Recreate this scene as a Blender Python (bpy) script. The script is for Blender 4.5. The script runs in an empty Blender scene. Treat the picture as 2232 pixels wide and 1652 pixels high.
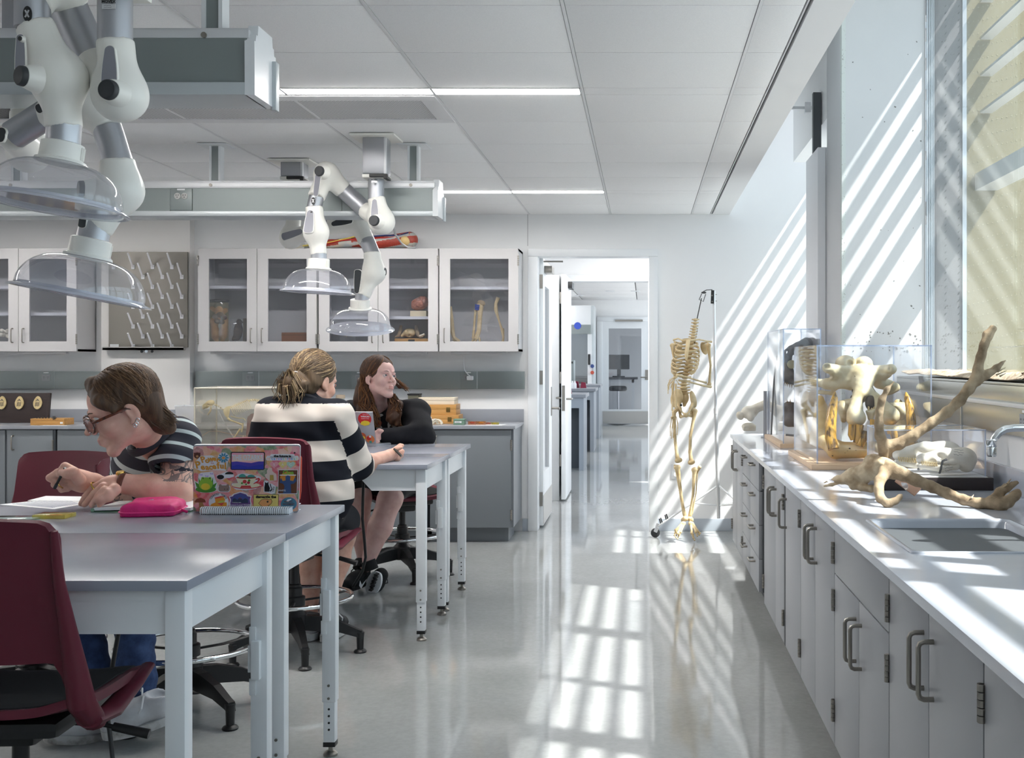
import bpy, bmesh, math, random
import numpy as np
from mathutils import Vector as V, Matrix as M
PI = math.pi
LAMP_E = 42.0
def R3(d): return math.radians(d)
SC = bpy.context.scene
COL = SC.collection
F, CX, CY, E = 2520.0, 1403.0, 785.0, 1.45      # focal length in pixels, vanishing point, eye height

# ------------------------------------------------------------ camera, sky, sun, exposure
cam = bpy.data.objects.new('camera', bpy.data.cameras.new('camera')); COL.objects.link(cam)
cam.location = (0, 0, E); cam.rotation_euler = (PI/2, 0, 0)
cam.data.sensor_width = 36; cam.data.lens = 36*F/2232
cam.data.shift_x = (1116-CX)/2232; cam.data.shift_y = -(826-CY)/2232
cam.data.clip_start = .02; cam.data.clip_end = 200
SC.camera = cam
SUN_DIR = V((-1, .47, -1.57)).normalized()
w = bpy.data.worlds.new('sky'); SC.world = w; w.use_nodes = True
bg = w.node_tree.nodes['Background']; bg.inputs[0].default_value = (.70, .85, 1.0, 1); bg.inputs[1].default_value = 1.65
sd = bpy.data.lights.new('sun', 'SUN'); sd.energy = 9; sd.angle = math.radians(.9); sd.color = (1, .97, .94)
so = bpy.data.objects.new('sun', sd); COL.objects.link(so); so.rotation_euler = SUN_DIR.to_track_quat('-Z', 'Y').to_euler(); so.location = (6, -2, 8)
SC.view_settings.view_transform = 'Standard'; SC.view_settings.look = 'None'
SC.view_settings.gamma = 1; SC.view_settings.use_curve_mapping = False
SC.view_settings.exposure = 0.72
cy = SC.cycles
cy.use_denoising = True; cy.max_bounces = 10; cy.diffuse_bounces = 5; cy.glossy_bounces = 5; cy.transmission_bounces = 6
cy.transparent_max_bounces = 40; cy.caustics_reflective = False; cy.caustics_refractive = False
cy.sample_clamp_indirect = 6; cy.use_adaptive_sampling = True; cy.adaptive_threshold = .02

# ------------------------------------------------------------ materials
def lin(r, g, b):
    f = lambda c: (c/255/12.92) if c/255 <= .04045 else ((c/255+.055)/1.055)**2.4
    return (f(r), f(g), f(b))
MATS = {}
def nodes_of(name):
    m = bpy.data.materials.new(name); m.use_nodes = True; MATS[name] = m
    nt = m.node_tree; return m, nt, nt.nodes['Principled BSDF']
def N(nt, typ, **kw):
    n = nt.nodes.new(typ)
    for k, v in kw.items(): setattr(n, k, v)
    return n
def math_(nt, op, a, b=None, c=None, clamp=False):
    n = N(nt, 'ShaderNodeMath', operation=op); n.use_clamp = clamp
    for i, x in enumerate((a, b, c)):
        if x is None: continue
        if isinstance(x, (int, float)): n.inputs[i].default_value = x
        else: nt.links.new(x, n.inputs[i])
    return n.outputs[0]
def mixc(nt, fac, a, b):
    n = N(nt, 'ShaderNodeMix', data_type='RGBA')
    for s, x in ((n.inputs[0], fac), (n.inputs[6], a), (n.inputs[7], b)):
        if isinstance(x, (int, float)): s.default_value = x
        elif isinstance(x, tuple): s.default_value = (*x[:3], 1)
        else: nt.links.new(x, s)
    return n.outputs[2]
def noise(nt, scale, detail=3, rough=.5, stretch=None, coord='Object'):
    tc = N(nt, 'ShaderNodeTexCoord'); n = N(nt, 'ShaderNodeTexNoise')
    n.inputs['Scale'].default_value = scale; n.inputs['Detail'].default_value = detail; n.inputs['Roughness'].default_value = rough
    src = tc.outputs[coord]
    if stretch:
        mp = N(nt, 'ShaderNodeMapping'); mp.inputs['Scale'].default_value = stretch; nt.links.new(src, mp.inputs[0]); src = mp.outputs[0]
    nt.links.new(src, n.inputs['Vector']); return n.outputs['Fac']
def ramp(nt, fac, lo, hi):
    n = N(nt, 'ShaderNodeMapRange'); n.clamp = True; nt.links.new(fac, n.inputs[0])
    n.inputs[1].default_value = lo; n.inputs[2].default_value = hi; return n.outputs[0]
def bumpit(nt, b, h, strength, dist=.002):
    n = N(nt, 'ShaderNodeBump'); n.inputs['Strength'].default_value = strength; n.inputs['Distance'].default_value = dist
    nt.links.new(h, n.inputs['Height']); nt.links.new(n.outputs[0], b.inputs['Normal'])
def mat(name, c, rough=.5, metal=0, spec=.5, c2=None, ns=8, lo=.35, hi=.65, stretch=None, bump=0, bs=120, bd=.002, coat=0, bstretch=None, emit=0, sss=0):
    m, nt, b = nodes_of(name)
    b.inputs['Base Color'].default_value = (*c, 1); b.inputs['Roughness'].default_value = rough
    b.inputs['Metallic'].default_value = metal; b.inputs['Specular IOR Level'].default_value = spec
    if coat: b.inputs['Coat Weight'].default_value = coat; b.inputs['Coat Roughness'].default_value = .08
    if c2 is not None: nt.links.new(mixc(nt, ramp(nt, noise(nt, ns, 4, .55, stretch), lo, hi), c, c2), b.inputs['Base Color'])
    if bump: bumpit(nt, b, noise(nt, bs, 3, .6, bstretch), bump, bd)
    if emit: b.inputs['Emission Color'].default_value = (*c, 1); b.inputs['Emission Strength'].default_value = emit
    if sss:
        b.inputs['Subsurface Weight'].default_value = sss; b.inputs['Subsurface Radius'].default_value = (.9, .35, .2); b.inputs['Subsurface Scale'].default_value = .008
    return m
def clear(name, tint=(.97, .98, 1), gloss=.05, haze=0.0, hazec=(.8, .82, .88), rough=.02, maxf=.9):
    """clear sheet: sees through, reflects more at grazing angles, a little haze in the sheet"""
    m, nt, b = nodes_of(name); nt.nodes.remove(b)
    tr = N(nt, 'ShaderNodeBsdfTransparent'); tr.inputs[0].default_value = (*tint, 1)
    gl = N(nt, 'ShaderNodeBsdfGlossy'); gl.inputs[0].default_value = (1, 1, 1, 1); gl.inputs['Roughness'].default_value = rough
    di = N(nt, 'ShaderNodeBsdfDiffuse'); di.inputs[0].default_value = (*hazec, 1)
    lw = N(nt, 'ShaderNodeLayerWeight'); lw.inputs[0].default_value = .5
    p = math_(nt, 'POWER', lw.outputs['Facing'], 5.0)
    fr = math_(nt, 'MULTIPLY_ADD', p, maxf, gloss, True)
    a = N(nt, 'ShaderNodeMixShader'); a.inputs[0].default_value = haze; nt.links.new(tr.outputs[0], a.inputs[1]); nt.links.new(di.outputs[0], a.inputs[2])
    s = N(nt, 'ShaderNodeMixShader'); nt.links.new(fr, s.inputs[0]); nt.links.new(a.outputs[0], s.inputs[1]); nt.links.new(gl.outputs[0], s.inputs[2])
    nt.links.new(s.outputs[0], nt.nodes['Material Output'].inputs[0]); return m

WHITE = mat('white wall paint', (.84, .845, .85), .55, c2=(.82, .825, .835), ns=1.5, bump=.05, bs=300)
DRYWALL = mat('primed drywall', (.63, .64, .655), .6, c2=(.60, .615, .63), ns=2, bump=.1, bs=90)
TRIM = mat('white semi gloss trim', (.80, .82, .84), .3, spec=.5)
TILE = mat('acoustic ceiling tile', (.93, .93, .93), .8, c2=(.89, .89, .895), ns=220, lo=.4, hi=.6, bump=.25, bs=260)
TEE = mat('ceiling tee enamel', (.74, .74, .75), .35)
PLENUM = mat('dark plenum gap', (.30, .30, .31), .9)
CTOP = mat('pale blue grey worktop', lin(182, 187, 198), .13, spec=.55, c2=lin(177, 182, 193), ns=5)
BTOP = mat('grey back worktop', lin(150, 153, 160), .3, c2=lin(146, 149, 156), ns=6)
TTOP = mat('grey table laminate', lin(148, 152, 164), .22, spec=.5, c2=lin(143, 147, 159), ns=4)
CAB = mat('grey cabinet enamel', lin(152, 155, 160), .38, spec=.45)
CABD = mat('shaded grey cabinet enamel', lin(120, 125, 131), .38, spec=.45)  # back wall shade put into a darker copy of the cabinet enamel
CABIN = mat('cabinet interior dark', lin(72, 76, 80), .6)
UPC = mat('white cabinet enamel', (.52, .512, .52), .4)
UPIN = mat('cabinet interior white', (.56, .56, .60), .5)
RACE = mat('grey metal raceway', lin(138, 146, 146), .36, metal=.3)
RACEL = mat('light raceway rib', lin(196, 202, 205), .35, metal=.3)
STEEL = mat('brushed steel', (.50, .49, .47), .42, metal=.85, bump=.06, bs=60, bstretch=(1, 1, 30))
SILLM = mat('satin window sill metal', (.62, .62, .58), .22, metal=.9)
NICK = mat('satin nickel handle', lin(150, 146, 140), .36, metal=.9)
CHROME = mat('chrome', (.78, .79, .8), .07, metal=1)
ALU = mat('anodized aluminium tube', (.44, .45, .48), .38, metal=.75)
ALUL = mat('light aluminium', (.72, .73, .75), .4, metal=.5)
FRAME = mat('window frame aluminium', (.45, .47, .49), .35, metal=.8)
BLK = mat('black plastic', (.012, .012, .013), .42)
BLKM = mat('matt black', (.015, .015, .016), .7)
RUB = mat('dark grey rubber', (.035, .038, .042), .55)
PLAST = mat('warm white plastic', (.88, .865, .81), .35, spec=.5)
PGREY = mat('grey plastic inlay', lin(138, 138, 146), .4)
WPL = mat('white enamel steel', (.80, .82, .84), .32, spec=.5)
MAROON = mat('maroon moulded plastic', lin(100, 32, 48), .42, spec=.45, c2=lin(95, 29, 45), ns=3, bump=.12, bs=700, bd=.0006)
PAD = mat('charcoal seat fabric', (.022, .022, .023), .9, bump=.3, bs=900)
PAPER = mat('white paper', (.80, .81, .83), .7)
FLOORM = None
GLASS = clear('window glass', (.96, .98, .97), .035, .0, maxf=.6)
CABGL = clear('cabinet glass', (.93, .94, .96), .06, 0.01)
ACRYL = clear('clear acrylic', (.985, .99, 1), .035, .012, (.85, .88, .95))
ACEDGE = clear('acrylic edge', (.78, .85, .97), .10, .30, (.78, .84, .98))
HOODM = clear('clear hood plastic', (.94, .945, .96), .07, .09, (.74, .76, .84), .06)
HOODR = clear('clear hood rim', (.88, .89, .93), .10, .42, (.78, .80, .88), .10)
def wood(name, c1, c2, sc=6, rough=.42):
    return mat(name, c1, rough, c2=c2, ns=sc, stretch=(1, 12, 12), lo=.3, hi=.7)
MAPLE = wood('pale maple board', lin(224, 196, 164), lin(208, 176, 142))
OAK = wood('honey wood box', lin(196, 148, 84), lin(176, 128, 66))
DARKW = wood('dark stained wood', lin(48, 34, 32), lin(38, 27, 26))
def floor_mat():
    m, nt, b = nodes_of('polished concrete')
    a = ramp(nt, noise(nt, 1.3, 5, .6, coord='Generated' if False else 'Object'), .3, .7)
    f = ramp(nt, noise(nt, 45, 4, .6), .35, .65)
    c = mixc(nt, a, lin(156, 158, 158), lin(172, 174, 174))
    c = mixc(nt, math_(nt, 'MULTIPLY', f, .25), c, lin(132, 134, 132))
    nt.links.new(c, b.inputs['Base Color'])
    b.inputs['Roughness'].default_value = .06
    b.inputs['Specular IOR Level'].default_value = .62
    return m
FLOORM = floor_mat()

# ------------------------------------------------------------ mesh building
def P(px, py, Y):
    """the point at depth Y seen at pixel (px, py)"""
    return V(((px-CX)*Y/F, Y, E-(py-CY)*Y/F))
def basis(d, up=V((0, 0, 1))):
    z = V(d).normalized(); x = up.cross(z)
    if x.length < 1e-4: x = V((1, 0, 0)).cross(z)
    x.normalize(); return M((x, z.cross(x), z)).transposed()
def rot(ax, deg): return M.Rotation(math.radians(deg), 3, ax)
_bc = {}
class MB:
    def __init__(s): s.v = []; s.f = []; s.m = []; s.s = []
    def add(s, vs, fs, mi=0, sm=False):
        o = len(s.v); s.v.extend(tuple(p) for p in vs)
        for f in fs: s.f.append([o+i for i in f]); s.m.append(mi); s.s.append(sm)
        return s
    def obb(s, c, h, R=None, b=0, mi=0):
        c = V(c); h = V(h)
        if b <= 0:
            vs = [V((h.x*i, h.y*j, h.z*k)) for i in (-1, 1) for j in (-1, 1) for k in (-1, 1)]
            fs = [(0, 1, 3, 2), (4, 6, 7, 5), (0, 4, 5, 1), (2, 3, 7, 6), (0, 2, 6, 4), (1, 5, 7, 3)]
        else:
            key = (round(h.x, 5), round(h.y, 5), round(h.z, 5), round(b, 5))
            if key not in _bc:
                bm = bmesh.new(); bmesh.ops.create_cube(bm, size=2)
                for q in bm.verts: q.co = V((q.co.x*h.x, q.co.y*h.y, q.co.z*h.z))
                b2 = min(b, .48*2*min(h))
                bmesh.ops.bevel(bm, geom=bm.edges[:], offset=b2, segments=2, affect='EDGES', profile=.6)
                bm.verts.ensure_lookup_table()
                _bc[key] = ([v.co.copy() for v in bm.verts], [[v.index for v in f.verts] for f in bm.faces]); bm.free()
            vs, fs = _bc[key]
        vs = [c + (R @ v if R is not None else v) for v in vs]
        return s.add(vs, fs, mi, b > 0)
    def box(s, x0, y0, z0, x1, y1, z1, b=0, mi=0):
        return s.obb(((x0+x1)/2, (y0+y1)/2, (z0+z1)/2), (abs(x1-x0)/2, abs(y1-y0)/2, abs(z1-z0)/2), None, b, mi)
    def tube(s, pts, r, n=8, caps=True, closed=False, mi=0, sq=None, up=None):
        pts = [V(p) for p in pts]; k = len(pts); rs = [r]*k if isinstance(r, (int, float)) else list(r)
        vs = []; prev = None
        for i, p in enumerate(pts):
            a = pts[(i-1) % k] if (i or closed) else p; b = pts[(i+1) % k] if (i < k-1 or closed) else p
            d = (b-a); d = d.normalized() if d.length > 1e-9 else V((0, 0, 1))
            if prev is None: R = basis(d, V(up) if up is not None else V((0, 0, 1))); x = R.col[0].copy()
            else:
                x = prev - d*prev.dot(d)
                if x.length < 1e-6: x = basis(d).col[0].copy()
            x.normalize(); y = d.cross(x); prev = x
            rx, ry = (rs[i], rs[i]) if sq is None else (rs[i], rs[i]*sq)
            for j in range(n):
                t = 2*PI*j/n; vs.append(p + x*math.cos(t)*rx + y*math.sin(t)*ry)
        fs = []
        for i in range(k if closed else k-1):
            for j in range(n):
                a, b = i*n, ((i+1) % k)*n; fs.append((a+j, a+(j+1) % n, b+(j+1) % n, b+j))
        if caps and not closed: fs.append(list(range(n))[::-1]); fs.append([(k-1)*n+j for j in range(n)])
        return s.add(vs, fs, mi, True)
    def cyl(s, a, b, r, n=16, r2=None, mi=0): return s.tube([a, b], [r, r if r2 is None else r2], n, mi=mi)
    def lathe(s, prof, c=(0, 0, 0), d=(0, 0, 1), n=24, mi=0, up=V((0, 0, 1)), sweep=None):
        R = basis(d, up) if V(d).normalized().z < .999 else M.Identity(3); c = V(c); vs = []
        for (r, z) in prof:
            for j in range(n): t = 2*PI*j/n; vs.append(c + R @ V((r*math.cos(t), r*math.sin(t), z)))
        fs = []
        for i in range(len(prof)-1):
            for j in range(n): fs.append((i*n+j, i*n+(j+1) % n, (i+1)*n+(j+1) % n, (i+1)*n+j))
        if prof[0][0] > 1e-6: fs.append(list(range(n))[::-1])
        if prof[-1][0] > 1e-6: fs.append([(len(prof)-1)*n+j for j in range(n)])
        return s.add(vs, fs, mi, True)
    def prism(s, poly, d, R=None, c=(0, 0, 0), mi=0, sm=False):
        """poly in local xy, extruded along local z by d"""
        c = V(c); n = len(poly); vs = [V((x, y, z)) for z in (0, d) for x, y in poly]
        ar = sum(poly[i][0]*poly[(i+1) % n][1]-poly[(i+1) % n][0]*poly[i][1] for i in range(n))
        fs = [list(range(n))[::-1], [n+i for i in range(n)]] + [(i, (i+1) % n, n+(i+1) % n, n+i) for i in range(n)]
        if ar*d < 0: fs = [f[::-1] for f in fs]
        return s.add([c+(R @ v if R is not None else v) for v in vs], fs, mi, sm)
    def ell(s, c, r, R=None, n=16, m=10, mi=0):
        c = V(c); r = V((r, r, r)) if isinstance(r, (int, float)) else V(r); vs = [V((0, 0, r.z))]
        for i in range(1, m):
            for j in range(n):
                a = PI*i/m; t = 2*PI*j/n; vs.append(V((r.x*math.sin(a)*math.cos(t), r.y*math.sin(a)*math.sin(t), r.z*math.cos(a))))
        vs.append(V((0, 0, -r.z))); L = len(vs)-1; fs = []
        for j in range(n): fs.append((0, 1+j, 1+(j+1) % n)); fs.append((L, L-n+(j+1) % n, L-n+j))
        for i in range(m-2):
            for j in range(n): a = 1+i*n; b = a+n; fs.append((a+j, b+j, b+(j+1) % n, a+(j+1) % n))
        return s.add([c+(R @ v if R is not None else v) for v in vs], fs, mi, True)
    def sheet(s, rows, th=0, mi=0, sm=True):
        """grid of points (list of rows); th > 0 gives it thickness along its normals"""
        nr, nc = len(rows), len(rows[0]); P_ = [[V(p) for p in r] for r in rows]
        if th == 0:
            return s.add([p for r in P_ for p in r], [(i*nc+j, i*nc+j+1, (i+1)*nc+j+1, (i+1)*nc+j) for i in range(nr-1) for j in range(nc-1)], mi, sm)
        top = []; bot = []
        for i in range(nr):
            for j in range(nc):
                du = P_[min(i+1, nr-1)][j]-P_[max(i-1, 0)][j]; dv = P_[i][min(j+1, nc-1)]-P_[i][max(j-1, 0)]
                n = dv.cross(du); n = n.normalized() if n.length > 1e-12 else V((0, 0, 1))
                top.append(P_[i][j]+n*th/2); bot.append(P_[i][j]-n*th/2)
        L = nr*nc; fs = []
        for i in range(nr-1):
            for j in range(nc-1):
                a, b, c, d = i*nc+j, i*nc+j+1, (i+1)*nc+j+1, (i+1)*nc+j
                fs.append((a, b, c, d)); fs.append((L+d, L+c, L+b, L+a))
        ring = [(0, j) for j in range(nc)]+[(i, nc-1) for i in range(1, nr)]+[(nr-1, j) for j in range(nc-2, -1, -1)]+[(i, 0) for i in range(nr-2, 0, -1)]
        for q in range(len(ring)):
            a = ring[q][0]*nc+ring[q][1]; b = ring[(q+1) % len(ring)]; b = b[0]*nc+b[1]; fs.append((b, a, L+a, L+b))
        return s.add(top+bot, fs, mi, sm)
    def raw(s, vs, fs, mi=0, sm=True): return s.add(vs, fs, mi, sm)
OFF = {}
def mesh_of(name, mb, mats, off, ang=40, attr=None):
    me = bpy.data.meshes.new(name); off = V(off)
    me.from_pydata([(p[0]-off.x, p[1]-off.y, p[2]-off.z) for p in mb.v], [], mb.f)
    mats = mats if isinstance(mats, (list, tuple)) else [mats]
    for m_ in mats: me.materials.append(m_)
    me.polygons.foreach_set('material_index', mb.m); me.polygons.foreach_set('use_smooth', mb.s)
    if attr is not None:
        a = me.attributes.new('band', 'FLOAT', 'POINT'); a.data.foreach_set('value', list(attr))
    me.update()
    if any(mb.s): me.set_sharp_from_angle(angle=math.radians(ang))
    return me
def tag(o, label=None, cat=None, group=None, kind=None):
    if label: o['label'] = label
    if cat: o['category'] = cat
    if group: o['group'] = group
    if kind: o['kind'] = kind
    return o
def thing(name, label, cat, loc=(0, 0, 0), group=None):
    o = bpy.data.objects.new(name, None); COL.objects.link(o); o.location = loc; o.empty_display_size = .05
    OFF[o.name] = V(loc); return tag(o, label, cat, group)
def obj(name, mb, mats, parent=None, label=None, cat=None, group=None, kind=None, ang=40, attr=None, origin=None):
    if parent is not None: off = OFF[parent.name]; loc = (0, 0, 0)
    elif origin is not None: off = V(origin); loc = off
    else:
        a = np.array(mb.v); lo, hi = a.min(0), a.max(0); off = V(((lo[0]+hi[0])/2, (lo[1]+hi[1])/2, lo[2])); loc = off
    o = bpy.data.objects.new(name, mesh_of(name, mb, mats, off, ang, attr)); COL.objects.link(o); o.location = loc
    OFF[o.name] = V(off)
    if parent is not None: o.parent = parent
    return tag(o, label, cat, group, kind)
def inst(src, parent, delta, rotz=0):
    """another piece that shares src's mesh, shifted by delta"""
    o = src.copy(); COL.objects.link(o); o.parent = parent; o.location = V(src.location)+V(delta); OFF[o.name] = OFF[src.name]
    if rotz: o.rotation_euler.z = rotz
    return o
def dup(root, loc, rotz=0, label=None, group=None):
    def rec(o, par):
        c = o.copy(); COL.objects.link(c); OFF[c.name] = OFF[o.name]
        if par is not None: c.parent = par
        for ch in list(o.children): rec(ch, c)
        return c
    r = rec(root, None); r.location = loc; r.rotation_euler.z = rotz
    return tag(r, label, None, group)
def struct(name, mb, m_, parent=None, **k):
    return obj(name, mb, m_, parent, kind='structure' if parent is None else None, **k)
def B(x0, y0, z0, x1, y1, z1, b=0): return MB().box(x0, y0, z0, x1, y1, z1, b)
FONT = None
def text(name, body, size, c, R, m_, parent, th=.0004, align='CENTER', sx=1, bold=0, shear=0):
    cu = bpy.data.curves.new(name, 'FONT'); cu.body = body; cu.size = size; cu.extrude = th; cu.align_x = align; cu.align_y = 'CENTER'
    cu.offset = bold; cu.shear = shear; cu.resolution_u = 3
    cu.materials.append(m_); tmp = bpy.data.objects.new('lettering_curve', cu); COL.objects.link(tmp)
    me = bpy.data.meshes.new_from_object(tmp); bpy.data.objects.remove(tmp); o = bpy.data.objects.new(name, me); COL.objects.link(o)
    if not me.materials: me.materials.append(m_)
    o['kind'] = 'stuff'
    off = OFF[parent.name]; o.parent = parent; o.location = V(c)-off; o.rotation_euler = R.to_euler(); o.scale = (sx, 1, 1); OFF[o.name] = off
    return o
def scrib(name, c, R, w_, rows, lh, m_, parent, r=.0006):
    mb = MB(); rs = random.Random(int(abs(c[0])*1000)); c = V(c)
    for k in range(rows):
        n = 14; L = w_*rs.uniform(.6, 1); pts = [c+R @ V((-w_/2+L*i/n, -k*lh+rs.uniform(-.3, .3)*lh, 0)) for i in range(n+1)]; mb.tube(pts, r, 4)
    return obj(name, mb, m_, parent, kind='stuff')
FACE = rot('X', 90)            # text and flat prints that face the camera (-y)

# ------------------------------------------------------------ smooth organic surfaces from distance fields
class SDF:
    def __init__(s): s.p = []
    def cap(s, a, b, ra, rb=None, k=.01, op=1): s.p.append(('c', np.array(a, float), np.array(b, float), ra, ra if rb is None else rb, k, op)); return s
    def chain(s, pts, rs, k=.01, op=1):
        for i in range(len(pts)-1): s.cap(pts[i], pts[i+1], rs[i], rs[i+1], k, op)
        return s
    def ell(s, c, r, R=None, k=.01, op=1): s.p.append(('e', np.array(c, float), np.array(r, float), None if R is None else np.array(R, float), 0, k, op)); return s
    def box(s, c, h, R=None, rd=.005, k=.005, op=1): s.p.append(('b', np.array(c, float), np.array(h, float), None if R is None else np.array(R, float), rd, k, op)); return s
    def mesh(s, h, disp=None):
        lo = np.full(3, 1e9); hi = -lo
        def ext(q):
            if q[0] == 'c':
                r = max(q[3], q[4]); return np.minimum(q[1], q[2])-r, np.maximum(q[1], q[2])+r
            r = q[2]+(q[4] if q[0] == 'b' else 0)
            e = r if q[3] is None else np.abs(q[3]) @ r
            return q[1]-e, q[1]+e
        for q in s.p:
            if q[6] > 0: a, b = ext(q); lo = np.minimum(lo, a); hi = np.maximum(hi, b)
        lo -= 3*h; n = np.ceil((hi+3*h-lo)/h).astype(int)+1
        D = np.full(n, 1.0, np.float32)
        for q in s.p:
            a, b = ext(q); mg = q[5]*1.5+2.5*h
            i0 = np.clip(np.floor((a-mg-lo)/h).astype(int), 0, n-1); i1 = np.clip(np.ceil((b+mg-lo)/h).astype(int)+1, 1, n)
            if np.any(i1 <= i0): continue
            g = [lo[i]+h*np.arange(i0[i], i1[i]) for i in range(3)]
            X, Y_, Z = np.meshgrid(*g, indexing='ij'); p = np.stack([X, Y_, Z], -1)-q[1]
            if q[0] == 'c':
                d = q[2]-q[1]; L = max(d @ d, 1e-12); t = np.clip((p @ d)/L, 0, 1)
                dist = np.linalg.norm(p-t[..., None]*d, axis=-1)-(q[3]+(q[4]-q[3])*t)
            else:
                if q[3] is not None: p = p @ q[3]
                if q[0] == 'e':
                    k0 = np.linalg.norm(p/q[2], axis=-1); k1 = np.linalg.norm(p/q[2]**2, axis=-1)
                    dist = k0*(k0-1)/np.maximum(k1, 1e-6)
                else:
                    w_ = np.abs(p)-q[2]; dist = np.linalg.norm(np.maximum(w_, 0), axis=-1)+np.minimum(w_.max(-1), 0)-q[4]
            sl = tuple(slice(i0[i], i1[i]) for i in range(3)); A = D[sl]; k = max(q[5], 1e-5)
            if q[6] > 0: hh = np.maximum(k-np.abs(A-dist), 0)/k; D[sl] = np.minimum(A, dist)-hh*hh*k*.25
            else: hh = np.maximum(k-np.abs(A+dist), 0)/k; D[sl] = np.maximum(A, -dist)+hh*hh*k*.25
        if disp is not None:
            g = [lo[i]+h*np.arange(n[i]) for i in range(3)]; X, Y_, Z = np.meshgrid(*g, indexing='ij'); near = np.abs(D) < .05
            D[near] += disp(X[near], Y_[near], Z[near])
        return nets(D, lo, h)
def nets(D, lo, h):
    nx, ny, nz = D.shape; cs = [(i, j, k) for i in (0, 1) for j in (0, 1) for k in (0, 1)]
    cor = {c: D[c[0]:nx-1+c[0], c[1]:ny-1+c[1], c[2]:nz-1+c[2]] for c in cs}
    neg = sum((cor[c] < 0).astype(np.int8) for c in cs); mask = (neg > 0) & (neg < 8)
    ci = np.argwhere(mask); idx = np.full(mask.shape, -1, np.int64); idx[mask] = np.arange(len(ci))
    pos = np.zeros((len(ci), 3)); cnt = np.zeros(len(ci)); val = {c: cor[c][mask].astype(float) for c in cs}
    for a in cs:
        for ax in range(3):
            if a[ax]: continue
            b = list(a); b[ax] = 1; b = tuple(b); d0, d1 = val[a], val[b]; x = (d0 < 0) != (d1 < 0)
            t = np.where(x, d0/np.where(x, d0-d1, 1), 0); q = np.array(a, float)[None].repeat(len(ci), 0); q[:, ax] += t
            pos += q*x[:, None]; cnt += x
    pos = (pos/cnt[:, None]+ci)*h+lo; quads = []
    for ax in range(3):
        u, v_ = [(1, 2), (2, 0), (0, 1)][ax]
        s0 = [slice(None)]*3; s1 = [slice(None)]*3; s0[ax] = slice(0, -1); s1[ax] = slice(1, None)
        A, Bq = D[tuple(s0)] < 0, D[tuple(s1)] < 0; e = np.argwhere(A != Bq)
        e = e[(e[:, u] > 0) & (e[:, v_] > 0) & (e[:, u] < D.shape[u]-1) & (e[:, v_] < D.shape[v_]-1)]
        if not len(e): continue
        fl = A[tuple(e.T)]
        def I(du, dv): q = e.copy(); q[:, u] += du; q[:, v_] += dv; return idx[tuple(q.T)]
        Q = np.stack([I(-1, -1), I(0, -1), I(0, 0), I(-1, 0)], 1); Q[~fl] = Q[~fl][:, ::-1]; quads.append(Q)
    return pos, np.concatenate(quads)
def smooth_mesh(v, q, it=1, lam=.5):
    for _ in range(it):
        acc = np.zeros_like(v); cnt = np.zeros(len(v))
        for i in range(4):
            a, b = q[:, i], q[:, (i+1) % 4]
            np.add.at(acc, a, v[b]); np.add.at(cnt, a, 1); np.add.at(acc, b, v[a]); np.add.at(cnt, b, 1)
        v = v+(acc/np.maximum(cnt, 1)[:, None]-v)*lam
    return v
def blob(name, sdf, h, mats, parent=None, sm=1, disp=None, R=None, t=None, mi=None, band=None, ang=180, **kw):
    """R, t: local to world; mi(centres) -> material index; band(points) -> float"""
    v, q = sdf.mesh(h, disp)
    if sm: v = smooth_mesh(v, q, sm)
    L = v
    if R is not None: v = v @ np.array(R, float).T
    if t is not None: v = v+np.array(t, float)
    mb = MB(); mb.v = v.tolist(); mb.f = q.tolist(); mb.s = [True]*len(q)
    mb.m = [0]*len(q) if mi is None else np.asarray(mi(L[q].mean(1)), int).tolist()
    return obj(name, mb, mats, parent, ang=ang, attr=None if band is None else band(L), **kw)
# ------------------------------------------------------------ the room
YB, ZC, ZP = 9.82, 2.689, 4.3          # back wall, ceiling, window pocket ceiling
LX, RX, Y0, YF = -6.2, 1.66, -3.2, 26.0
struct('floor', B(LX, Y0, -.1, 2.6, 30, 0), FLOORM)
struct('ground_outside', B(2.62, -40, -.3, 60, 70, -.15), mat('pale outside paving', (.5, .5, .49), .8, c2=(.45, .45, .44), ns=2))
# ceiling of lay-in tiles on tees
ce = struct('ceiling', B(LX, Y0, ZC+.02, .58, YB, ZC+.1), PLENUM)
xl = [.4075-.69*i for i in range(9)][::-1]
yl = [1.58, 2.19, 2.80, 3.42, 4.04, 4.66, 5.265, 5.40, 6.016, 6.63, 7.25, 7.84, 8.45, 8.58, 9.2, YB]
tile_src = {}
def tile(x0, x1, y0, y1):
    key = (round(x1-x0, 3), round(y1-y0, 3)); c = V(((x0+x1)/2, (y0+y1)/2, ZC))
    if key not in tile_src:
        w_, d_ = (x1-x0)/2-.0075, (y1-y0)/2-.0022
        tile_src[key] = (obj('ceiling_tile', MB().obb(c+V((0, 0, .008)), (w_, d_, .008), None, .003), TILE, ce), c)
    else: s, c0 = tile_src[key]; inst(s, ce, c-c0)
LAMPX = (-3.0425, -.2825)
for i in range(len(xl)-1):
    for j in range(len(yl)-1):
        lampr = abs(yl[j]-5.265) < .01 or abs(yl[j]-8.45) < .01
        if lampr and xl[i] < -.3 and xl[i] > -3.1: continue
        if abs(yl[j]-5.40) < .01 and -3.1 < xl[i] < -1.2: continue
        if xl[i] < -5: continue
        tile(xl[i], xl[i+1], yl[j], yl[j+1])
for j in range(len(yl)-1): tile(.4075, .569, yl[j], yl[j+1])
obj('ceiling_slab', B(LX, Y0, ZC, .569, 1.577, ZC+.016), TILE, ce)
for x in xl[:]: obj('tee', B(x-.006, 1.58, ZC-.002, x+.006, YB, ZC+.02), TEE, ce)
obj('tee', B(.569, Y0, ZC+.004, .574, YB, ZC+.02), TEE, ce)
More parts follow.
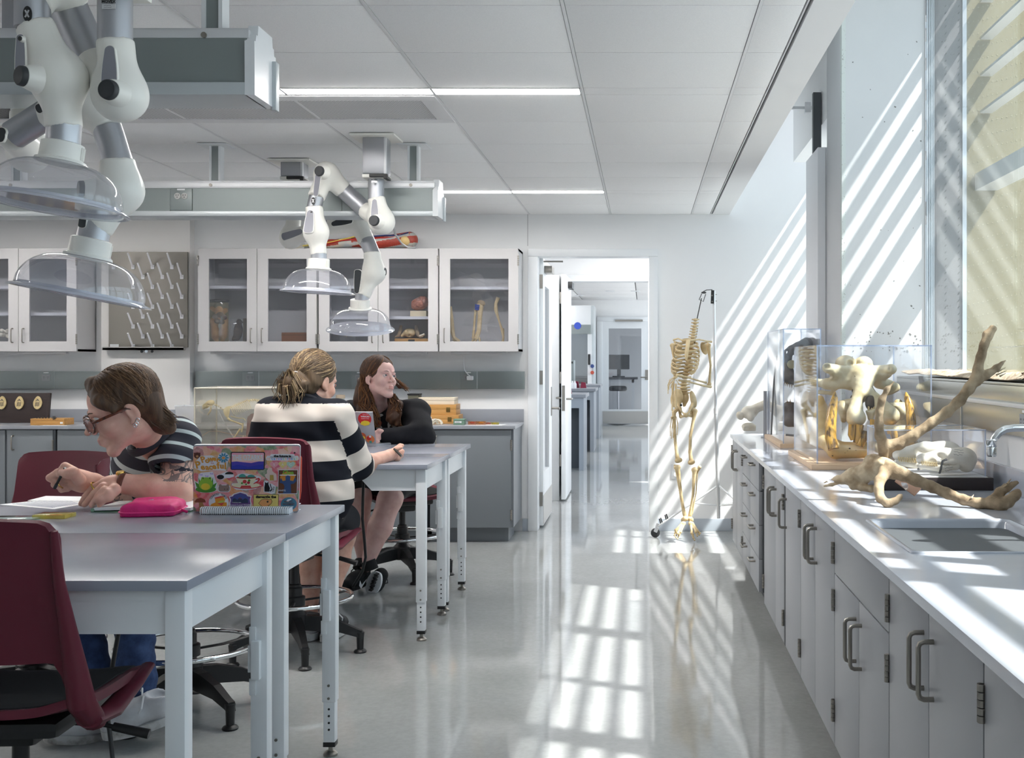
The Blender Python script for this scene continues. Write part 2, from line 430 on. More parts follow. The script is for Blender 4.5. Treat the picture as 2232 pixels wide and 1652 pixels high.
struct('trim_1', B(.586, Y0, ZC, .73, YB, ZP), WHITE, label='white plasterboard bulkhead along the window side of the ceiling')
struct('ceiling_pocket', B(.73, Y0, ZP, 2.06, YB+.15, ZP+.3), WHITE)
# back wall with the door opening
DX0, DX1, DZ = -.935, .070, 2.342
struct('wall_back', MB().box(LX, YB, 0, DX0, YB+.15, ZP).box(DX1, YB, 0, 2.1, YB+.15, ZP).box(DX0, YB, DZ, DX1, YB+.15, ZP), WHITE)
struct('trim_2', B(-.987, YB-.0015, 2.42, -.983, YB+.01, ZC), PLENUM)
ft = MB()
for x0, x1 in ((DX0-.047, DX0+.036), (DX1-.024, DX1+.05)): ft.box(x0, YB-.022, 0, x1, YB+.17, DZ-.0125, .004)
ft.box(DX0-.047, YB-.022, DZ-.012, DX1+.05, YB+.17, DZ+.052, .004)
struct('door_frame_1', ft, TRIM)
struct('baseboard_back', MB().box(DX1+.05, YB-.012, 0, 1.5, YB, .105, .003).box(-1.03, YB-.012, 0, DX0-.047, YB, .105, .003), mat('pale grey rubber base', lin(176, 184, 194), .45))
struct('wall_chase', B(-4.56, YB-.10, 0, -3.815, YB, ZC), mat('chase paint', lin(226, 224, 222), .55))
struct('wall_left', B(LX-.15, Y0, 0, LX, YB, ZC+.1), WHITE)
struct('wall_rear', B(LX, Y0-.15, 0, RX, Y0, ZP), WHITE)
# right wall, pilaster, chase and window
struct('wall_right', MB().box(1.50, Y0, 0, 1.70, YB, 1.275), WHITE)
struct('wall_pilaster', B(1.165, 6.75, .914, 1.647, 7.35, ZP), DRYWALL)
gm = mat('gritty corner bead', lin(206, 212, 210), .8, c2=lin(150, 152, 148), ns=90, lo=.62, hi=.68, bump=.5, bs=120)
struct('trim_3', B(1.155, 6.742, .914, 1.178, 6.80, ZP), gm)
pk = MB(); rp = random.Random(5)
for i in range(70):
    x = rp.uniform(1.2, 1.63); z = rp.choice([rp.uniform(1.0, 3.6), rp.uniform(1.5, 1.62)]); s = rp.uniform(.0015, .004)
    pk.obb((x, 6.7495, z), (s*rp.uniform(.6, 2), .001, s), rot('Y', rp.uniform(0, 90)))
obj('paint_chips', pk, mat('chipped paint spots', lin(120, 120, 118), .8), bpy.data.objects['wall_pilaster'], kind='stuff')
struct('wall_pipe_chase', MB().box(1.108, 7.36, .914, 1.65, 7.89, 2.806, .004), mat('chase enamel', (.76, .77, .80), .4))
struct('trim_4', B(1.158, 7.3585, .914, 1.1605, 7.365, 2.80), PLENUM)
struct('wall_header', B(1.165, 7.36, 2.99, 1.65, 9.0, ZP), WHITE)
struct('slot_shade_post', B(1.108, 7.55, 2.806, 1.16, 7.60, 3.2), CABIN)  # dark post added to stand for the shaded slot above the chase
bk = MB().box(1.0, 7.9, 3.165, 1.15, 7.92, 3.185).box(1.10, 7.88, 3.14, 1.14, 7.93, 3.21)
struct('trim_6', bk, ALUL)
# window on the right: sill, frame, mullions, panes, outside fin and sunshade louvers
w1 = thing('window_1', None, None, (1.66, 3, 1.36)); w1['kind'] = 'structure'
obj('window_sill', MB().box(1.475, Y0, 1.275, 1.50, 6.74, 1.352, .003).box(1.475, Y0, 1.345, 1.72, 6.74, 1.36, .002), SILLM, w1)
obj('sill_lip', B(1.462, Y0, 1.262, 1.478, 6.74, 1.278, .002), ALUL, w1)
fr = MB()
for dx, ww in ((0, .010), (.014, .008), (.026, .010), (.039, .006)): fr.box(1.649+dx, 6.738, 1.36, 1.649+dx+ww, 6.752, ZP)
fr.box(1.649, 6.745, 1.36, 1.693, 6.752, ZP)
obj('window_frame', fr, FRAME, w1)
obj('window_frame', B(1.63, Y0, 1.36, 1.70, 6.72, 1.385), FRAME, w1)
for y in (-2.5, -.7, 1.1, 2.7, 4.3):
    obj('mullion', B(1.64, y-.03, 1.36, 1.72, y+.03, ZP), FRAME, w1)
ys = [Y0, -2.5, -.7, 1.1, 2.7, 4.3, 6.735]
for a, b in zip(ys, ys[1:]): obj('pane', B(1.668, a+.03, 1.385, 1.676, b-(.0 if b > 6 else .03), ZP), GLASS, w1)
w2 = thing('window_2', None, None, (1.66, 8.8, 1.36)); w2['kind'] = 'structure'
obj('window_sill', B(1.475, 7.9, 1.275, 1.72, YB, 1.36, .003), SILLM, w2)
obj('pane', B(1.668, 7.9, 1.36, 1.676, YB, 3.0), GLASS, w2)
dk = mat('dark perforated fin metal', lin(104, 103, 105), .5, metal=.2); crm = mat('cream fin panel', lin(118, 110, 84), .5)
fin = thing('window_fin', 'grey and cream perforated metal fin standing outside the window', 'window fin', (1.9, 6.8, 1.0))
obj('fin_panel', B(1.70, 6.76, 1.0, 1.862, 6.80, 4.6), dk, fin, label='dark grey perforated fin panel')
obj('fin_edge', MB().box(1.862, 6.752, 1.0, 1.874, 6.80, 4.6).box(1.874, 6.757, 1.0, 1.888, 6.80, 4.6), FRAME, fin)
obj('fin_panel', B(1.888, 6.76, 1.0, 2.6, 6.80, 4.6), crm, fin, label='cream perforated fin panel')
h = MB()
for i in range(72):
    for x in (1.765, 1.842): h.obb((x, 6.7592, 1.4+i*.04), (.0022, .001, .0075), rot('Y', 35))
obj('perforation', h, BLKM, fin, kind='stuff')
h = MB()
for i in range(40):
    for j in range(24): h.obb((1.90+j*.028, 6.7592, 1.4+i*.075+j*.006), (.0028, .001, .0028), rot('Y', 45))
obj('perforation', h, mat('perforation holes', lin(150, 142, 118), .8), fin, kind='stuff')
lv = thing('sunshade', 'grey outside sunshade of horizontal louver blades beyond the window', 'sunshade', (2.0, 3, 2.4))
KS = 1.57
for i, zc in enumerate((3.754, 3.547, 3.33, 3.116, 2.90)):
    obj('louver_blade', B(1.965, Y0, zc-.0075, 2.035, 6.755, zc+.0075), ALUL, lv)
obj('louver_beam', B(1.935, Y0, 2.489-.048, 2.065, 6.755, 2.489+.048), ALUL, lv)
obj('fascia', B(1.98, Y0, 3.87, 2.02, 6.755, 4.6), ALUL, lv)
for y in (5.16, 3.42, 2.3, .7): obj('louver_bracket', B(1.93, y-.10, 1.36, 2.0, y+.06, 4.3), ALUL, lv)
lv2 = dup(lv, (2.0, 0, 0)); bpy.data.objects.remove(lv2) if False else None
for o in list(lv2.children): bpy.data.objects.remove(o)
bpy.data.objects.remove(lv2)
l2 = thing('sunshade', 'grey outside sunshade blades beyond the far window by the back wall', 'sunshade', (2.0, 8.8, 2.4))
for zc in (3.754, 3.547, 3.33, 3.116, 2.90): obj('louver_blade', B(1.965, 7.3, zc-.0075, 2.035, YB+.4, zc+.0075), ALUL, l2)
obj('louver_beam', B(1.935, 7.3, 2.441, 2.065, YB+.4, 2.537), ALUL, l2)
obj('fascia', B(1.98, 7.3, 3.87, 2.02, YB+.4, 4.6), ALUL, l2)
# raceway under the window sill
rw = thing('wall_raceway', 'metal raceway with outlets on the wall under the window sill', 'raceway', (1.48, 3, 1.15))
obj('cover', B(1.470, Y0, 1.15, 1.50, 6.74, 1.262, .003), SILLM, rw)
for y in (5.35, 2.2): obj('joint', B(1.467, y-.008, 1.148, 1.471, y+.008, 1.264), FRAME, rw)
def outlet(par, c, R, dbl=True, plate=True):
    """duplex receptacles; local x right, y up, z out"""
    c = V(c); o = MB().obb(c, (.036 if dbl else .036, .058 if not dbl else .026, .003), R, .001)
    q = obj('receptacle', o, mat('receptacle grey', lin(150, 152, 156), .5) if 'receptacle grey' not in MATS else MATS['receptacle grey'], par)
    s = MB()
    for a in ((-.017, 0), (.017, 0)) if dbl else ((0, -.02), (0, .02)):
        s.obb(c+R @ V((a[0]-.005, a[1]+.006, .0032)), (.0012, .004, .0006), R); s.obb(c+R @ V((a[0]+.005, a[1]+.006, .0032)), (.0012, .004, .0006), R)
        s.obb(c+R @ V((a[0], a[1]-.008, .0032)), (.002, .002, .0006), R)
    obj('slots', s, BLK, q, kind='stuff')
RW_ = M(((0, 0, -1), (-1, 0, 0), (0, 1, 0)))
RWW = M(((0, 0, -1), (1, 0, 0), (0, 1, 0))); RWW = M((( 0, 0, -1), (-1, 0, 0), (0, 1, 0)))
outlet(rw, (1.467, 4.47, 1.215), RWW); obj('tag', B(1.4695, 4.46, 1.246, 1.4702, 4.49, 1.256), PAPER, rw)
# ------------------------------------------------------------ beyond the door
struct('wall_corridor_left', B(-1.25, YB+.15, 0, -1.10, 12.8, ZC), WHITE)
struct('ceiling_corridor', B(-1.25, YB+.15, ZC, 2.0, 12.8, ZC+.1), WHITE)
struct('wall_corridor_right', MB().box(1.6, YB+.15, 0, 1.75, 26, 1.1).box(1.6, YB+.15, 3.2, 1.75, 26, 3.4), WHITE)
struct('wall_corridor_end', MB().box(-1.25, 12.8, 0, -.885, 12.95, ZC+.4).box(.085, 12.8, 0, 1.6, 12.95, ZC+.4).box(-.885, 12.8, DZ, .085, 12.95, ZC+.4), WHITE)
ft = MB()
ft.box(-.93, 12.78, 0, -.86, 12.97, DZ-.021, .003).box(.05, 12.78, 0, .125, 12.97, DZ-.021, .003).box(-.93, 12.78, DZ-.02, .125, 12.97, DZ+.05, .003)
struct('door_frame_2', ft, TRIM)
def hinge(mb, c, h=.1): mb.obb(c, (.012, .012, h/2), None, .003)
d1 = thing('door_1', 'white door with a tall glass strip, folded back into the corridor', 'door', (-.90, YB+.1, 0)); d1['kind'] = 'structure'
dm = MB()
dm.box(-.915, 9.99, .02, -.868, 10.16, 2.33, .002).box(-.915, 10.62, .02, -.868, 10.93, 2.33, .002).box(-.915, 10.16, .02, -.868, 10.62, .47, .002).box(-.915, 10.16, 2.1, -.868, 10.62, 2.33, .002)
obj('leaf', dm, TRIM, d1); obj('glass', B(-.894, 10.16, .47, -.889, 10.62, 2.1), CABGL, d1)
obj('kick_plate', B(-.868, 10.0, .03, -.865, 10.92, .28), STEEL, d1)
for z in (2.13, 1.30, .25): obj('hinge', B(-.914, 9.982, z-.06, -.872, 9.99, z+.06), NICK, d1)
hm = MB().tube([(-.868, 10.86, 1.0), (-.80, 10.86, 1.0), (-.79, 10.80, 1.0), (-.79, 10.72, 1.0)], .011, 8).box(-.868, 10.82, .93, -.862, 10.90, 1.2)
obj('lever', hm, NICK, d1)
obj('closer', MB().box(-.868, 10.1, 2.215, -.80, 10.35, 2.275, .004).box(-.88, 10.02, 2.30, -.70, 10.05, 2.312), NICK, d1)
d2 = thing('door_2', 'white corridor door standing open edge on, with lever and latch plate', 'door', (-.83, 11.9, 0)); d2['kind'] = 'structure'
obj('leaf', B(-.845, 11.86, .02, -.80, 12.78, 2.33, .002), TRIM, d2)
obj('latch_plate', B(-.838, 11.857, .93, -.808, 11.862, 1.19), NICK, d2)
obj('lever', MB().tube([(-.80, 11.93, 1.05), (-.75, 11.93, 1.05), (-.745, 12.0, 1.05), (-.745, 12.05, 1.05)], .01, 8).tube([(-.845, 11.93, 1.06), (-.895, 11.93, 1.06), (-.905, 11.98, 1.06), (-.905, 12.06, 1.06)], .01, 8), NICK, d2)
for z in (2.09, 1.27, .42): obj('hinge', B(-.862, 11.87, z-.06, -.846, 11.89, z+.06, .003), NICK, d2)
obj('closer', B(-.80, 12.2, 2.21, -.755, 12.5, 2.28, .003), BLK, d2)
struct('wall_nib', B(-1.02, 11.95, 0, -.875, 12.78, 2.33), mat('grey white panel', (.66, .67, .68), .5))  # nib in its own even grey white
struct('trim_7', B(-1.02, YB+.17, 2.3, -1.0, 11.5, 2.36), WHITE)
# second laboratory
struct('wall_lab_left', B(-4.2, 12.95, 0, -4.05, 26, 3.0), WHITE)
struct('wall_lab_end', MB().box(-4.2, 26, 0, -.97, 26.15, 3).box(.16, 26, 0, 1.75, 26.15, 3).box(-.97, 26, 2.34, .16, 26.15, 3), WHITE)
c2 = struct('ceiling_lab', B(-4.2, 12.95, 2.82, 1.75, 30, 2.9), PLENUM)
t0 = None
for i in range(5):
    for j in range(11):
        c = V((-3.2+i*1.22, 13.6+j*1.22, 2.81))
        if t0 is None: t0 = obj('ceiling_tile', MB().obb(c, (.6, .6, .01), None, .003), TILE, c2); c0 = c
        else: inst(t0, c2, c-c0)
for k, (px, py, Y) in enumerate(((1330, 645, 22.5), (1385, 643, 22.5), (1235, 626, 19), (1262, 650, 24))):
    p = P(px, py, Y); q = obj('downlight', MB().lathe([(.10, 0), (.085, -.012), (.07, .0)], (p.x, Y, 2.799), n=16), TRIM, label='white round recessed downlight, lab ceiling spot number %s from the door' % ('one', 'two', 'three', 'four')[k], cat='ceiling light', group='downlights beyond the door')
d3 = thing('door_3', 'white far door with a large glass panel and steel kick plate', 'door', (-.4, 26, 0)); d3['kind'] = 'structure'
S3 = 26/F; px3 = lambda p: (p-CX)*S3; pz3 = lambda p: E-(p-CY)*S3
obj('leaf', MB().box(-.93, 25.95, .02, px3(1327), 26, 2.32).box(px3(1398), 25.95, .02, .12, 26, 2.32).box(px3(1327), 25.95, .02, px3(1398), 26, pz3(892)).box(px3(1327), 25.95, pz3(716), px3(1398), 26, 2.32), TRIM, d3)
obj('glass', B(px3(1327), 25.97, pz3(892), px3(1398), 25.975, pz3(716)), CABGL, d3)
obj('kick_plate', B(-.92, 25.94, .03, .11, 25.95, pz3(896)), STEEL, d3)
obj('closer', B(px3(1341), 25.88, pz3(701), px3(1401), 25.95, pz3(697)), NICK, d3)
obj('lever', MB().box(px3(1406), 25.94, pz3(828), px3(1413), 25.95, pz3(806)).tube([(px3(1409), 25.94, pz3(822)), (px3(1409), 25.86, pz3(822)), (px3(1396), 25.86, pz3(822))], .014, 8), NICK, d3)
ft = MB().box(-1.05, 25.93, 0, -.93, 26, 2.319, .004).box(.12, 25.93, 0, .22, 26, 2.319, .004).box(-1.05, 25.93, 2.32, .22, 26, 2.42, .004)
struct('door_frame_3', ft, TRIM)
struct('wall_office', MB().box(-3, 29.8, 0, 3, 29.95, 3).box(-1.7, 26.15, 0, -1.55, 29.8, 3).box(2.6, 26.15, 0, 2.75, 29.8, 3), WHITE)
S4 = 28.6/F
dt = thing('office_desk', 'white office desk seen through the glass of the far door', 'desk', (-.3, 28.6, 0))
zt = E-(822-CY)*S4
obj('desktop', B(-1.3, 28.2, zt-.05, (1390-CX)*S4, 29.0, zt), mat('dark desktop', lin(90, 90, 94), .4), dt)
obj('apron', B(-1.3, 28.25, zt-.13, (1383-CX)*S4, 28.29, zt-.05), WPL, dt)
for x in (-1.28, (1380-CX)*S4): obj('leg', B(x-.03, 28.25, 0, x+.03, 28.31, zt-.05), WPL, dt)
mo = thing('monitor', 'black computer monitor on the desk behind the far door', 'monitor', ((1349-CX)*S4, 28.6, zt))
obj('screen', B((1325-CX)*S4, 28.58, E-(805-CY)*S4, (1372-CX)*S4, 28.62, E-(773-CY)*S4, .006), mat('dark monitor back', lin(62, 62, 66), .4), mo)
obj('stand', MB().box((1345-CX)*S4, 28.6, zt+.02, (1353-CX)*S4, 28.64, E-(795-CY)*S4).box((1335-CX)*S4, 28.5, zt, (1362-CX)*S4, 28.7, zt+.03, .005), BLK, mo)
S5 = 27.4/F
st = thing('lab_stool', 'black padded swivel stool behind the far glass door', 'stool', ((1347-CX)*S5, 27.4, 0))
zs = E-(852-CY)*S5
obj('seat', MB().lathe([(0, 0), (.19, 0), (.215, .03), (.21, .09), (.17, .12), (0, .125)], ((1347-CX)*S5, 27.4, zs), n=20), BLK, st)
obj('column', MB().cyl(((1347-CX)*S5, 27.4, .06), ((1347-CX)*S5, 27.4, zs), .03), CHROME, st)
bm = MB()
for k in range(5): a = k*1.2566; bm.tube([((1347-CX)*S5, 27.4, .09), ((1347-CX)*S5+.3*math.cos(a), 27.4+.3*math.sin(a), .04)], [.03, .02], 6)
obj('base', bm, BLK, st)
bt = mat('grey bench top', lin(128, 132, 140), .3); bgrey = mat('grey bench cabinet', lin(140, 147, 156), .4); bdk = mat('kneehole shade', lin(60, 66, 74), .5)
for k, (ya, yb, xe, lab) in enumerate(((15.2, 16.1, -.79, 'nearest grey lab bench seen through the open doors'), (18.3, 19.3, -.79, 'middle grey lab bench of the row through the doors'), (21.4, 22.5, -.83, 'farthest grey lab bench of the row through the doors'))):
    z = 1.0 if k < 2 else .99
    b_ = thing('lab_bench', lab, 'bench', (xe-1, ya, 0), 'lab benches beyond the doors')
    obj('benchtop', B(-3.4, ya-.03, z-.045, xe+.03, yb+.03, z, .004), bt, b_)
    obj('end_panel', B(xe-.06, ya, 0, xe, yb, z-.045), bgrey, b_)
    obj('cabinet', MB().box(-3.4, ya+.35, 0, xe-.06, yb, z-.045), bdk, b_)  # open kneehole: its shade is put into this block's dark colour
    obj('apron', B(-3.4, ya, z-.18, xe-.06, ya+.04, z-.045), bgrey, b_)
fh = thing('fume_hood', 'grey and white fume hood at the end of the second lab', 'fume hood', (-2, 24.5, 0))
S6 = 24.4/F; X6 = lambda p: (p-CX)*S6; Z6 = lambda p: E-(p-CY)*S6
obj('upper_cover', B(-3.9, 24.35, Z6(710), X6(1288), 25.6, Z6(666)), TRIM, fh)
obj('grille_band', B(-3.9, 24.3, Z6(728), X6(1288), 24.5, Z6(708)), RACE, fh)
obj('sash', B(-3.9, 24.42, Z6(836), X6(1282), 24.45, Z6(728)), clear('hood sash', (.75, .77, .78), .1, .25, (.45, .46, .46)), fh)
obj('back', B(-3.9, 25.4, Z6(840), X6(1282), 25.5, Z6(728)), mat('hood liner', lin(170, 172, 172), .5), fh)
obj('post', B(X6(1281), 24.33, Z6(840), X6(1290), 25.6, Z6(728)), TRIM, fh)
obj('side', B(X6(1288), 24.4, 0, X6(1294), 25.6, Z6(666)), mat('hood side', lin(205, 210, 212), .4), fh)
obj('control', MB().box(X6(1282), 24.31, Z6(795), X6(1287), 24.34, Z6(772)), BLK, fh)
for z, c in ((798, 'blue'), (812, 'red')): obj('valve_knob', MB().cyl(P(1291, z, 24.39), P(1291, z, 24.28), .04, 10), mat(c+' valve', lin(60, 80, 140) if c == 'blue' else lin(190, 80, 60), .4), fh)
obj('base_cabinet', B(-3.9, 24.4, 0, X6(1288), 25.6, Z6(836)), bgrey, fh)
sgn = mat('blue sign ink', lin(60, 90, 200), .5); obj('blue_logo', MB().lathe([(0, 0), (.075, 0), (.075, .004), (0, .004)], P(1259, 710, 24.29), (0, -1, 0), 20), sgn, fh)
bx = thing('freezer_box', 'grey tabletop instrument with a vent on the middle bench', 'instrument', P(1245, 830, 19))
obj('body', MB().box((1237-CX)*19/F, 18.6, 1.0, (1254-CX)*19/F, 19, E-(785-CY)*19/F, .01), RACE, bx); obj('vent', B((1238-CX)*19/F, 18.59, E-(792-CY)*19/F, (1252-CX)*19/F, 18.6, E-(788-CY)*19/F), BLK, bx)
rk = [(1241, 858, 15.6, 'maroon plastic rack on the nearest bench end', 12), (1256, 836, 18.9, 'maroon plastic rack in front of the grey instrument', 15), (1272, 838, 18.8, 'maroon plastic rack lying by the white bottles', 13)]
for px, py, Y, lab, s in rk:
    p = P(px, py, Y); sz = s*Y/F
    r = MB()
    r.prism([(-sz*.5, 0), (sz*.5, 0), (sz*.35, sz*.9), (-sz*.35, sz)], sz*.8, rot('X', 90), (p.x, Y, 1.0)); tag(obj('plastic_rack', r, mat('maroon rack', lin(140, 30, 60), .5) if 'maroon rack' not in MATS else MATS['maroon rack'], origin=(p.x, Y, 1.0)), lab, 'rack', 'maroon racks beyond the doors')
for k in range(4):
    px = 1238+k*5; Y = 18.42; q = MB().lathe([(.028, 0), (.028, .07), (.012, .1), (.012, .12)], ((px-CX)*Y/F, Y, 1.0), n=10)
    tag(obj('white_bottle', q, PAPER), '%s small white bottle of the row on the middle bench' % ('first', 'second', 'third', 'fourth')[k], 'bottle', 'white bottles on the middle bench')
# ------------------------------------------------------------ ceiling lamps, diffuser, service carriers
LAMP = mat('lamp diffuser glow', (1, .965, .93), .5, emit=LAMP_E)
def lamp(ya, yb, x0, x1, lab):
    t = thing('ceiling_light', lab, 'ceiling light', ((x0+x1)/2, (ya+yb)/2, ZC), 'linear ceiling lights')
    obj('housing', MB().box(x0, ya, ZC-.001, x1, ya+.012, ZC+.02).box(x0, yb-.012, ZC-.001, x1, yb, ZC+.02).box(x1-.012, ya, ZC-.001, x1, yb, ZC+.02), TEE, t)
    obj('diffuser', B(x0, ya+.012, ZC+.004, x1-.012, yb-.012, ZC+.012), LAMP, t)
lamp(5.267, 5.398, -5.8, -.284, 'long linear ceiling light in front of the perforated air grille')
lamp(8.452, 8.578, -5.8, -.284, 'long linear ceiling light nearest the back wall')
lamp(2.192, 2.30, -5.8, -.284, 'long linear ceiling light above the near table, outside the view')
lamp(-1.0, -.87, -5.8, -.284, 'long linear ceiling light behind the photographer')
def fill_lamp(y_, x0, x1, z_, lab):  # unseen strips added to brighten the rooms beyond the doors
    t = thing('ceiling_light', lab, 'ceiling light', ((x0+x1)/2, y_, z_), 'added fill lights beyond the doors')
    obj('housing', B(x0, y_-.07, z_-.02, x1, y_+.07, z_, .003), TEE, t); obj('diffuser', B(x0+.01, y_-.055, z_-.024, x1-.01, y_+.055, z_-.0205), LAMP, t)
for y_, w__ in ((15.5, 'first'), (18.5, 'second'), (21.5, 'third'), (24.2, 'fourth')): fill_lamp(y_, -3.7, -1.75, 2.80, w__+' added fill light for the second lab, hidden behind the open doors')
fill_lamp(11.4, -.95, .9, 2.689, 'added fill light for the corridor, out of sight above the door head')
ag = thing('air_grille', 'long perforated white air diffuser set in the ceiling behind the first light', 'air grille', (-2, 5.7, ZC))
pm, nt, b = nodes_of('perforated grille sheet')
tc = N(nt, 'ShaderNodeTexCoord'); mp = N(nt, 'ShaderNodeMapping'); mp.inputs['Scale'].default_value = (75, 75, 75); mp.inputs['Rotation'].default_value = (0, 0, PI/4)
nt.links.new(tc.outputs['Object'], mp.inputs[0]); vo = N(nt, 'ShaderNodeVectorMath', operation='FRACTION'); nt.links.new(mp.outputs[0], vo.inputs[0])
vs_ = N(nt, 'ShaderNodeVectorMath', operation='SUBTRACT'); nt.links.new(vo.outputs[0], vs_.inputs[0]); vs_.inputs[1].default_value = (.5, .5, .5)
sx = N(nt, 'ShaderNodeSeparateXYZ'); nt.links.new(vs_.outputs[0], sx.inputs[0])
dd = math_(nt, 'ADD', math_(nt, 'MULTIPLY', sx.outputs[0], sx.outputs[0]), math_(nt, 'MULTIPLY', sx.outputs[1], sx.outputs[1]))
nt.links.new(mixc(nt, math_(nt, 'LESS_THAN', dd, .09), (.66, .66, .665), (.20, .20, .21)), b.inputs['Base Color']); b.inputs['Roughness'].default_value = .6
obj('frame', MB().box(-4.3, 5.405, ZC-.006, -.978, 5.50, ZC+.004, .002).box(-4.3, 5.93, ZC-.006, -.978, 6.012, ZC+.004, .002).box(-1.06, 5.5, ZC-.006, -.978, 5.93, ZC+.004, .002), TEE, ag)
obj('perforated_sheet', B(-4.3, 5.5, ZC+.0, -1.06, 5.93, ZC+.006), pm, ag)

def carrier(Y1, Y2, xl_, xr, zt, z1, z2, z3, seams, plates, lab):
    t = thing('service_carrier', lab, 'service carrier', ((xl_+xr)/2, (Y1+Y2)/2, z3), 'overhead service carriers')
    obj('top_cover', MB().box(xl_, Y1+.004, z1, xr-.02, Y2-.004, zt-.012, .004).box(xl_, Y1+.03, zt-.014, xr-.02, Y2-.03, zt, .003), ALUL, t)
    obj('bottom_rail', MB().box(xl_, Y1-.004, z3, xr-.02, Y2+.004, z2, .006), RACEL, t)
    xs = [xl_]+seams+[xr-.025]
    for a, b_ in zip(xs, xs[1:]): obj('front_panel', MB().box(a+.0015, Y1+.006, z2, b_-.0015, Y2-.006, z1), RACE, t)
    pr = [(Y1-.004, z3), (Y2+.004, z3), (Y2+.006, z1-.01), (Y2-.01, z1-.01), (Y2-.012, z1+.012), (Y2-.024, z1+.012), (Y2-.03, zt+.006), (Y1+.03, zt+.006), (Y1+.024, z1+.012), (Y1+.012, z1+.012), (Y1+.004, z1-.01), (Y1-.006, z1-.01)]
    obj('end_cap', MB().prism(pr, .03, M(((0, 0, 1), (1, 0, 0), (0, 1, 0))), (xr-.03, 0, 0)), WPL, t)
    obj('end_plate', B(xr-.002, Y2-.03, z3-.01, xr+.012, Y2+.004, z1-.03, .002), RACEL, t)
    for x in plates:
        p = obj('outlet_plate', B(x-.062, Y1+.001, z2+.004, x+.062, Y1+.007, z1-.002, .002), RACE, t)
        obj('tag', B(x-.022, Y1-.001, z1-.012, x+.022, Y1+.002, z1-.003), PAPER, p)
        for dx in (-.02, .02):
            obj('round_receptacle', MB().lathe([(0, 0), (.0185, 0), (.0185, .004), (.016, .006), (0, .006)], (x+dx, Y1+.002, z1-.045), (0, -1, 0), 18), mat('pale receptacle', lin(190, 190, 188), .45) if 'pale receptacle' not in MATS else MATS['pale receptacle'], p)
            s = MB()
            for q in ((-.006, .005), (.006, .005), (0, -.007)): s.obb((x+dx+q[0], Y1-.0045, z1-.045+q[1]), (.0014, .001, .0034))
            obj('slots', s, BLK, p, kind='stuff')
    for x in [xr-.155-1.137*i for i in range(3) if xr-.155-1.137*i > xl_]:
        yc = (Y1+Y2)/2
        p = obj('support_post', MB().box(x-.032, yc-.03, zt-.01, x-.020, yc+.03, ZC).box(x+.020, yc-.03, zt-.01, x+.032, yc+.03, ZC), WPL, t)
        obj('post_web', B(x-.020, yc-.022, zt-.01, x+.020, yc+.022, ZC), RACE, p)
        obj('post_plate', B(x-.085, yc-.085, ZC-.010, x+.085, yc+.085, ZC-.003, .003), WPL, p)
        obj('bolt', MB().cyl((x, Y1+.006, zt-.03), (x, Y1-.002, zt-.03), .009, 10), NICK, p)
    return t
carrier(3.49, 3.68, -3.4, -1.173, 2.462, 2.4236, 2.29, 2.25, [-2.9, -1.735], [-2.4], 'grey overhead service carrier nearest the camera, above the near tables')
carrier(6.566, 6.756, -4.5, -1.168, 2.475, 2.427, 2.298, 2.268, [-3.66, -2.69, -2.565, -1.715], [-2.628], 'grey overhead service carrier with round outlets above the far tables')

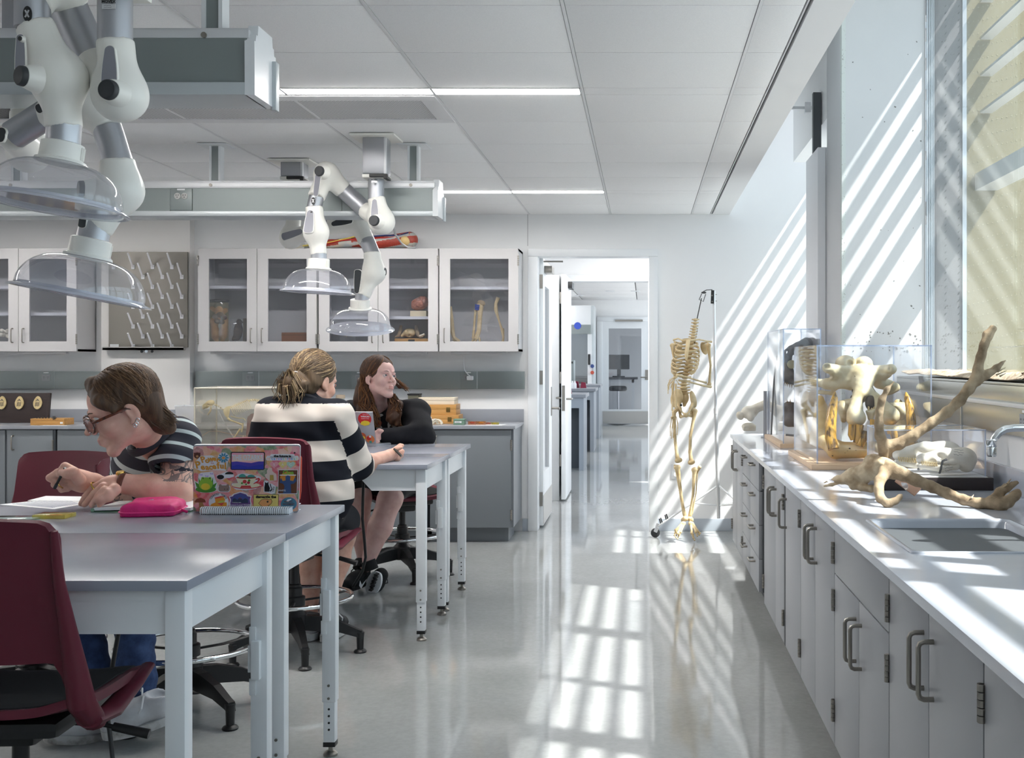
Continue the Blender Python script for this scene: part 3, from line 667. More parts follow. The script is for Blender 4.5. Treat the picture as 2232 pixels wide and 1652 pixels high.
# ------------------------------------------------------------ articulated fume extraction arms
def arm(lab, column, links, hood, logo=None, loc=(0, 0, 0), movex=None):
    """links: ('tube', a, b, rpx) ('shell', a, ball, r, rball) ('knob', p, dir, r) ('inlay', a, b, r); points are (px, py, Y)"""
    t = thing('extraction_arm', lab, 'extraction arm', P(*column[0]), 'fume extraction arms')
    S = lambda r, Y: r*Y/F
    p0, half, ybot = column[0], column[1], column[2]
    c = P(*p0); hz = S(half, p0[2]); zb = E-(ybot-CY)*p0[2]/F
    br = obj('ceiling_bracket', MB().box(c.x-hz, c.y-hz, zb, c.x+hz, c.y+hz, ZC-.01, .012), ALU, t)
    obj('flange', MB().box(c.x-hz*1.9, c.y-hz*1.9, ZC-.016, c.x+hz*1.9, c.y+hz*1.9, ZC-.004, .005), PLAST, br)
    obj('corner_strip', MB().box(c.x+hz*.82, c.y-hz*1.03, zb, c.x+hz*1.04, c.y-hz*.7, ZC-.016, .004), ALUL, br)
    obj('collar_plate', MB().box(c.x-hz*1.02, c.y-hz*1.02, zb-.02, c.x+hz*1.05, c.y+hz, zb, .005), PLAST, br)
    obj('lever', MB().box(c.x-hz*.3, c.y-hz*1.5, zb-.022, c.x+hz*1.25, c.y-hz*1.15, zb-.004, .004).box(c.x+hz*.9, c.y-hz*1.5, zb-.03, c.x+hz*1.25, c.y, zb-.015, .004), BLK, br)
    for L in links:
        if L[0] == 'tube':
            a, b = P(*L[1]), P(*L[2]); r = S(L[3], L[1][2])
            obj('tube', MB().cyl(a, b, r, 28), ALU, t)
        elif L[0] == 'shell':
            a, b = P(*L[1]), P(*L[2]); r = S(L[3], L[1][2]); rb = S(L[4], L[2][2])
            s = SDF().cap(a, b, r, r*1.02, k=.02).ell(b, (rb, rb, rb), k=r*.9)
            d = (a-b).normalized()
            s.box(a+d*r*1.2, (r*1.5, r*1.5, r*1.2), basis(d), rd=0, k=.003, op=-1)
            if len(L) > 5:      # a second shell leaves the same pivot
                e = P(*L[5]); r2 = S(L[6], L[5][2]); s.cap(b, e, r2*1.02, r2, k=r*.6)
                d2 = (e-b).normalized(); s.box(e+d2*r2*1.2, (r2*1.5, r2*1.5, r2*1.2), basis(d2), rd=0, k=.003, op=-1)
            j = blob('elbow_joint', s, max(r*.16, .006), PLAST, t, sm=2)
            obj('seam_ring', MB().tube([b+basis(V(L[7]) if len(L) > 7 else V((.5, -.85, 0))) @ V((rb*1.002*math.cos(q*PI/16), rb*1.002*math.sin(q*PI/16), 0)) for q in range(32)], rb*.025, 6, closed=True), PLAST, j)
        elif L[0] == 'knob':
            a = P(*L[1]); r = S(L[3], L[1][2]); d = V(L[2]).normalized()
            k_ = obj('knob', MB().lathe([(r*1.0, -r*1.3), (r*1.02, 0), (r*.98, r*.38), (r*.86, r*.5), (0, r*.52)], a, d, 24), L[4] if len(L) > 4 else RUB, t)
            obj('knob_base', MB().lathe([(r*1.5, -r*1.5), (r*1.25, -r*.6), (r*1.08, -r*.1), (r*.9, -.0)], a, d, 24), PLAST, k_)
        elif L[0] == 'inlay':
            a, b = P(*L[1]), P(*L[2]); r1, r2 = S(L[3], L[1][2]), S(L[4], L[2][2])
            f = V((0, -1, 0)); ax = (b-a).normalized(); sd_ = ax.cross(f).normalized(); n = sd_.cross(ax)*-1
            n = n if n.y < 0 else -n
            R = M((sd_, ax, sd_.cross(ax))).transposed(); LL = (b-a).length
            def out(g):
                o = [(math.cos(q*PI/10)*(r1+g), math.sin(q*PI/10)*(r1+g)*-.6) for q in range(11)]
                e = [(-math.cos(q*PI/10)*(r2+g), LL+math.sin(q*PI/10)*(r2+g)) for q in range(11)]
                mid = []
                for u in (.35, .6): mid.append((-(r1+(r2-r1)*u*u)-g, LL*u))
                return o+mid+e+[(-x, y) for x, y in mid[::-1]]
            nrm = R.col[2]; sg = 1 if nrm.y < 0 else -1
            i_ = obj('grey_inlay', MB().prism(out(0), r2*.9*sg, R, a-nrm*sg*r2*.35), PGREY if len(L) < 6 else L[5], t)
            obj('inlay_surround', MB().prism(out(r2*.16), r2*.86*sg, R, a-nrm*sg*r2*.35), PLAST, i_)
    if hood:
        col, rim, Rp, ht, Y, tilt, ldir = hood
        a = P(col[0], col[1], Y); b = P(rim[0], rim[1], Y); d = (b-a).normalized()
        d = (d+V((0, tilt, 0))).normalized(); Rr = S(Rp, Y); H = S(ht, Y); rc = Rr*.30
        cb = MB().lathe([(rc*.82, -rc*.55), (rc*.95, -rc*.5), (rc*.97, rc*.25), (rc*1.12, rc*.3), (rc*1.16, rc*.42), (rc*.9, rc*.48)], a, d, 32)
        co = obj('collar', cb, PLAST, t); ng = MB(); RB = basis(d)
        for q in (ldir-.16, ldir, ldir+.16): ng.obb(a+RB @ V((math.cos(q)*rc*.98, math.sin(q)*rc*.98, -rc*.1)), (rc*.035, rc*.035, rc*.3), RB, .001)
        obj('collar_ribs', ng, PLAST, co, kind='stuff')
        base = a+d*rc*.45
        prof = [(rc, 0)]+[(rc+(Rr*.90-rc)*math.sin(q*PI/2/10)**.95, H*(1-math.cos(q*PI/2/10))) for q in range(1, 11)]
        h_ = obj('hood', MB().lathe(prof, base, d, 48), HOODM, t); h_.data.polygons[len(h_.data.polygons)-1].use_smooth = True
        rimb = MB().lathe([(Rr*.89, H*.93), (Rr*.905, H*1.0), (Rr*.99, H*1.045), (Rr*1.01, H*1.09), (Rr*.985, H*1.10), (Rr*.90, H*1.06), (Rr*.885, H*.98), (Rr*.89, H*.93)], base, d, 48)
        obj('hood_rim', rimb, HOODR, t)
    if logo:
        px, py, Y, r = logo; p = P(px, py, Y)
        ov = obj('oval_emblem', MB().prism([(math.cos(q*PI/14)*r*.55, math.sin(q*PI/14)*r) for q in range(28)], .004, FACE, p+V((0, 0, 0))), BLK, t)
        for s_ in (-1, 1):
            x = [(-.30*r*s_, -.42*r), (-.16*r*s_, -.46*r), (.02*r, -.1*r), (.30*r*s_, .42*r), (.16*r*s_, .46*r), (-.02*r, .1*r)]
            obj('white_cross', MB().prism([(-.33*r*s_, -.42*r), (-.14*r*s_, -.50*r), (.33*r*s_, .42*r), (.14*r*s_, .50*r)], .001, FACE, p+V((0, -.0045, 0))), ALUL, ov)
    if movex:
        px, py, Y, sz = movex; p = P(px, py, Y)
        lb = obj('maker_label', MB().obb(p+V((0, 0, -sz*.55)), (sz*1.55, .001, sz*.55)), ALUL, t)
        text('lettering', 'MOVEX', sz*.95, p+V((0, -.0015, sz*.55)), FACE, BLKM, lb, bold=sz*.03)
        scrib('fine_print', p+V((0, -.0016, -sz*.35)), FACE, sz*2.2, 2, sz*.45, PGREY, lb, sz*.05)
    return t
arm('white articulated extraction arm in front, with oval emblem and knobs', ((251, -200, 3.0), 55, -25),
    [('tube', (251, -25, 3.0), (251, 96, 3.0), 36), ('shell', (251, 88, 3.0), (262, 207, 3.0), 39.5, 56, (200, 130, 3.16), 41), ('inlay', (240, 190, 2.93), (241, 112, 2.95), 17, 10.5),
     ('knob', (238, 196, 2.915), (-.12, -1, 0), 22), ('tube', (209, 146, 3.14), (146, 10, 3.14), 40), ('shell', (150, 12, 3.14), (120, -62, 3.08), 43, 60, (71, 10, 3.0), 41),
     ('tube', (71, -10, 3.0), (71, 62, 3.0), 36.5), ('shell', (75, 54, 3.0), (128, 172, 3.0), 41, 60, (140, 282, 3.0), 38, (-.75, -.66, 0)),
     ('inlay', (46, 150, 2.93), (46, 84, 2.945), 11, 8), ('knob', (50, 166, 2.90), (-.55, -.83, 0), 22), ('knob', (44, 84, 2.93), (-.3, -1, 0), 5, BLK), ('tube', (140, 270, 3.0), (136, 328, 3.0), 35.5)],
    ((134, 336), (122, 436), 154, 88, 3.0, -.06, -1.2), (61, 31, 2.958, .020), movex=(237, 9, 2.955, .011))
arm('white extraction arm whose low clear dome hangs before the drying rack', ((54, 160, 3.85), 34, 175),
    [('tube', (54, 175, 3.85), (54, 252, 3.85), 28), ('shell', (54, 246, 3.85), (62, 330, 3.8), 31, 44, (28, 296, 3.5), 33), ('tube', (30, 294, 3.48), (112, 242, 3.46), 31),
     ('inlay', (-2, 300, 3.36), (6, 288, 3.36), 14, 9, RUB), ('shell', (100, 249, 3.46), (200, 232, 3.42), 34, 44, (236, 284, 3.4), 33), ('inlay', (86, 238, 3.36), (100, 231, 3.36), 10, 8, RUB),
     ('tube', (233, 278, 3.4), (258, 356, 3.4), 31), ('shell', (256, 348, 3.4), (262, 416, 3.4), 36, 46, (209, 500, 3.38), 34, (-.8, -.6, 0)), ('knob', (180, 412, 3.36), (-.8, -.6, 0), 18),
     ('tube', (208, 492, 3.38), (195, 548, 3.36), 33), ('knob', (177, 478, 3.34), (-.5, -.9, 0), 5, BLK), ('inlay', (180, 492, 3.335), (184, 462, 3.335), 8, 7, RUB)],
    ((195, 544), (179, 632), 146, 78, 3.36, -.05, -1.9))
af = arm('white extraction arm over the far tables with oval emblem and domed hood', ((821, 300, 6.4), 25.5, 383),
    [('tube', (820, 386, 6.4), (820, 436, 6.4), 17), ('shell', (820, 431, 6.4), (832, 483, 6.4), 19, 28, (797, 458, 6.5), 19.5), ('inlay', (817, 474, 6.25), (817, 440, 6.27), 8, 5), ('knob', (816, 481, 6.22), (-.2, -1, 0), 11.5),
     ('tube', (800, 461, 6.5), (745, 411, 6.5), 18.5), ('shell', (748, 414, 6.5), (712, 380, 6.44), 20.5, 25, (689, 431, 6.35), 19), ('inlay', (694, 384, 6.24), (689, 422, 6.27), 6, 5), ('knob', (697, 373, 6.23), (-.3, -1, 0), 11),
     ('tube', (690, 428, 6.35), (684, 456, 6.35), 16), ('shell', (685, 450, 6.35), (689, 506, 6.35), 19, 27, (695, 556, 6.35), 17.5), ('inlay', (673, 504, 6.2), (677, 466, 6.24), 10, 7), ('knob', (679, 463, 6.235), (0, -1, 0), 2.5, BLK),
     ('tube', (695, 553, 6.35), (695, 578, 6.35), 16.8)], ((695, 577), (692, 640), 80, 46, 6.35, 0, -1.0), (683, 438, 6.295, .020), movex=(816, 394, 6.33, .0105))
obj('power_cord', MB().tube([P(858, 492, 6.5), P(861, 510, 6.7), P(875, 530, 7.6), P(888, 539, 8.9), P(905, 540, 9.4), P(898, 534, 9.6)], .006, 8), mat('grey cord', lin(170, 170, 170), .5), af)
arm('white extraction arm whose dome hangs lower, farthest from the camera', ((642, 355, 7.2), 24, 388),
    [('tube', (641, 388, 7.2), (641, 480, 7.2), 14.5), ('shell', (641, 478, 7.2), (634, 518, 7.15), 16, 24, (690, 502, 7.0), 18), ('inlay', (620, 516, 6.98), (655, 505, 6.96), 8, 6),
     ('tube', (686, 503, 7.0), (724, 489, 7.0), 17), ('shell', (716, 492, 7.0), (780, 486, 7.0), 19, 24, (801, 529, 6.95), 18), ('inlay', (763, 478, 6.83), (728, 488, 6.83), 9, 5, RUB),
     ('tube', (800, 524, 6.95), (813, 556, 6.92), 16.5), ('shell', (811, 549, 6.92), (815, 594, 6.92), 18.5, 24, (791, 646, 6.9), 15.5, (-.7, -.7, 0)), ('inlay', (781, 592, 6.78), (778, 634, 6.80), 7.5, 5, RUB), ('knob', (836, 592, 6.92), (1, -.15, 0), 9),
     ('tube', (790, 642, 6.9), (787, 664, 6.9), 15)], ((785, 664), (783, 712), 73, 42, 6.9, .22, -1.5))

# ------------------------------------------------------------ tables
def table(y0, y1, lab, legs=(True, True)):
    x0, x1 = -3.12, -1.11; zt = .914
    t = thing('lab_table', lab, 'table', ((x0+x1)/2, (y0+y1)/2, 0), 'grey topped lab tables')
    obj('tabletop', B(x0, y0+.001, zt-.026, x1, y1-.001, zt, .003), TTOP, t)
    rails = MB()
    for y in (y0+.03, y1-.045): rails.box(x0+.06, y, zt-.055, x1-.06, y+.015, zt-.026)
    obj('long_rail', rails, WPL, t)
    for xa, s in ((x1-.065, -1), (x0+.065, 1)):
        for y in (y0+.035, y1-.05):
            pl = [(0, 0), (s*.30, 0), (s*.30, -.035), (s*.23, -.112), (0, -.112)]
            obj('gusset', MB().prism(pl, .004, FACE, (xa, y+.004, zt-.026)), WPL, t)
    for x in (x1-.065, x0+.015):
        obj('end_apron', B(x+.012, y0+.07, zt-.138, x+.036, y1-.09, zt-.026, .002), WPL, t)
        for y, nm in ((y0+.025, 0), (y1-.135 if y1-y0 > .72 else y1-.075, 1)):
            L = obj('leg', MB().box(x, y, .20, x+.05, y+.05, zt-.026, .004), WPL, t)
            obj('leg_extension', MB().box(x+.004, y+.004, .052, x+.046, y+.046, .20, .003), WPL, L)
            obj('foot', MB().lathe([(.026, 0), (.026, .008), (.018, .016), (.008, .018), (.008, .04)], (x+.025, y+.025, 0), n=16), NICK, L)
            obj('end_ring', MB().box(x+.003, y+.003, .036, x+.047, y+.047, .054, .002), BLK, L)
            h = MB()
            for z in (.10, .125, .15, .175): h.cyl((x+.025, y+.0045, z), (x+.025, y+.002, z), .0042, 8)
            obj('peg_hole', h, BLK, L, kind='stuff')
            h = MB()
            for z in (.215, .262): h.cyl((x+.025, y+.001, z), (x+.025, y-.003, z), .005, 8)
            obj('bolt', h, NICK, L, kind='stuff')
    y = (y1-.135 if y1-y0 > .72 else y1-.075); x = x1-.065
    obj('latch_bracket', MB().box(x-.002, y-.006, .60, x+.018, y, .655, .002).box(x+.008, y-.022, .50, x+.034, y, .615, .003).box(x-.002, y-.006, .45, x+.018, y, .50, .002).box(x-.004, y-.012, .52, x+.006, y-.002, .60, .002), WPL, t)
    return t
table(2.81, 3.588, 'grey topped white lab table nearest the camera, empty but for its chair')
table(3.592, 4.295, 'grey topped white lab table holding the stickered laptop')
table(5.935, 6.635, 'grey topped white lab table where the striped sweater student writes')
table(6.64, 7.42, 'grey topped white lab table under the small silver laptop')

# ------------------------------------------------------------ chairs
def chair(name, lab, sh, bt, group):
    """local: seat over the origin, front towards +y, floor at z = 0"""
    t = thing(name, lab, 'chair', (0, 0, 0), group)
    def shell(u, v):            # seat, u across -1..1, v back -1 .. front 1
        w_ = .255-.02*max(0, -v)**2-.05*max(0, v-.7)**2*4; x = u*w_; y = v*.225
        z = sh-.012*(1-u*u)*(1-.3*v)+.045*max(0, abs(u)-.55)**1.3*(1.2 if v < .3 else .8)+.05*max(0, -v-.55)**1.2-.06*max(0, v-.6)**1.5
        return V((x, y, z))
    g = [[shell(-1+2*j/20, -1+2*i/14) for j in range(21)] for i in range(15)]
    obj('seat_shell', MB().sheet(g, .022), MAROON, t)
    g = [[shell((-1+2*j/16)*.86, -.86+1.7*i/12)+V((0, 0, .018-.012*max(abs(-1+2*j/16), abs(-1+2*i/12))**6)) for j in range(17)] for i in range(13)]
    obj('seat_pad', MB().sheet(g, .018), PAD, t)
    zb, ztp = sh+.13, bt
    def back(u, v):             # u across, v 0 bottom .. 1 top
        w_ = .215+.012*v-.02*max(0, v-.85)**2*20*.3; x = u*w_; y = -.235-.09*v+.035*u*u*(1-.4*v); z = zb+(ztp-zb)*v-.012*u*u*v
        r = max(0, abs(u)-.8)/.2; z -= r**3*.03*max(0, v-.8)/.2; z += r**2*(-.10)*max(0, .25-v)/.25
        return V((x, y, z))
    g = [[back(-1+2*j/24, i/14) for j in range(25)] for i in range(15)]
    obj('backrest', MB().sheet(g, .018), MAROON, t)
    for s_ in (-1, 1):
        pts = [V((s_*.235, -.10, sh-.055)), V((s_*.252, -.165, sh-.03)), V((s_*.248, -.225, sh+.03)), V((s_*.238, -.232, sh+.11)), V((s_*.226, -.25, sh+.22)), V((s_*.222, -.285, sh+.33)), V((s_*.221, -.31, bt-.03))]
        obj('back_upright', MB().tube(pts, [.018, .030, .034, .028, .020, .014, .009], 12, sq=.75), MAROON, t)
        pts = [V((s_*.250, -.19, sh-.02)), V((s_*.258, -.08, sh-.03)), V((s_*.262, .06, sh+.0)), V((s_*.258, .17, sh+.018)), V((s_*.235, .215, sh+.0))]
        obj('side_wing', MB().tube(pts, [.034, .032, .026, .018, .010], 10, sq=.55), MAROON, t)
    s_ = SDF().box((0, 0, sh-.055), (.12, .14, .02), rd=.02).box((0, 0, sh-.09), (.06, .07, .03), rd=.015, k=.05)
    obj('mechanism', MB().obb((0, -.01, sh-.05), (.17, .17, .022), None, .02).obb((0, 0, sh-.09), (.07, .08, .03), None, .015), BLK, t)
    obj('lever', MB().tube([(.06, .02, sh-.085), (.20, .03, sh-.10), (.30, .035, sh-.125)], [.006, .006, .006], 8).tube([(.22, .03, sh-.104), (.31, .035, sh-.127)], [.011, .013], 10), BLK, t)
    obj('gas_column', MB().lathe([(.036, .13), (.036, .33), (.031, .335), (.031, .345), (.022, .35), (.020, sh-.08)], (0, 0, 0), n=20), BLK, t)
    obj('base_hub', MB().lathe([(.045, .115), (.062, .13), (.06, .20), (.045, .215), (.036, .225)], (0, 0, 0), n=20), BLK, t)
    for k in range(5):
        a = k*2*PI/5+.3; d = V((math.cos(a), math.sin(a), 0)); n = V((-d.y, d.x, 0))
        sec = [(.03, .195, .125, .030), (.12, .188, .115, .026), (.22, .158, .105, .021), (.30, .118, .080, .018), (.325, .108, .070, .018)]
        vs = []; fs = []
        for r_, zt_, zb_, w_ in sec: vs += [d*r_+n*w_*.8+V((0, 0, zt_)), d*r_-n*w_*.8+V((0, 0, zt_)), d*r_-n*w_+V((0, 0, zb_)), d*r_+n*w_+V((0, 0, zb_))]
        for i in range(4):
            for j in range(4): fs.append((i*4+j, i*4+(j+1) % 4, i*4+4+(j+1) % 4, i*4+4+j))
        fs += [(3, 2, 1, 0), (16, 17, 18, 19)]
        L = obj('leg', MB().add(vs, [f[::-1] for f in fs]), BLK, t)
        obj('glide', MB().lathe([(.030, 0), (.032, .006), (.026, .014), (.0165, .018), (.0185, .075), (.021, .10)], d*.315, n=16), BLK, L)
    R_ = .275
    obj('foot_ring', MB().tube([V((R_*math.cos(q*PI/24), R_*math.sin(q*PI/24), .28)) for q in range(48)], .0115, 10, closed=True), CHROME, t)
    for k in range(3):
        a = k*2*PI/3+.9; obj('ring_spoke', MB().tube([(.03*math.cos(a), .03*math.sin(a), .262), (.15*math.cos(a), .15*math.sin(a), .262), (R_*math.cos(a), R_*math.sin(a), .278)], .009, 6, sq=.6), BLK, t)
    obj('ring_collar', MB().lathe([(.038, .235), (.05, .24), (.05, .285), (.038, .29)], (0, 0, 0), n=18), BLK, t)
    return t
CG = 'maroon drafting chairs'
c1 = chair('drafting_chair', 'empty maroon drafting chair nearest the camera, its back to us', .60, 1.085, CG); c1.location = (-1.60, 2.97, 0); c1.rotation_euler.z = R3(3)
c2_ = chair('drafting_chair', 'maroon drafting chair under the student in the striped tee', .56, 1.05, CG); c2_.location = (-1.87, 4.74, 0); c2_.rotation_euler.z = R3(232)
c4 = chair('drafting_chair', 'maroon drafting chair under the student in the striped sweater', .58, 1.09, CG); c4.location = (-1.72, 5.70, 0); c4.rotation_euler.z = R3(-10)
dup(c2_, (-2.53, 4.78, 0), R3(178), 'empty maroon drafting chair at the left edge, facing the near tables', CG)
dup(c2_, (-1.62, 7.76, 0), R3(207), 'maroon drafting chair under the long haired student', CG)
dup(c4, (-2.52, 7.72, 0), R3(180), 'empty maroon drafting chair seen through the cat skeleton case', CG)
# ------------------------------------------------------------ right hand base cabinets and worktop
def uhandle(name, c, vert, ln, out, par, st=.034, r=.0062):
    """bow handle: c centre on the face, out = outward unit vector, vert = direction of the bar"""
    c = V(c); o = V(out); v = V(vert)*ln/2; cr = .012
    pts = [c-v, c-v+o*(st-cr), c-v+o*(st-cr*.3)+V(vert)*cr*.3, c-v+o*st+V(vert)*cr, c+v+o*st-V(vert)*cr, c+v+o*(st-cr*.3)-V(vert)*cr*.3, c+v+o*(st-cr), c+v]
    return obj(name, MB().tube(pts, r, 8), NICK, par)
def knuckle(c, par, out, h=.075):
    c = V(c); m = MB()
    for i in range(5): m.cyl(c+V((0, 0, -h/2+h*i/5+.001)), c+V((0, 0, -h/2+h*(i+1)/5-.001)), .008, 8)
    return obj('hinge', m, NICK, par)
FX = .645
def rcab(y0, y1, lab, doors=(), drawers=(), zt=.889):
    t = thing('base_cabinet', lab, 'cabinet', (1.0, (y0+y1)/2, 0), 'grey base cabinets under the window worktop')
    obj('body', MB().box(FX+.022, y0, .147, 1.49, y1, .889).box(FX+.09, y0, 0, 1.49, y1, .147), CABIN, t)
    obj('side_panel', MB().box(FX+.021, y0+.0005, .145, FX+.04, y0+.003, .888), CAB, t)
    for (a, b_, z0, z1, kind, hs) in doors:
        d = obj('door' if kind != 'panel' else 'front_panel', B(FX, a+.002, z0+.002, FX+.02, b_-.002, z1-.002, .0025), CAB, t)
        if kind == 'panel': continue
        yh = b_-.045 if hs == 'near' else a+.045
        uhandle('handle', (FX, yh, z1-.13), (0, 0, 1), .128, (-1, 0, 0), d)
        ye = a+.001 if hs == 'near' else b_-.001
        for z in (z1-.09, z0+.12): knuckle((FX-.004, ye, z), d, (-1, 0, 0))
    for (a, b_, z0, z1) in drawers:
        d = obj('drawer', B(FX, a+.002, z0+.002, FX+.02, b_-.002, z1-.002, .0025), CAB, t)
        uhandle('handle', (FX, (a+b_)/2, z1-.045), (0, 1, 0), .12, (-1, 0, 0), d)
    return t
rcab(.45, 1.33, 'grey base cabinet out of view beside the camera', [(.45, .89, .147, .889, 'd', 'near'), (.89, 1.33, .147, .889, 'd', 'far')])
rcab(1.333, 2.193, 'grey base cabinet cut off by the right edge of the photo', [(1.333, 1.76, .147, .889, 'd', 'near'), (1.76, 2.193, .147, .889, 'd', 'far')])
rcab(2.196, 3.038, 'grey double door base cabinet just this side of the sink', [(2.196, 2.617, .147, .889, 'd', 'near'), (2.617, 3.038, .147, .889, 'd', 'far')])
rcab(3.041, 3.907, 'grey base cabinet under the sink with a plain panel above its doors', [(3.041, 3.907, .73, .889, 'panel', ''), (3.041, 3.466, .147, .73, 'd', 'near'), (3.466, 3.907, .147, .73, 'd', 'far')])
rcab(3.91, 4.75, 'grey double door base cabinet next beyond the sink', [(3.91, 4.35, .147, .889, 'd', 'near'), (4.35, 4.75, .147, .889, 'd', 'far')])
rcab(4.753, 5.27, 'grey narrow single door base cabinet before the dark joint', [(4.753, 5.262, .147, .889, 'd', 'near')])
rcab(5.31, 6.19, 'grey double door base cabinet beside the kneehole', [(5.31, 5.66, .147, .889, 'd', 'near'), (5.66, 6.19, .147, .889, 'd', 'far')])
hs = [.147, .335, .525, .715, .889]
rcab(6.475, 7.0, 'grey four drawer base cabinet beyond the kneehole', (), [(6.475, 7.0, hs[i], hs[i+1]) for i in range(4)])
rcab(7.003, 7.52, 'grey four drawer base cabinet next to the end cabinet', (), [(7.003, 7.52, hs[i], hs[i+1]) for i in range(4)])
rcab(7.523, 8.38, 'grey base cabinet at the far end of the window worktop', [(7.523, 7.97, .147, .889, 'd', 'near'), (7.97, 8.38, .147, .889, 'd', 'far')])
struct('trim_8', MB().box(FX+.3, 6.19, .0, FX+.31, 6.475, .889).box(FX, 5.27, .147, FX+.02, 5.31, .889), CABIN)
wt = thing('worktop', 'long pale worktop along the window wall with a sink cut-out', 'worktop', (1.05, 4.4, .889))
SX0, SX1, SY0, SY1 = .752, 1.215, 3.215, 3.875
tp = MB()
X0, X1, YA, YE = .630, 1.50, .3, 8.42
tp.box(X0, YA, .889, X1, SY0, .914, .0).box(X0, SY1, .889, X1, YE, .914).box(X0, SY0, .889, SX0, SY1, .914).box(SX1, SY0, .889, X1, SY1, .914)
obj('slab', tp, CTOP, wt)
obj('joint_line', MB().box(X0+.002, 4.44, .9141, X1-.02, 4.442, .9144).box(X0-.0005, 4.44, .889, X0+.01, 4.442, .9144), mat('worktop seam', lin(196, 198, 200), .5), wt)
obj('backsplash', B(1.478, YA, .914, 1.50, 6.745, 1.015, .003), CTOP, wt)
sk = MB(); rr = .05
def rrect(x0, y0, x1, y1, r, z, n=6):
    o = []
    for cx_, cy_, a0 in ((x1-r, y1-r, 0), (x0+r, y1-r, 90), (x0+r, y0+r, 180), (x1-r, y0+r, 270)):
        for q in range(n+1): a = math.radians(a0+90*q/n); o.append(V((cx_+r*math.cos(a), cy_+r*math.sin(a), z)))
    return o
rings = [rrect(SX0-.012, SY0-.012, SX1+.012, SY1+.012, .03, .9142), rrect(SX0-.010, SY0-.010, SX1+.010, SY1+.010, .03, .918), rrect(SX0, SY0, SX1, SY1, .035, .919), rrect(SX0+.008, SY0+.008, SX1-.008, SY1-.008, .04, .908), rrect(SX0+.02, SY0+.02, SX1-.02, SY1-.02, .05, .76), rrect(SX0+.05, SY0+.05, SX1-.05, SY1-.05, .05, .735), rrect(.97, 3.53, 1.0, 3.56, .012, .732)]
n = len(rings[0]); fs = [(i*n+j, i*n+(j+1) % n, (i+1)*n+(j+1) % n, (i+1)*n+j) for i in range(len(rings)-1) for j in range(n)]
sk.add([p for r in rings for p in r], fs, 0, True)
sth = thing('sink', 'pale moulded sink bowl set into the window worktop', 'sink', (.985, 3.545, .72))
obj('sink_bowl', sk, CTOP, sth, ang=60)
obj('drain', MB().lathe([(.03, .734), (.028, .738), (0, .736)], (.985, 3.545, 0)), CHROME, sth)
fc = thing('faucet', 'chrome gooseneck faucet reaching over the sink', 'faucet', (1.40, 3.5, .914))
obj('base', MB().lathe([(.034, .914), (.034, .925), (.024, .935), (.02, .98), (.016, .985)], (1.40, 3.5, 0)), CHROME, fc)
sp = [V((1.40, 3.5, .97)), V((1.40, 3.5, 1.20))]+[V((1.355+.045*math.cos(a), 3.5, 1.20+.045*math.sin(a))) for a in (.5, 1.0, 1.57)]+[V((1.12, 3.5, 1.245))]+[V((1.115-.06*math.sin(a), 3.5, 1.185+.06*math.cos(a))) for a in (.35, .7, 1.1, 1.57)]+[V((1.055, 3.5, 1.19)), V((1.053, 3.5, 1.165))]
obj('spout', MB().tube(sp, .0115, 14), CHROME, fc)
obj('aerator', MB().lathe([(.012, 1.212), (.0165, 1.208), (.0165, 1.19), (.014, 1.187), (.0155, 1.182), (.0155, 1.162), (.012, 1.158)][::-1], (1.053, 3.5, 0), n=18), CHROME, fc)
obj('knob', MB().cyl((1.40, 3.42, 1.0), (1.40, 3.58, 1.0), .012).cyl((1.40, 3.40, 1.0), (1.40, 3.43, 1.0), .024), CHROME, fc)

# ------------------------------------------------------------ back wall cabinets
YF2 = 9.18; S9 = YF2/F; X9 = lambda p: (p-CX)*S9; Z9 = lambda p: E-(p-CY)*S9
def bcab(x0, x1, lab, doors=(), drawers=()):
    t = thing('base_cabinet', lab, 'cabinet', ((x0+x1)/2, 9.5, 0), 'dark grey base cabinets along the back wall')
    obj('body', MB().box(x0, YF2+.02, .12, x1, YB-.13 if x1 < -3.6 and x0 > -4.7 else YB-.005, .903).box(x0+.0, YF2+.10, 0, x1-.05, YB-.14, .12), CABD, t)
    for a, b_, z0, z1, hside in doors:
        d = obj('door', B(a+.003, YF2, z0, b_-.003, YF2+.019, z1, .003), CABD, t)
        hx = b_-.05 if hside == 'l' else a+.055
        uhandle('handle', (hx, YF2, z1-.10), (0, 0, 1), .11, (0, -1, 0), d, .03)
        for z in (z1-.12, z0+.1): knuckle((b_-.001 if hside == 'r' else a+.001, YF2-.003, z), d, (0, -1, 0), .085)
    for a, b_, z0, z1 in drawers:
        d = obj('drawer', B(a+.003, YF2, z0+.002, b_-.003, YF2+.019, z1-.002, .003), CABD, t)
        uhandle('handle', ((a+b_)/2, YF2, z1-.05), (1, 0, 0), .12, (0, -1, 0), d, .03)
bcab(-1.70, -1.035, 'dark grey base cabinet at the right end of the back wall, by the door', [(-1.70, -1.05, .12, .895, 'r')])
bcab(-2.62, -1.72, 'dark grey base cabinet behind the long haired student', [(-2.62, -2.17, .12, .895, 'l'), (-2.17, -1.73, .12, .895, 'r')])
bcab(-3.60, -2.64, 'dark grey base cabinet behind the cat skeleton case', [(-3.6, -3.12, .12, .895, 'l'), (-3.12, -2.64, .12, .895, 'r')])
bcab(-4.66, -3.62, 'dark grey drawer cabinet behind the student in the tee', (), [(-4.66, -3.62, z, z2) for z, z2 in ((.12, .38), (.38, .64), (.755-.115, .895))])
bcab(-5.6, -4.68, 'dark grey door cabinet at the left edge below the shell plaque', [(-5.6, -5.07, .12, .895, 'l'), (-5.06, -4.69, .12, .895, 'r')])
wb = thing('back_worktop', 'grey worktop running along the back wall', 'worktop', (-3.4, 9.5, .903))
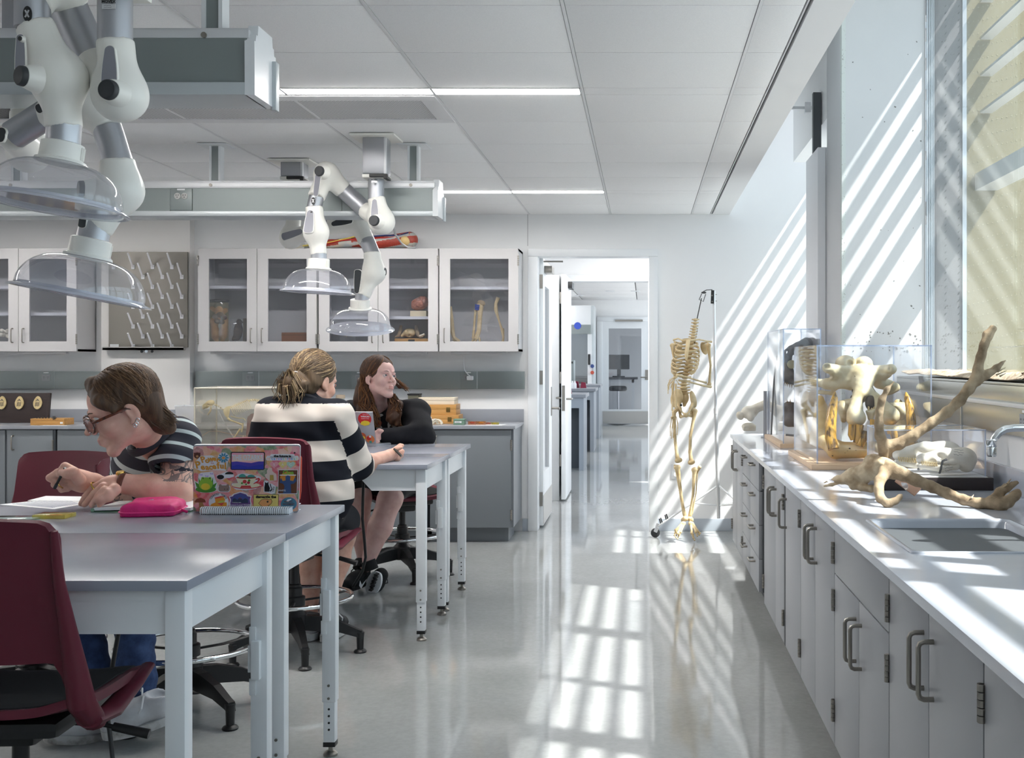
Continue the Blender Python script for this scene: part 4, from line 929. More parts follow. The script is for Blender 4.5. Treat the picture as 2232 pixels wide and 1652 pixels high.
obj('slab', MB().box(LX, YF2-.02, .903, -4.56, YB-.001, .93, .002).box(-4.56, YF2-.02, .903, -3.815, YB-.101, .93, .002).box(-3.815, YF2-.02, .903, -1.018, YB-.001, .93, .002), BTOP, wb)
obj('backsplash', MB().box(LX, YB-.02, .93, -4.56, YB-.001, 1.035, .002).box(-4.56, YB-.12, .93, -3.815, YB-.101, 1.035, .002).box(-3.815, YB-.02, .93, -1.018, YB-.001, 1.035, .002), BTOP, wb)
YU = 9.48; SU = YU/F; XU = lambda p: (p-CX)*SU; ZU = lambda p: E-(p-CY)*SU
def ucab(x0, x1, doors, lab, shelves):
    z0, z1 = 1.522, 2.366
    t = thing('wall_cabinet', lab, 'cabinet', ((x0+x1)/2, 9.6, z0), 'white glass fronted wall cabinets')
    yb = YB-.002
    obj('carcass', MB().box(x0, YU+.02, z0, x0+.019, yb, z1).box(x1-.019, YU+.02, z0, x1, yb, z1).box(x0, YU+.02, z0, x1, yb, z0+.019).box(x0, YU+.02, z1-.019, x1, yb, z1).box(x0, yb-.01, z0, x1, yb, z1), UPC, t)
    for z in shelves: obj('shelf', B(x0+.02, YU+.06, z-.012, x1-.02, yb-.01, z+.012), UPIN, t)
    for a, b_, hside in doors:
        ga, gb, gz0, gz1 = a+.09, b_-.082, z0+.082, z1-.085
        d = obj('door', MB().box(a+.002, YU, z0, ga, YU+.02, z1).box(gb, YU, z0, b_-.002, YU+.02, z1).box(ga, YU, z0, gb, YU+.02, gz0).box(ga, YU, gz1, gb, YU+.02, z1), UPC, t)
        obj('glass', B(ga, YU+.008, gz0, gb, YU+.012, gz1), CABGL, d)
        hx = b_-.045 if hside == 'l' else a+.045
        uhandle('handle', (hx, YU, z0+.13), (0, 0, 1), .115, (0, -1, 0), d, .03, .0045)
        for z in (z1-.10, z0+.10): knuckle((a+.001 if hside == 'l' else b_-.001, YU-.003, z), d, (0, -1, 0), .085)
    obj('task_light', MB().box(x0+.09, YU+.03, z0-.022, x1-.10, YU+.07, z0-.003, .004), UPC, t)
    return t
ucab(XU(431), XU(690), [(XU(431), XU(560), 'l'), (XU(560), XU(690), 'r')], 'white wall cabinet holding the specimen jar', [ZU(625)])
ucab(XU(694), XU(955), [(XU(694), XU(824), 'l'), (XU(824), XU(955), 'r')], 'white wall cabinet holding the brain model', [ZU(625), ZU(692)])
ucab(XU(957), XU(1130), [(XU(957), XU(1130), 'r')], 'white wall cabinet with limb bones, nearest the door', [ZU(627)])
ucab(XU(-96), XU(167), [(XU(-96), XU(40), 'l'), (XU(40), XU(167), 'r')], 'white wall cabinet at the left edge of the photo', [ZU(625), ZU(684)])
def raceway(x0, x1, y, plates, seams, lab):
    t = thing('wall_raceway', lab, 'raceway', ((x0+x1)/2, y, 1.21), 'grey raceways on the back wall')
    xs = [x0]+seams+[x1]
    for a, b_ in zip(xs, xs[1:]): obj('cover', B(a+.001, y-.05, 1.207, b_-.001, y, 1.355, .002), RACE, t)
    for x in seams: obj('joint', B(x-.003, y-.052, 1.206, x+.003, y-.04, 1.356), RACEL, t)
    for x, tg in plates:
        p = obj('outlet_plate', B(x-.068, y-.053, 1.21, x+.068, y-.048, 1.352, .002), RACE, t)
        outlet(p, (x, y-.055, 1.302), FACE); obj('tag', B(x-.022, y-.0545, 1.340, x+.022, y-.0535, 1.350), PAPER, p)
S7 = 9.77/F; X7 = lambda p: (p-CX)*S7
raceway(X7(425), X7(1143), YB, [(X7(546), 1), (X7(784), 1), (X7(1021), 1)], [X7(564), X7(803), X7(1040)], 'grey raceway under the right wall cabinets')
raceway(-6.1, X7(233), YB, [(X7(101), 1)], [X7(118)], 'grey raceway under the left wall cabinet')
uc = thing('charger', 'white charger and cable plugged into the right raceway', 'charger', (X7(1024), 9.75, 1.3))
obj('plug', MB().obb((X7(1026), YB-.085, 1.30), (.026, .028, .018), None, .008), PAPER, uc)
obj('cable', MB().tube([P(1028, 822, 9.73), P(1020, 816, 9.70), P(1012, 806, 9.70), P(1010, 790, 9.70), P(1011, 770, 9.70)], .004, 8), PAPER, uc)
# drying rack
dr = thing('drying_rack', 'steel glassware drying rack board with rows of white pegs', 'drying rack', (-4.1, 9.7, 1.5))
YR = YB-.10; SR = (YR-.02)/F; XR = lambda p: (p-CX)*SR; ZR = lambda p: E-(p-CY)*SR
obj('board', B(XR(237), YR-.022, ZR(757), XR(409), YR-.001, ZR(549), .002), mat('satin steel board', lin(138, 134, 128), .5, metal=.35), dr)
obj('drip_tray', MB().box(XR(229), YR-.07, ZR(763), XR(405), YR-.02, ZR(758)).box(XR(229), YR-.07, ZR(763), XR(405), YR-.065, ZR(756)), STEEL, dr)
obj('maker_tag', B(XR(240), YR-.0235, ZR(756), XR(259), YR-.022, ZR(750)), ALUL, dr)
pw = mat('white peg plastic', lin(236, 236, 240), .4)
pg0 = None
for r_ in range(9):
    for k in range(4):
        bx, by = 290.5+k*42.4-(0 if r_ % 2 == 0 else 21), 582+r_*21.6
        if r_ % 2: bx += 42.4
        if bx > 400: continue
        p = P(bx-21 if False else bx, by, YR-.022)
        m = MB().obb(p+V((0, -.004, 0)), (.014, .004, .018), None, .002).tube([p+V((0, -.008, 0)), p+V((-.002, -.10, .108))], [.0085, .007], 8)
        if pg0 is None: pg0 = obj('peg', m, pw, dr); pgp = p
        else: inst(pg0, dr, p-pgp)
for k in range(4): inst(pg0, dr, P(248+k*42.4 if k else 248, 582, YR-.022)-pgp) if k == 0 else None
for bx in (309, 318.5, 331.5): obj('hose_barb', MB().cyl(P(bx, 766, YR-.03), P(bx, 766, YR-.06), .012, 10), BLK if bx != 318.5 else CHROME, dr)
# outlet on the wall behind the skeleton
wo = thing('wall_outlet', 'steel outlet plate low on the wall behind the skeleton', 'outlet', P(1473, 1027, YB))
pc = P(1473, 1028, YB-.003)
obj('plate', MB().obb(pc, (.042, .003, .063), None, .002), ALUL, wo)
for dz in (-.025, .025): obj('receptacle', MB().lathe([(0, 0), (.017, 0), (.017, .003), (0, .003)], pc+V((0, -.003, dz)), (0, -1, 0), 16), PAPER, wo)
# ------------------------------------------------------------ bones
BONE = mat('aged bone', lin(212, 192, 152), .5, c2=lin(180, 152, 106), ns=14, lo=.4, hi=.75, bump=.15, bs=160)
BONEW = mat('white bone', lin(226, 220, 206), .45, c2=lin(206, 194, 170), ns=10, lo=.45, hi=.75, bump=.1, bs=160)
IVORY = mat('cream skull bone', lin(204, 194, 162), .5, c2=lin(176, 154, 108), ns=10, lo=.42, hi=.75, bump=.25, bs=60, bd=.003)
JAWB = mat('yellowed jaw bone', lin(216, 192, 140), .45, c2=lin(196, 166, 108), ns=8, lo=.4, hi=.7, bump=.2, bs=60, bd=.003)
TUSK = mat('striped gold tusk', lin(206, 160, 70), .28, c2=lin(96, 70, 36), ns=5, lo=.48, hi=.62, stretch=(14, 14, .7), coat=.3)
HOLE = mat('dark bone cavity', lin(70, 52, 36), .8)
ANT = mat('weathered antler', lin(172, 152, 124), .78, c2=lin(116, 96, 72), ns=16, lo=.38, hi=.7, stretch=(1, 1, 1), bump=.5, bs=70, bd=.004)
ANTW = mat('pale antler skull bone', lin(188, 172, 144), .75, c2=lin(140, 116, 86), ns=14, lo=.4, hi=.7, bump=.5, bs=70, bd=.004)
DINO = mat('dark grey cast', lin(112, 110, 110), .5, c2=lin(72, 70, 70), ns=9, lo=.4, hi=.7, bump=.5, bs=60, bd=.004)
# --- hanging human skeleton
YS = 9.3
K = lambda x, y, d=0: P(x, y, YS+d)
sk_ = thing('human_skeleton', 'headless human skeleton hanging from a rolling stand, one arm folded', 'skeleton', (K(1497, 1178).x, YS, 0))
u = YS/F
def bone(nm, pts, rs, mb=None, n=8):
    m = mb or MB(); m.tube([K(*p) for p in pts], [r*u for r in rs], n); return obj(nm, m, BONE, sk_)
sp_ = [(1516, 697), (1515, 704), (1514, 711), (1513, 717), (1512, 723), (1511, 729), (1510, 735)] + [(1508.5-i*1.35, 741+i*7.4, .06+.03*math.sin(i/11*PI)) for i in range(12)] + [(1492, 831, .05), (1490.5, 838, .04), (1490, 845, .03), (1490.5, 851, .04), (1492, 857, .05)]
for i, p in enumerate(sp_):
    c = K(*p); s = (4.6+i*.12 if i < 7 else 5.2+(i-7)*.22)*u
    m = MB().ell(c, (s*1.12, s*.85, 3.4*u if i < 7 else 4.2*u), n=12, m=6)
    m.tube([c+V((-s*1.7, .012, u)), c+V((0, .006, 0)), c+V((s*1.7, .012, u))], [1.4*u, 2.3*u, 1.4*u], 6).tube([c, c+V((0, .045, -2.2*u))], [1.8*u, .8*u], 6)
    obj('vertebra', m, BONE, sk_)
for i in range(11):
    t = i/10; sx, sy = 1508.5-i*1.35, 740+i*7.4
    wl = (15, 21, 25, 27, 29, 30, 30, 29, 27, 22, 14)[i]; wr = (14, 20, 24, 26, 27.5, 28, 28, 27, 25, 20, 13)[i]; dep = (16, 22, 26, 28, 30, 31, 31, 30, 28, 22, 13)[i]
    drop = (5, 9, 13, 16, 19, 21, 22, 22, 20, 15, 8)[i]; cxp = sx-3; end = (172, 172, 172, 170, 168, 165, 160, 150, 138, 112, 80)[i]
    for s in (-1, 1):
        pts = []
        for q in range(15):
            a = math.radians(4+(end-4)*q/14); w_ = wl if s < 0 else wr
            px = cxp+s*w_*math.sin(a)*(1.0) - (3.5*(1-math.cos(a)) if True else 0)
            pts.append(K(px, sy+drop*(1-math.cos(a))*.5-1, .085-dep*u*(1-math.cos(a))))
        m = MB().tube(pts, [1.2*u]+[1.55*u]*13+[1.1*u], 6, sq=1.7, up=(0, 0, 1)); obj('rib', m, BONE, sk_)
m = MB(); st_ = [K(1500, 741, -.13), K(1499, 752, -.16), K(1497, 765, -.19), K(1496, 776, -.20), K(1496, 786, -.20)]
m.tube(st_, [5.2*u, 4.2*u, 4.4*u, 4.0*u, 1.4*u], 10, sq=.4, up=(0, 0, 1)); obj('sternum', m, BONE, sk_)
for pts in ([(1468, 741, -.02), (1478, 738, -.06), (1488, 742, -.10), (1499, 742, -.13)], [(1551, 745, -.02), (1538, 743, -.06), (1524, 740, -.10), (1504, 742, -.13)]): bone('clavicle', pts, [2.3, 1.7, 1.7, 2.4])
for s, c in ((-1, (1476, 750)), (1, (1538, 750))):
    q = SDF().ell(K(c[0]-s*3, c[1]+9, .10), (8*u, .012, 15*u), rot('Y', -s*18), k=.006).cap(K(c[0]+s*6, c[1]-5, .03), K(c[0]-s*9, c[1]-1, .11), 2.2*u, 1.5*u, k=.006).ell(K(c[0]+s*4, c[1]+1, .02), (3.5*u, 3.2*u, 4*u), k=.01)
    blob('scapula', q, 1.3*u, BONE, sk_)
def longbone(nm, pts, rs, ends=(0, 0), ww=1.0):
    q = SDF().chain([K(*p) for p in pts], [r*u for r in rs], k=1.5*u)
    for (p, e) in zip((pts[0], pts[-1]), ends):
        if e:
            c = K(*p); q.ell(c+V((-e*.55*u, 0, 0)), (e*.75*u, e*.8*u, e*.8*u), k=2*u).ell(c+V((e*.55*u, 0, .2*e*u)), (e*.75*u, e*.8*u, e*.75*u), k=2*u)
    return blob(nm, q, .95*u, BONE, sk_, sm=1)
longbone('humerus', [(1466, 753, 0), (1467.5, 770), (1471, 792), (1473, 818, -.02)], [5.2, 3.0, 2.5, 3.0], (4.5, 4))
longbone('humerus', [(1544, 753, 0), (1546, 772), (1549, 796), (1546, 838, -.03)], [5.2, 3.0, 2.5, 3.0], (4.5, 4))
longbone('radius', [(1539, 834, -.08), (1520, 829, -.15), (1497, 822, -.22), (1476, 818, -.24)], [2.6, 1.9, 2.0, 3.2])
longbone('ulna', [(1549, 843, -.04), (1535, 841, -.10), (1508, 834, -.20), (1480, 828, -.23)], [3.2, 2.3, 1.9, 2.0])
longbone('radius', [(1473, 838, -.06), (1473.5, 860, -.08), (1473, 888, -.1)], [2.6, 1.8, 2.8])
longbone('ulna', [(1467, 833, -.05), (1466, 858, -.08), (1465, 894, -.1)], [3.4, 2.0, 2.0])
def handbones(nm, w0, dirs, d):
    m = MB(); rn = random.Random(3)
    for i in range(7): m.ell(K(w0[0]+rn.uniform(-4, 4), w0[1]+rn.uniform(-3, 3), d+rn.uniform(-.01, .01)), 2.4*u, n=7, m=5)
    for seg in dirs:
        for a, b in zip(seg, seg[1:]):
            A, B_ = K(*a, d), K(*b, d); m.tube([A, A.lerp(B_, .2), A.lerp(B_, .8), B_], [1.5*u, .95*u, .95*u, 1.35*u], 6)
    return obj(nm, m, BONE, sk_)
handbones('hand_bones', (1472, 822), [[(1469, 822), (1460, 828), (1456, 839), (1456, 852)], [(1469, 824), (1459, 832), (1458, 842), (1458, 849)], [(1470, 826), (1462, 834), (1457, 843), (1456, 858)], [(1471, 828), (1465, 836), (1463, 842), (1462, 846)], [(1474, 828), (1479, 835), (1484, 838)]], -.25)
handbones('hand_bones', (1468, 908), [[(1464, 912), (1461, 930), (1461, 941), (1461, 950)], [(1467, 913), (1465, 932), (1464, 944), (1463, 956)], [(1469, 913), (1469, 931), (1468, 943), (1467, 954)], [(1472, 912), (1473, 928), (1472, 939), (1472, 946)], [(1474, 908), (1477, 922), (1477, 932), (1476, 948)]], -.1)
q = SDF()
q.ell(K(1475, 868, .02), (14*u, .018, 21*u), rot('Y', 12) @ rot('Z', -18), k=.012).ell(K(1511, 870, .02), (8*u, .022, 19*u), rot('Y', -14) @ rot('Z', 50), k=.012)
q.ell(K(1493, 866, .05), (9*u, .025, 12*u), k=.02).cap(K(1493, 872, .06), K(1491, 890, .05), 6*u, 2.5*u, k=.02)
q.cap(K(1478, 884, 0), K(1494, 905, -.10), 4*u, 3*u, k=.02).cap(K(1509, 884, 0), K(1496, 905, -.10), 4*u, 3*u, k=.02).cap(K(1480, 886, .02), K(1484, 908, .02), 4*u, 3.4*u, k=.015).cap(K(1508, 886, .02), K(1507, 906, .02), 4*u, 3.4*u, k=.015)
q.cap(K(1484, 908, .02), K(1495, 906, -.09), 3*u, 2.6*u, k=.015).cap(K(1507, 906, .02), K(1496, 906, -.09), 3*u, 2.6*u, k=.015)
q.ell(K(1493, 893, 0), (7*u, .2, 6*u), k=.012, op=-1).ell(K(1488, 902, -.02), (3*u, .06, 3*u), k=.008, op=-1)
blob('pelvis', q, 1.25*u, BONE, sk_, sm=1)
obj('hip_bolt', MB().cyl(K(1484.5, 883, -.1), K(1484.5, 883, .0), 2.6*u, 10), BLK, sk_)
longbone('femur', [(1478, 890, 0), (1469, 898, 0), (1470, 930), (1472, 965), (1476, 995), (1479, 1004, 0)], [4.5, 4.5, 3.6, 3.3, 4.2, 5], (0, 6.5))
longbone('femur', [(1507, 889, 0), (1516, 896, 0), (1512, 912), (1505, 950), (1504, 985), (1507, 1008, 0)], [4.5, 4.6, 3.7, 3.3, 3.8, 5], (0, 6.2))
longbone('tibia', [(1476, 1019, 0), (1479, 1032), (1485, 1080), (1490, 1110), (1493, 1123, 0)], [6, 4.0, 3.0, 3.0, 4.5], (6, 0))
longbone('tibia', [(1514, 1024, 0), (1513, 1036), (1511, 1075), (1506, 1108), (1504, 1123, 0)], [6, 4.2, 3.0, 3.0, 4.5], (5.5, 0))
longbone('fibula', [(1471, 1015, .02), (1474, 1030, .03), (1483, 1085, .04), (1490, 1122, .04)], [3.0, 1.4, 1.3, 2.4])
longbone('fibula', [(1525, 1018, 0), (1520, 1030, .02), (1517, 1075, .03), (1508, 1120, .03)], [4.0, 1.6, 1.3, 2.4])
def foot(ank, heel, rays, d):
    q = SDF().ell(K(*ank, d), (6.5*u, 8*u, 6*u), k=.01).ell(K(*heel, d+.05), (5*u, 9*u, 5.5*u), k=.01)
    mid = K(rays[0][0][0], rays[0][0][1], d-.03); q.ell(mid, (6*u, 6*u, 5*u), k=.01)
    for r in rays:
        for (a, b), rr in zip(zip(r, r[1:]), (1.9, 1.5, 1.2)): q.cap(K(a[0], a[1], d-.04), K(b[0], b[1], d-.10), rr*u, rr*u*.8, k=.004).ell(K(b[0], b[1], d-.1), (rr*1.35*u,)*3, k=.003)
    return blob('foot_bones', q, .85*u, BONE, sk_, sm=1)
foot((1494, 1130), (1489, 1133), [[(1489, 1141), (1476, 1162), (1473, 1171)], [(1487, 1141), (1473, 1158), (1470, 1167)], [(1490, 1142), (1480, 1163), (1477, 1174)], [(1492, 1142), (1484, 1160), (1481, 1167)], [(1486, 1140), (1472, 1155), (1471, 1162)]], -.02)
foot((1503, 1130), (1507, 1133), [[(1506, 1141), (1510, 1164), (1514, 1177)], [(1508, 1141), (1516, 1160), (1520, 1168)], [(1509, 1140), (1519, 1158), (1524, 1165)], [(1505, 1142), (1507, 1162), (1511, 1173)], [(1510, 1139), (1520, 1155), (1526, 1162)]], .0)
wr = MB().tube([K(1516, 700, .02), K(1520, 720), K(1512, 760, .08), K(1514, 800, .1), K(1510, 848, .06)], .0012, 5); obj('wire', wr, BLK, sk_)
# --- stand
YT = 9.52
stn = thing('skeleton_stand', 'rolling aluminium stand that the skeleton hangs from', 'stand', (P(1565, 1130, YT).x, YT, 0))
W = lambda x, y, d=0: P(x, y, YT+d)
obj('pole', MB().cyl(W(1556, 634), W(1560, 898), .0125, 12).cyl(W(1560, 894), W(1566.5, 1130), .0155, 12).cyl(W(1560, 890), W(1560.2, 902), .018, 12), ALUL, stn)
obj('clamp_plate', MB().obb(W(1553, 647, -.02), (.013, .006, .055), rot('Y', 2), .003), BLK, stn)
obj('screw', MB().cyl(W(1552, 644, -.03), W(1552, 644, -.02), .006, 8).cyl(W(1552.5, 657, -.03), W(1552.5, 657, -.02), .006, 8).cyl(W(1553, 642.5), W(1562.5, 642, 0), .003, 6).cyl(W(1553, 656), W(1562.5, 656, 0), .003, 6), NICK, stn, kind='stuff')
hk = MB().tube([W(1552, 631.5, -.02), W(1540, 632, -.12), W(1534, 635, -.2)], .004, 6).lathe([(.011, 0), (.02, .004), (.02, .012), (.008, .018)], W(1534, 640, -.21), n=12)
hk.tube([W(1529.5, 640, -.21), W(1524, 653, -.21), W(1533, 657, -.21), W(1538, 641, -.21)], .004, 6).cyl(W(1529, 650, -.21), W(1518.5, 699, -.2), .0042, 8)
obj('hook', hk, BLK, stn)
hub = W(1565.5, 1058); low = W(1566.3, 1102)
ends = [V((.105, 9.46, .085)), V((1.02, 9.28, .085)), V((1.0, 9.76, .085)), V((.5, 9.79, .085))]
for e in ends[:3]:
    L = obj('leg', MB().tube([hub, e], .0085, 8).tube([low, hub.lerp(e, .42)], .006, 8), ALUL, stn)
    cs = obj('caster', MB().lathe([(.012, -.012), (.036, -.012), (.038, -.006), (.038, .006), (.036, .012), (.012, .012)], e+V((-.01, -.0, -.047)), (.25, -1, 0), 20), RUB, L)
    obj('caster_fork', MB().obb(e+V((-.002, 0, -.02)), (.016, .017, .022), rot('Y', 25), .004).cyl(e+V((0, 0, 0)), e+V((.012, 0, .03)), .011, 10), ALUL, L)
cl = MB()
for f in (.07, .16): c = ends[0].lerp(hub, f); cl.tube([c+V((0, 0, .0)), c+V((-.012, 0, .045))], .006, 6).tube([c+V((.012, 0, .01)), c+V((-.002, 0, .052))], .006, 6)
obj('spring_clip', cl, BLK, stn, kind='stuff')

# ------------------------------------------------------------ display cases on the window worktop
ZT = .914
def case(nm, lab, x0, x1, y0, y1, zb, zt, base, bh, edge=.006, ov=.03, inset=0):
    t = thing(nm, lab, 'display case', ((x0+x1)/2, (y0+y1)/2, ZT), 'clear display cases on the window worktop')
    obj('base_board', MB().box(x0-ov, y0-ov, ZT, x1+ov, y1+ov, ZT+bh, .003), base, t)
    m = MB(); th = .005
    m.box(x0, y0, zb, x1, y0+th, zt).box(x0, y1-th, zb, x1, y1, zt).box(x0, y0+th, zb, x0+th, y1-th, zt).box(x1-th, y0+th, zb, x1, y1-th, zt).box(x0+th, y0+th, zt-th, x1-th, y1-th, zt)
    obj('acrylic_cover', m, ACRYL, t)
    e = MB(); r = edge
    for x in (x0, x1-r):
        for y in (y0-.0005, y1-r): e.box(x-.0005, y, zb, x+r+.0005, y+r+.0005, zt)
        e.box(x-.0005, y0, zt-r+.001, x+r+.0005, y1, zt+.001)
    for y in (y0-.0005, y1-r): e.box(x0, y, zt-r+.001, x1, y+r+.0005, zt+.0012)
    obj('cover_edges', e, ACEDGE, t); return t
case('display_case', 'large clear case over the hippopotamus skull on a maple board', .848, 1.412, 5.665, 6.52, ZT+.028, 1.523, MAPLE, .028)
case('display_case', 'tall clear case over the dark grey reptile skull cast', .852, 1.085, 7.07, 7.95, ZT+.026, 1.642, MAPLE, .026, ov=.02)
t = case('display_case', 'low clear case on a dark base over two white seal skulls', .99, 1.415, 4.78, 5.12, .968, 1.162, mat('black brown base', lin(44, 36, 36), .4), .052, .004, .025)
obj('white_liner', B(.985, 4.77, .9662, 1.42, 5.13, .9685), PAPER, t)
# hippopotamus skull: coordinates read as (x, y) in a local drawing of the front, depth in metres
HY = 6.0
def H(x, y, d=0): return P(1660+x/4.466, 690+y/4.466, HY+d)
hu = HY/F/4.466
hp = thing('hippo_skull', 'cream hippopotamus skull with long golden tusks inside the large clear case', 'skull', H(900, 1390))
q = SDF()
q.ell(H(935, 560, .24), (215*hu, .20, 130*hu), k=.04)                                   # braincase behind
q.cap(H(700, 545, .02), H(940, 560, .06), 66*hu, 92*hu, k=.025).cap(H(1200, 545, .02), H(960, 560, .06), 66*hu, 92*hu, k=.025)      # flat forehead
for x, y, rx, rz in ((815, 452, 100, 78), (990, 458, 92, 74)): q.ell(H(x, y, .16), (rx*hu, .08, rz*hu), k=.012)
q.cap(H(640, 500, -.03), H(720, 530, .05), 52*hu, 60*hu, k=.015).cap(H(1262, 512, -.03), H(1180, 535, .05), 52*hu, 62*hu, k=.015)      # orbit rims
q.cap(H(520, 640, .17), H(640, 655, .06), 36*hu, 46*hu, k=.02).cap(H(640, 655, .06), H(860, 650, .02), 46*hu, 70*hu, k=.03).cap(H(490, 625, .30), H(530, 640, .17), 26*hu, 36*hu, k=.02)
q.cap(H(560, 735, .20), H(680, 745, .10), 22*hu, 20*hu, k=.012).cap(H(680, 745, .10), H(720, 700, .05), 20*hu, 26*hu, k=.012)
q.cap(H(1300, 690, .15), H(1150, 640, .06), 48*hu, 66*hu, k=.025).cap(H(1230, 745, .10), H(1310, 700, .12), 26*hu, 34*hu, k=.015)
q.cap(H(985, 600, .0), H(985, 760, -.08), 118*hu, 74*hu, k=.03)                          # snout
q.cap(H(960, 720, -.06), H(905, 930, -.14), 62*hu, 70*hu, k=.02).cap(H(1040, 740, -.06), H(1215, 920, -.13), 56*hu, 78*hu, k=.02)
q.cap(H(1060, 930, -.13), H(1060, 985, -.13), 46*hu, 30*hu, k=.02)
q.ell(H(920, 985, -.15), (92*hu, .07, 92*hu), k=.015).ell(H(1240, 965, -.14), (100*hu, .07, 92*hu), k=.015)      # canine sheaths
q.ell(H(795, 900, -.03), (58*hu, .05, 72*hu), k=.02).cap(H(800, 965, -.05), H(798, 1005, -.03), 38*hu, 30*hu, k=.012).cap(H(760, 830, .0), H(880, 830, -.06), 22*hu, 36*hu, k=.015)
q.cap(H(1260, 860, -.06), H(1385, 860, -.0), 30*hu, 26*hu, k=.015).ell(H(1360, 930, -.03), (62*hu, .05, 80*hu), k=.02)
q.ell(H(1066, 842, -.20), (70*hu, .13, 88*hu), rot('Y', -14), k=.008, op=-1)
q.ell(H(652, 484, -.10), (46*hu, .075, 32*hu), k=.005, op=-1).ell(H(1268, 508, -.10), (20*hu, .06, 34*hu), k=.005, op=-1).ell(H(868, 452, .07), (46*hu, .045, 40*hu), k=.006, op=-1)
q.ell(H(640, 575, .02), (48*hu, .05, 26*hu), rot('Y', 18), k=.006, op=-1).ell(H(770, 760, .0), (86*hu, .10, 52*hu), rot('Y', -12), k=.01, op=-1).ell(H(1210, 800, .0), (60*hu, .08, 40*hu), rot('Y', 20), k=.01, op=-1)
q.cap(H(985, 690, -.135), H(1055, 720, -.125), 9*hu, 6*hu, k=.006, op=-1).cap(H(905, 575, -.06), H(980, 670, -.125), 7*hu, 6*hu, k=.006, op=-1).cap(H(1050, 610, -.08), H(1130, 760, -.105), 7*hu, 6*hu, k=.006, op=-1)
def hipcol(c): return np.zeros(len(c), int)
blob('cranium', q, .005, IVORY, hp, sm=1, disp=lambda x, y, z: .0011*np.sin(60*x+40*z)*np.sin(55*z+30*y)+.0006*np.sin(170*x+60*y)*np.sin(160*z))
for x, y, rx, rz, a in ((888, 725, 9, 18, -8), (878, 785, 11, 20, 5)): obj('foramen', MB().ell(H(x, y, -.052), (rx*hu, .02, rz*hu), rot('Y', a), 12, 8), HOLE, hp)
obj('nasal_cavity', MB().ell(H(1068, 845, -.105), (60*hu, .02, 80*hu), rot('Y', -12), 20, 10), HOLE, hp)
tb = MB()
for dx in (-25, 5, 30): tb.tube([H(1068+dx, 890-abs(dx)*.6, -.115), H(1060+dx*.8, 940, -.14)], [.006, .004], 6)
obj('turbinate', tb, JAWB, hp, kind='stuff')
su = MB()
for pts in ([(905, 575), (960, 630), (995, 690), (1020, 770)], [(1045, 620), (1070, 670), (1110, 730), (1140, 780)], [(1010, 600), (1040, 680), (1060, 740)]):
    su.tube([H(x, y, -.105+.07*(1-(y-560)/230)) for x, y in pts], .0015, 4)
obj('suture', su, HOLE, hp, kind='stuff')
q = SDF().cap(H(730, 1300, -.16), H(1100, 1300, -.17), 82*hu, 72*hu, k=.03).cap(H(1100, 1300, -.17), H(1440, 1290, -.14), 72*hu, 85*hu, k=.03).ell(H(700, 1275, -.15), (65*hu, .06, 85*hu), k=.03).ell(H(1450, 1250, -.13), (65*hu, .06, 85*hu), k=.03)
q.cap(H(650, 1240, -.10), H(560, 1180, .15), 70*hu, 85*hu, k=.03).cap(H(560, 1180, .15), H(590, 900, .33), 85*hu, 60*hu, k=.04).cap(H(590, 1150, .2), H(570, 800, .32), 90*hu, 40*hu, k=.04)
q.cap(H(1430, 1230, -.10), H(1380, 1150, .10), 70*hu, 70*hu, k=.03).cap(H(1380, 1150, .10), H(1330, 850, .25), 70*hu, 50*hu, k=.04)
blob('mandible', q, .0062, JAWB, hp, sm=2)
for x, y, r in ((855, 1283, 14), (915, 1300, 11), (833, 1305, 7), (810, 1325, 6), (760, 1322, 7), (690, 1355, 7)): obj('foramen', MB().ell(H(x, y, -.195), (r*hu, .012, r*.7*hu), None, 10, 6), HOLE, hp)
for pts, rs in (([(700, 1290), (672, 1180), (672, 1050), (690, 900), (712, 790), (716, 735)], [58, 60, 58, 50, 32, 8]), ([(1450, 1290), (1462, 1150), (1455, 1000), (1440, 880), (1418, 790), (1405, 738)], [50, 48, 46, 40, 30, 8])):
    m = MB().tube([H(x, y, -.215+.02*i) for i, (x, y) in enumerate(pts)], [r*hu for r in rs], 16, sq=.8); obj('tusk', m, TUSK, hp)
for pts, rs in (([(880, 1050), (876, 1150), (890, 1200)], [34, 36, 24]), ([(955, 1050), (940, 1150), (915, 1230)], [44, 36, 26]), ([(1085, 1000), (1080, 1060)], [30, 26]), ([(955, 1260), (985, 1190), (1005, 1110)], [42, 42, 22]), ([(1270, 1060), (1290, 1150), (1300, 1210)], [34, 36, 26]), ([(1240, 1060), (1250, 1140)], [30, 24])):
    m = MB().tube([H(x, y, -.205) for x, y in pts], [r*hu for r in rs], 12); obj('incisor', m, TUSK, hp)
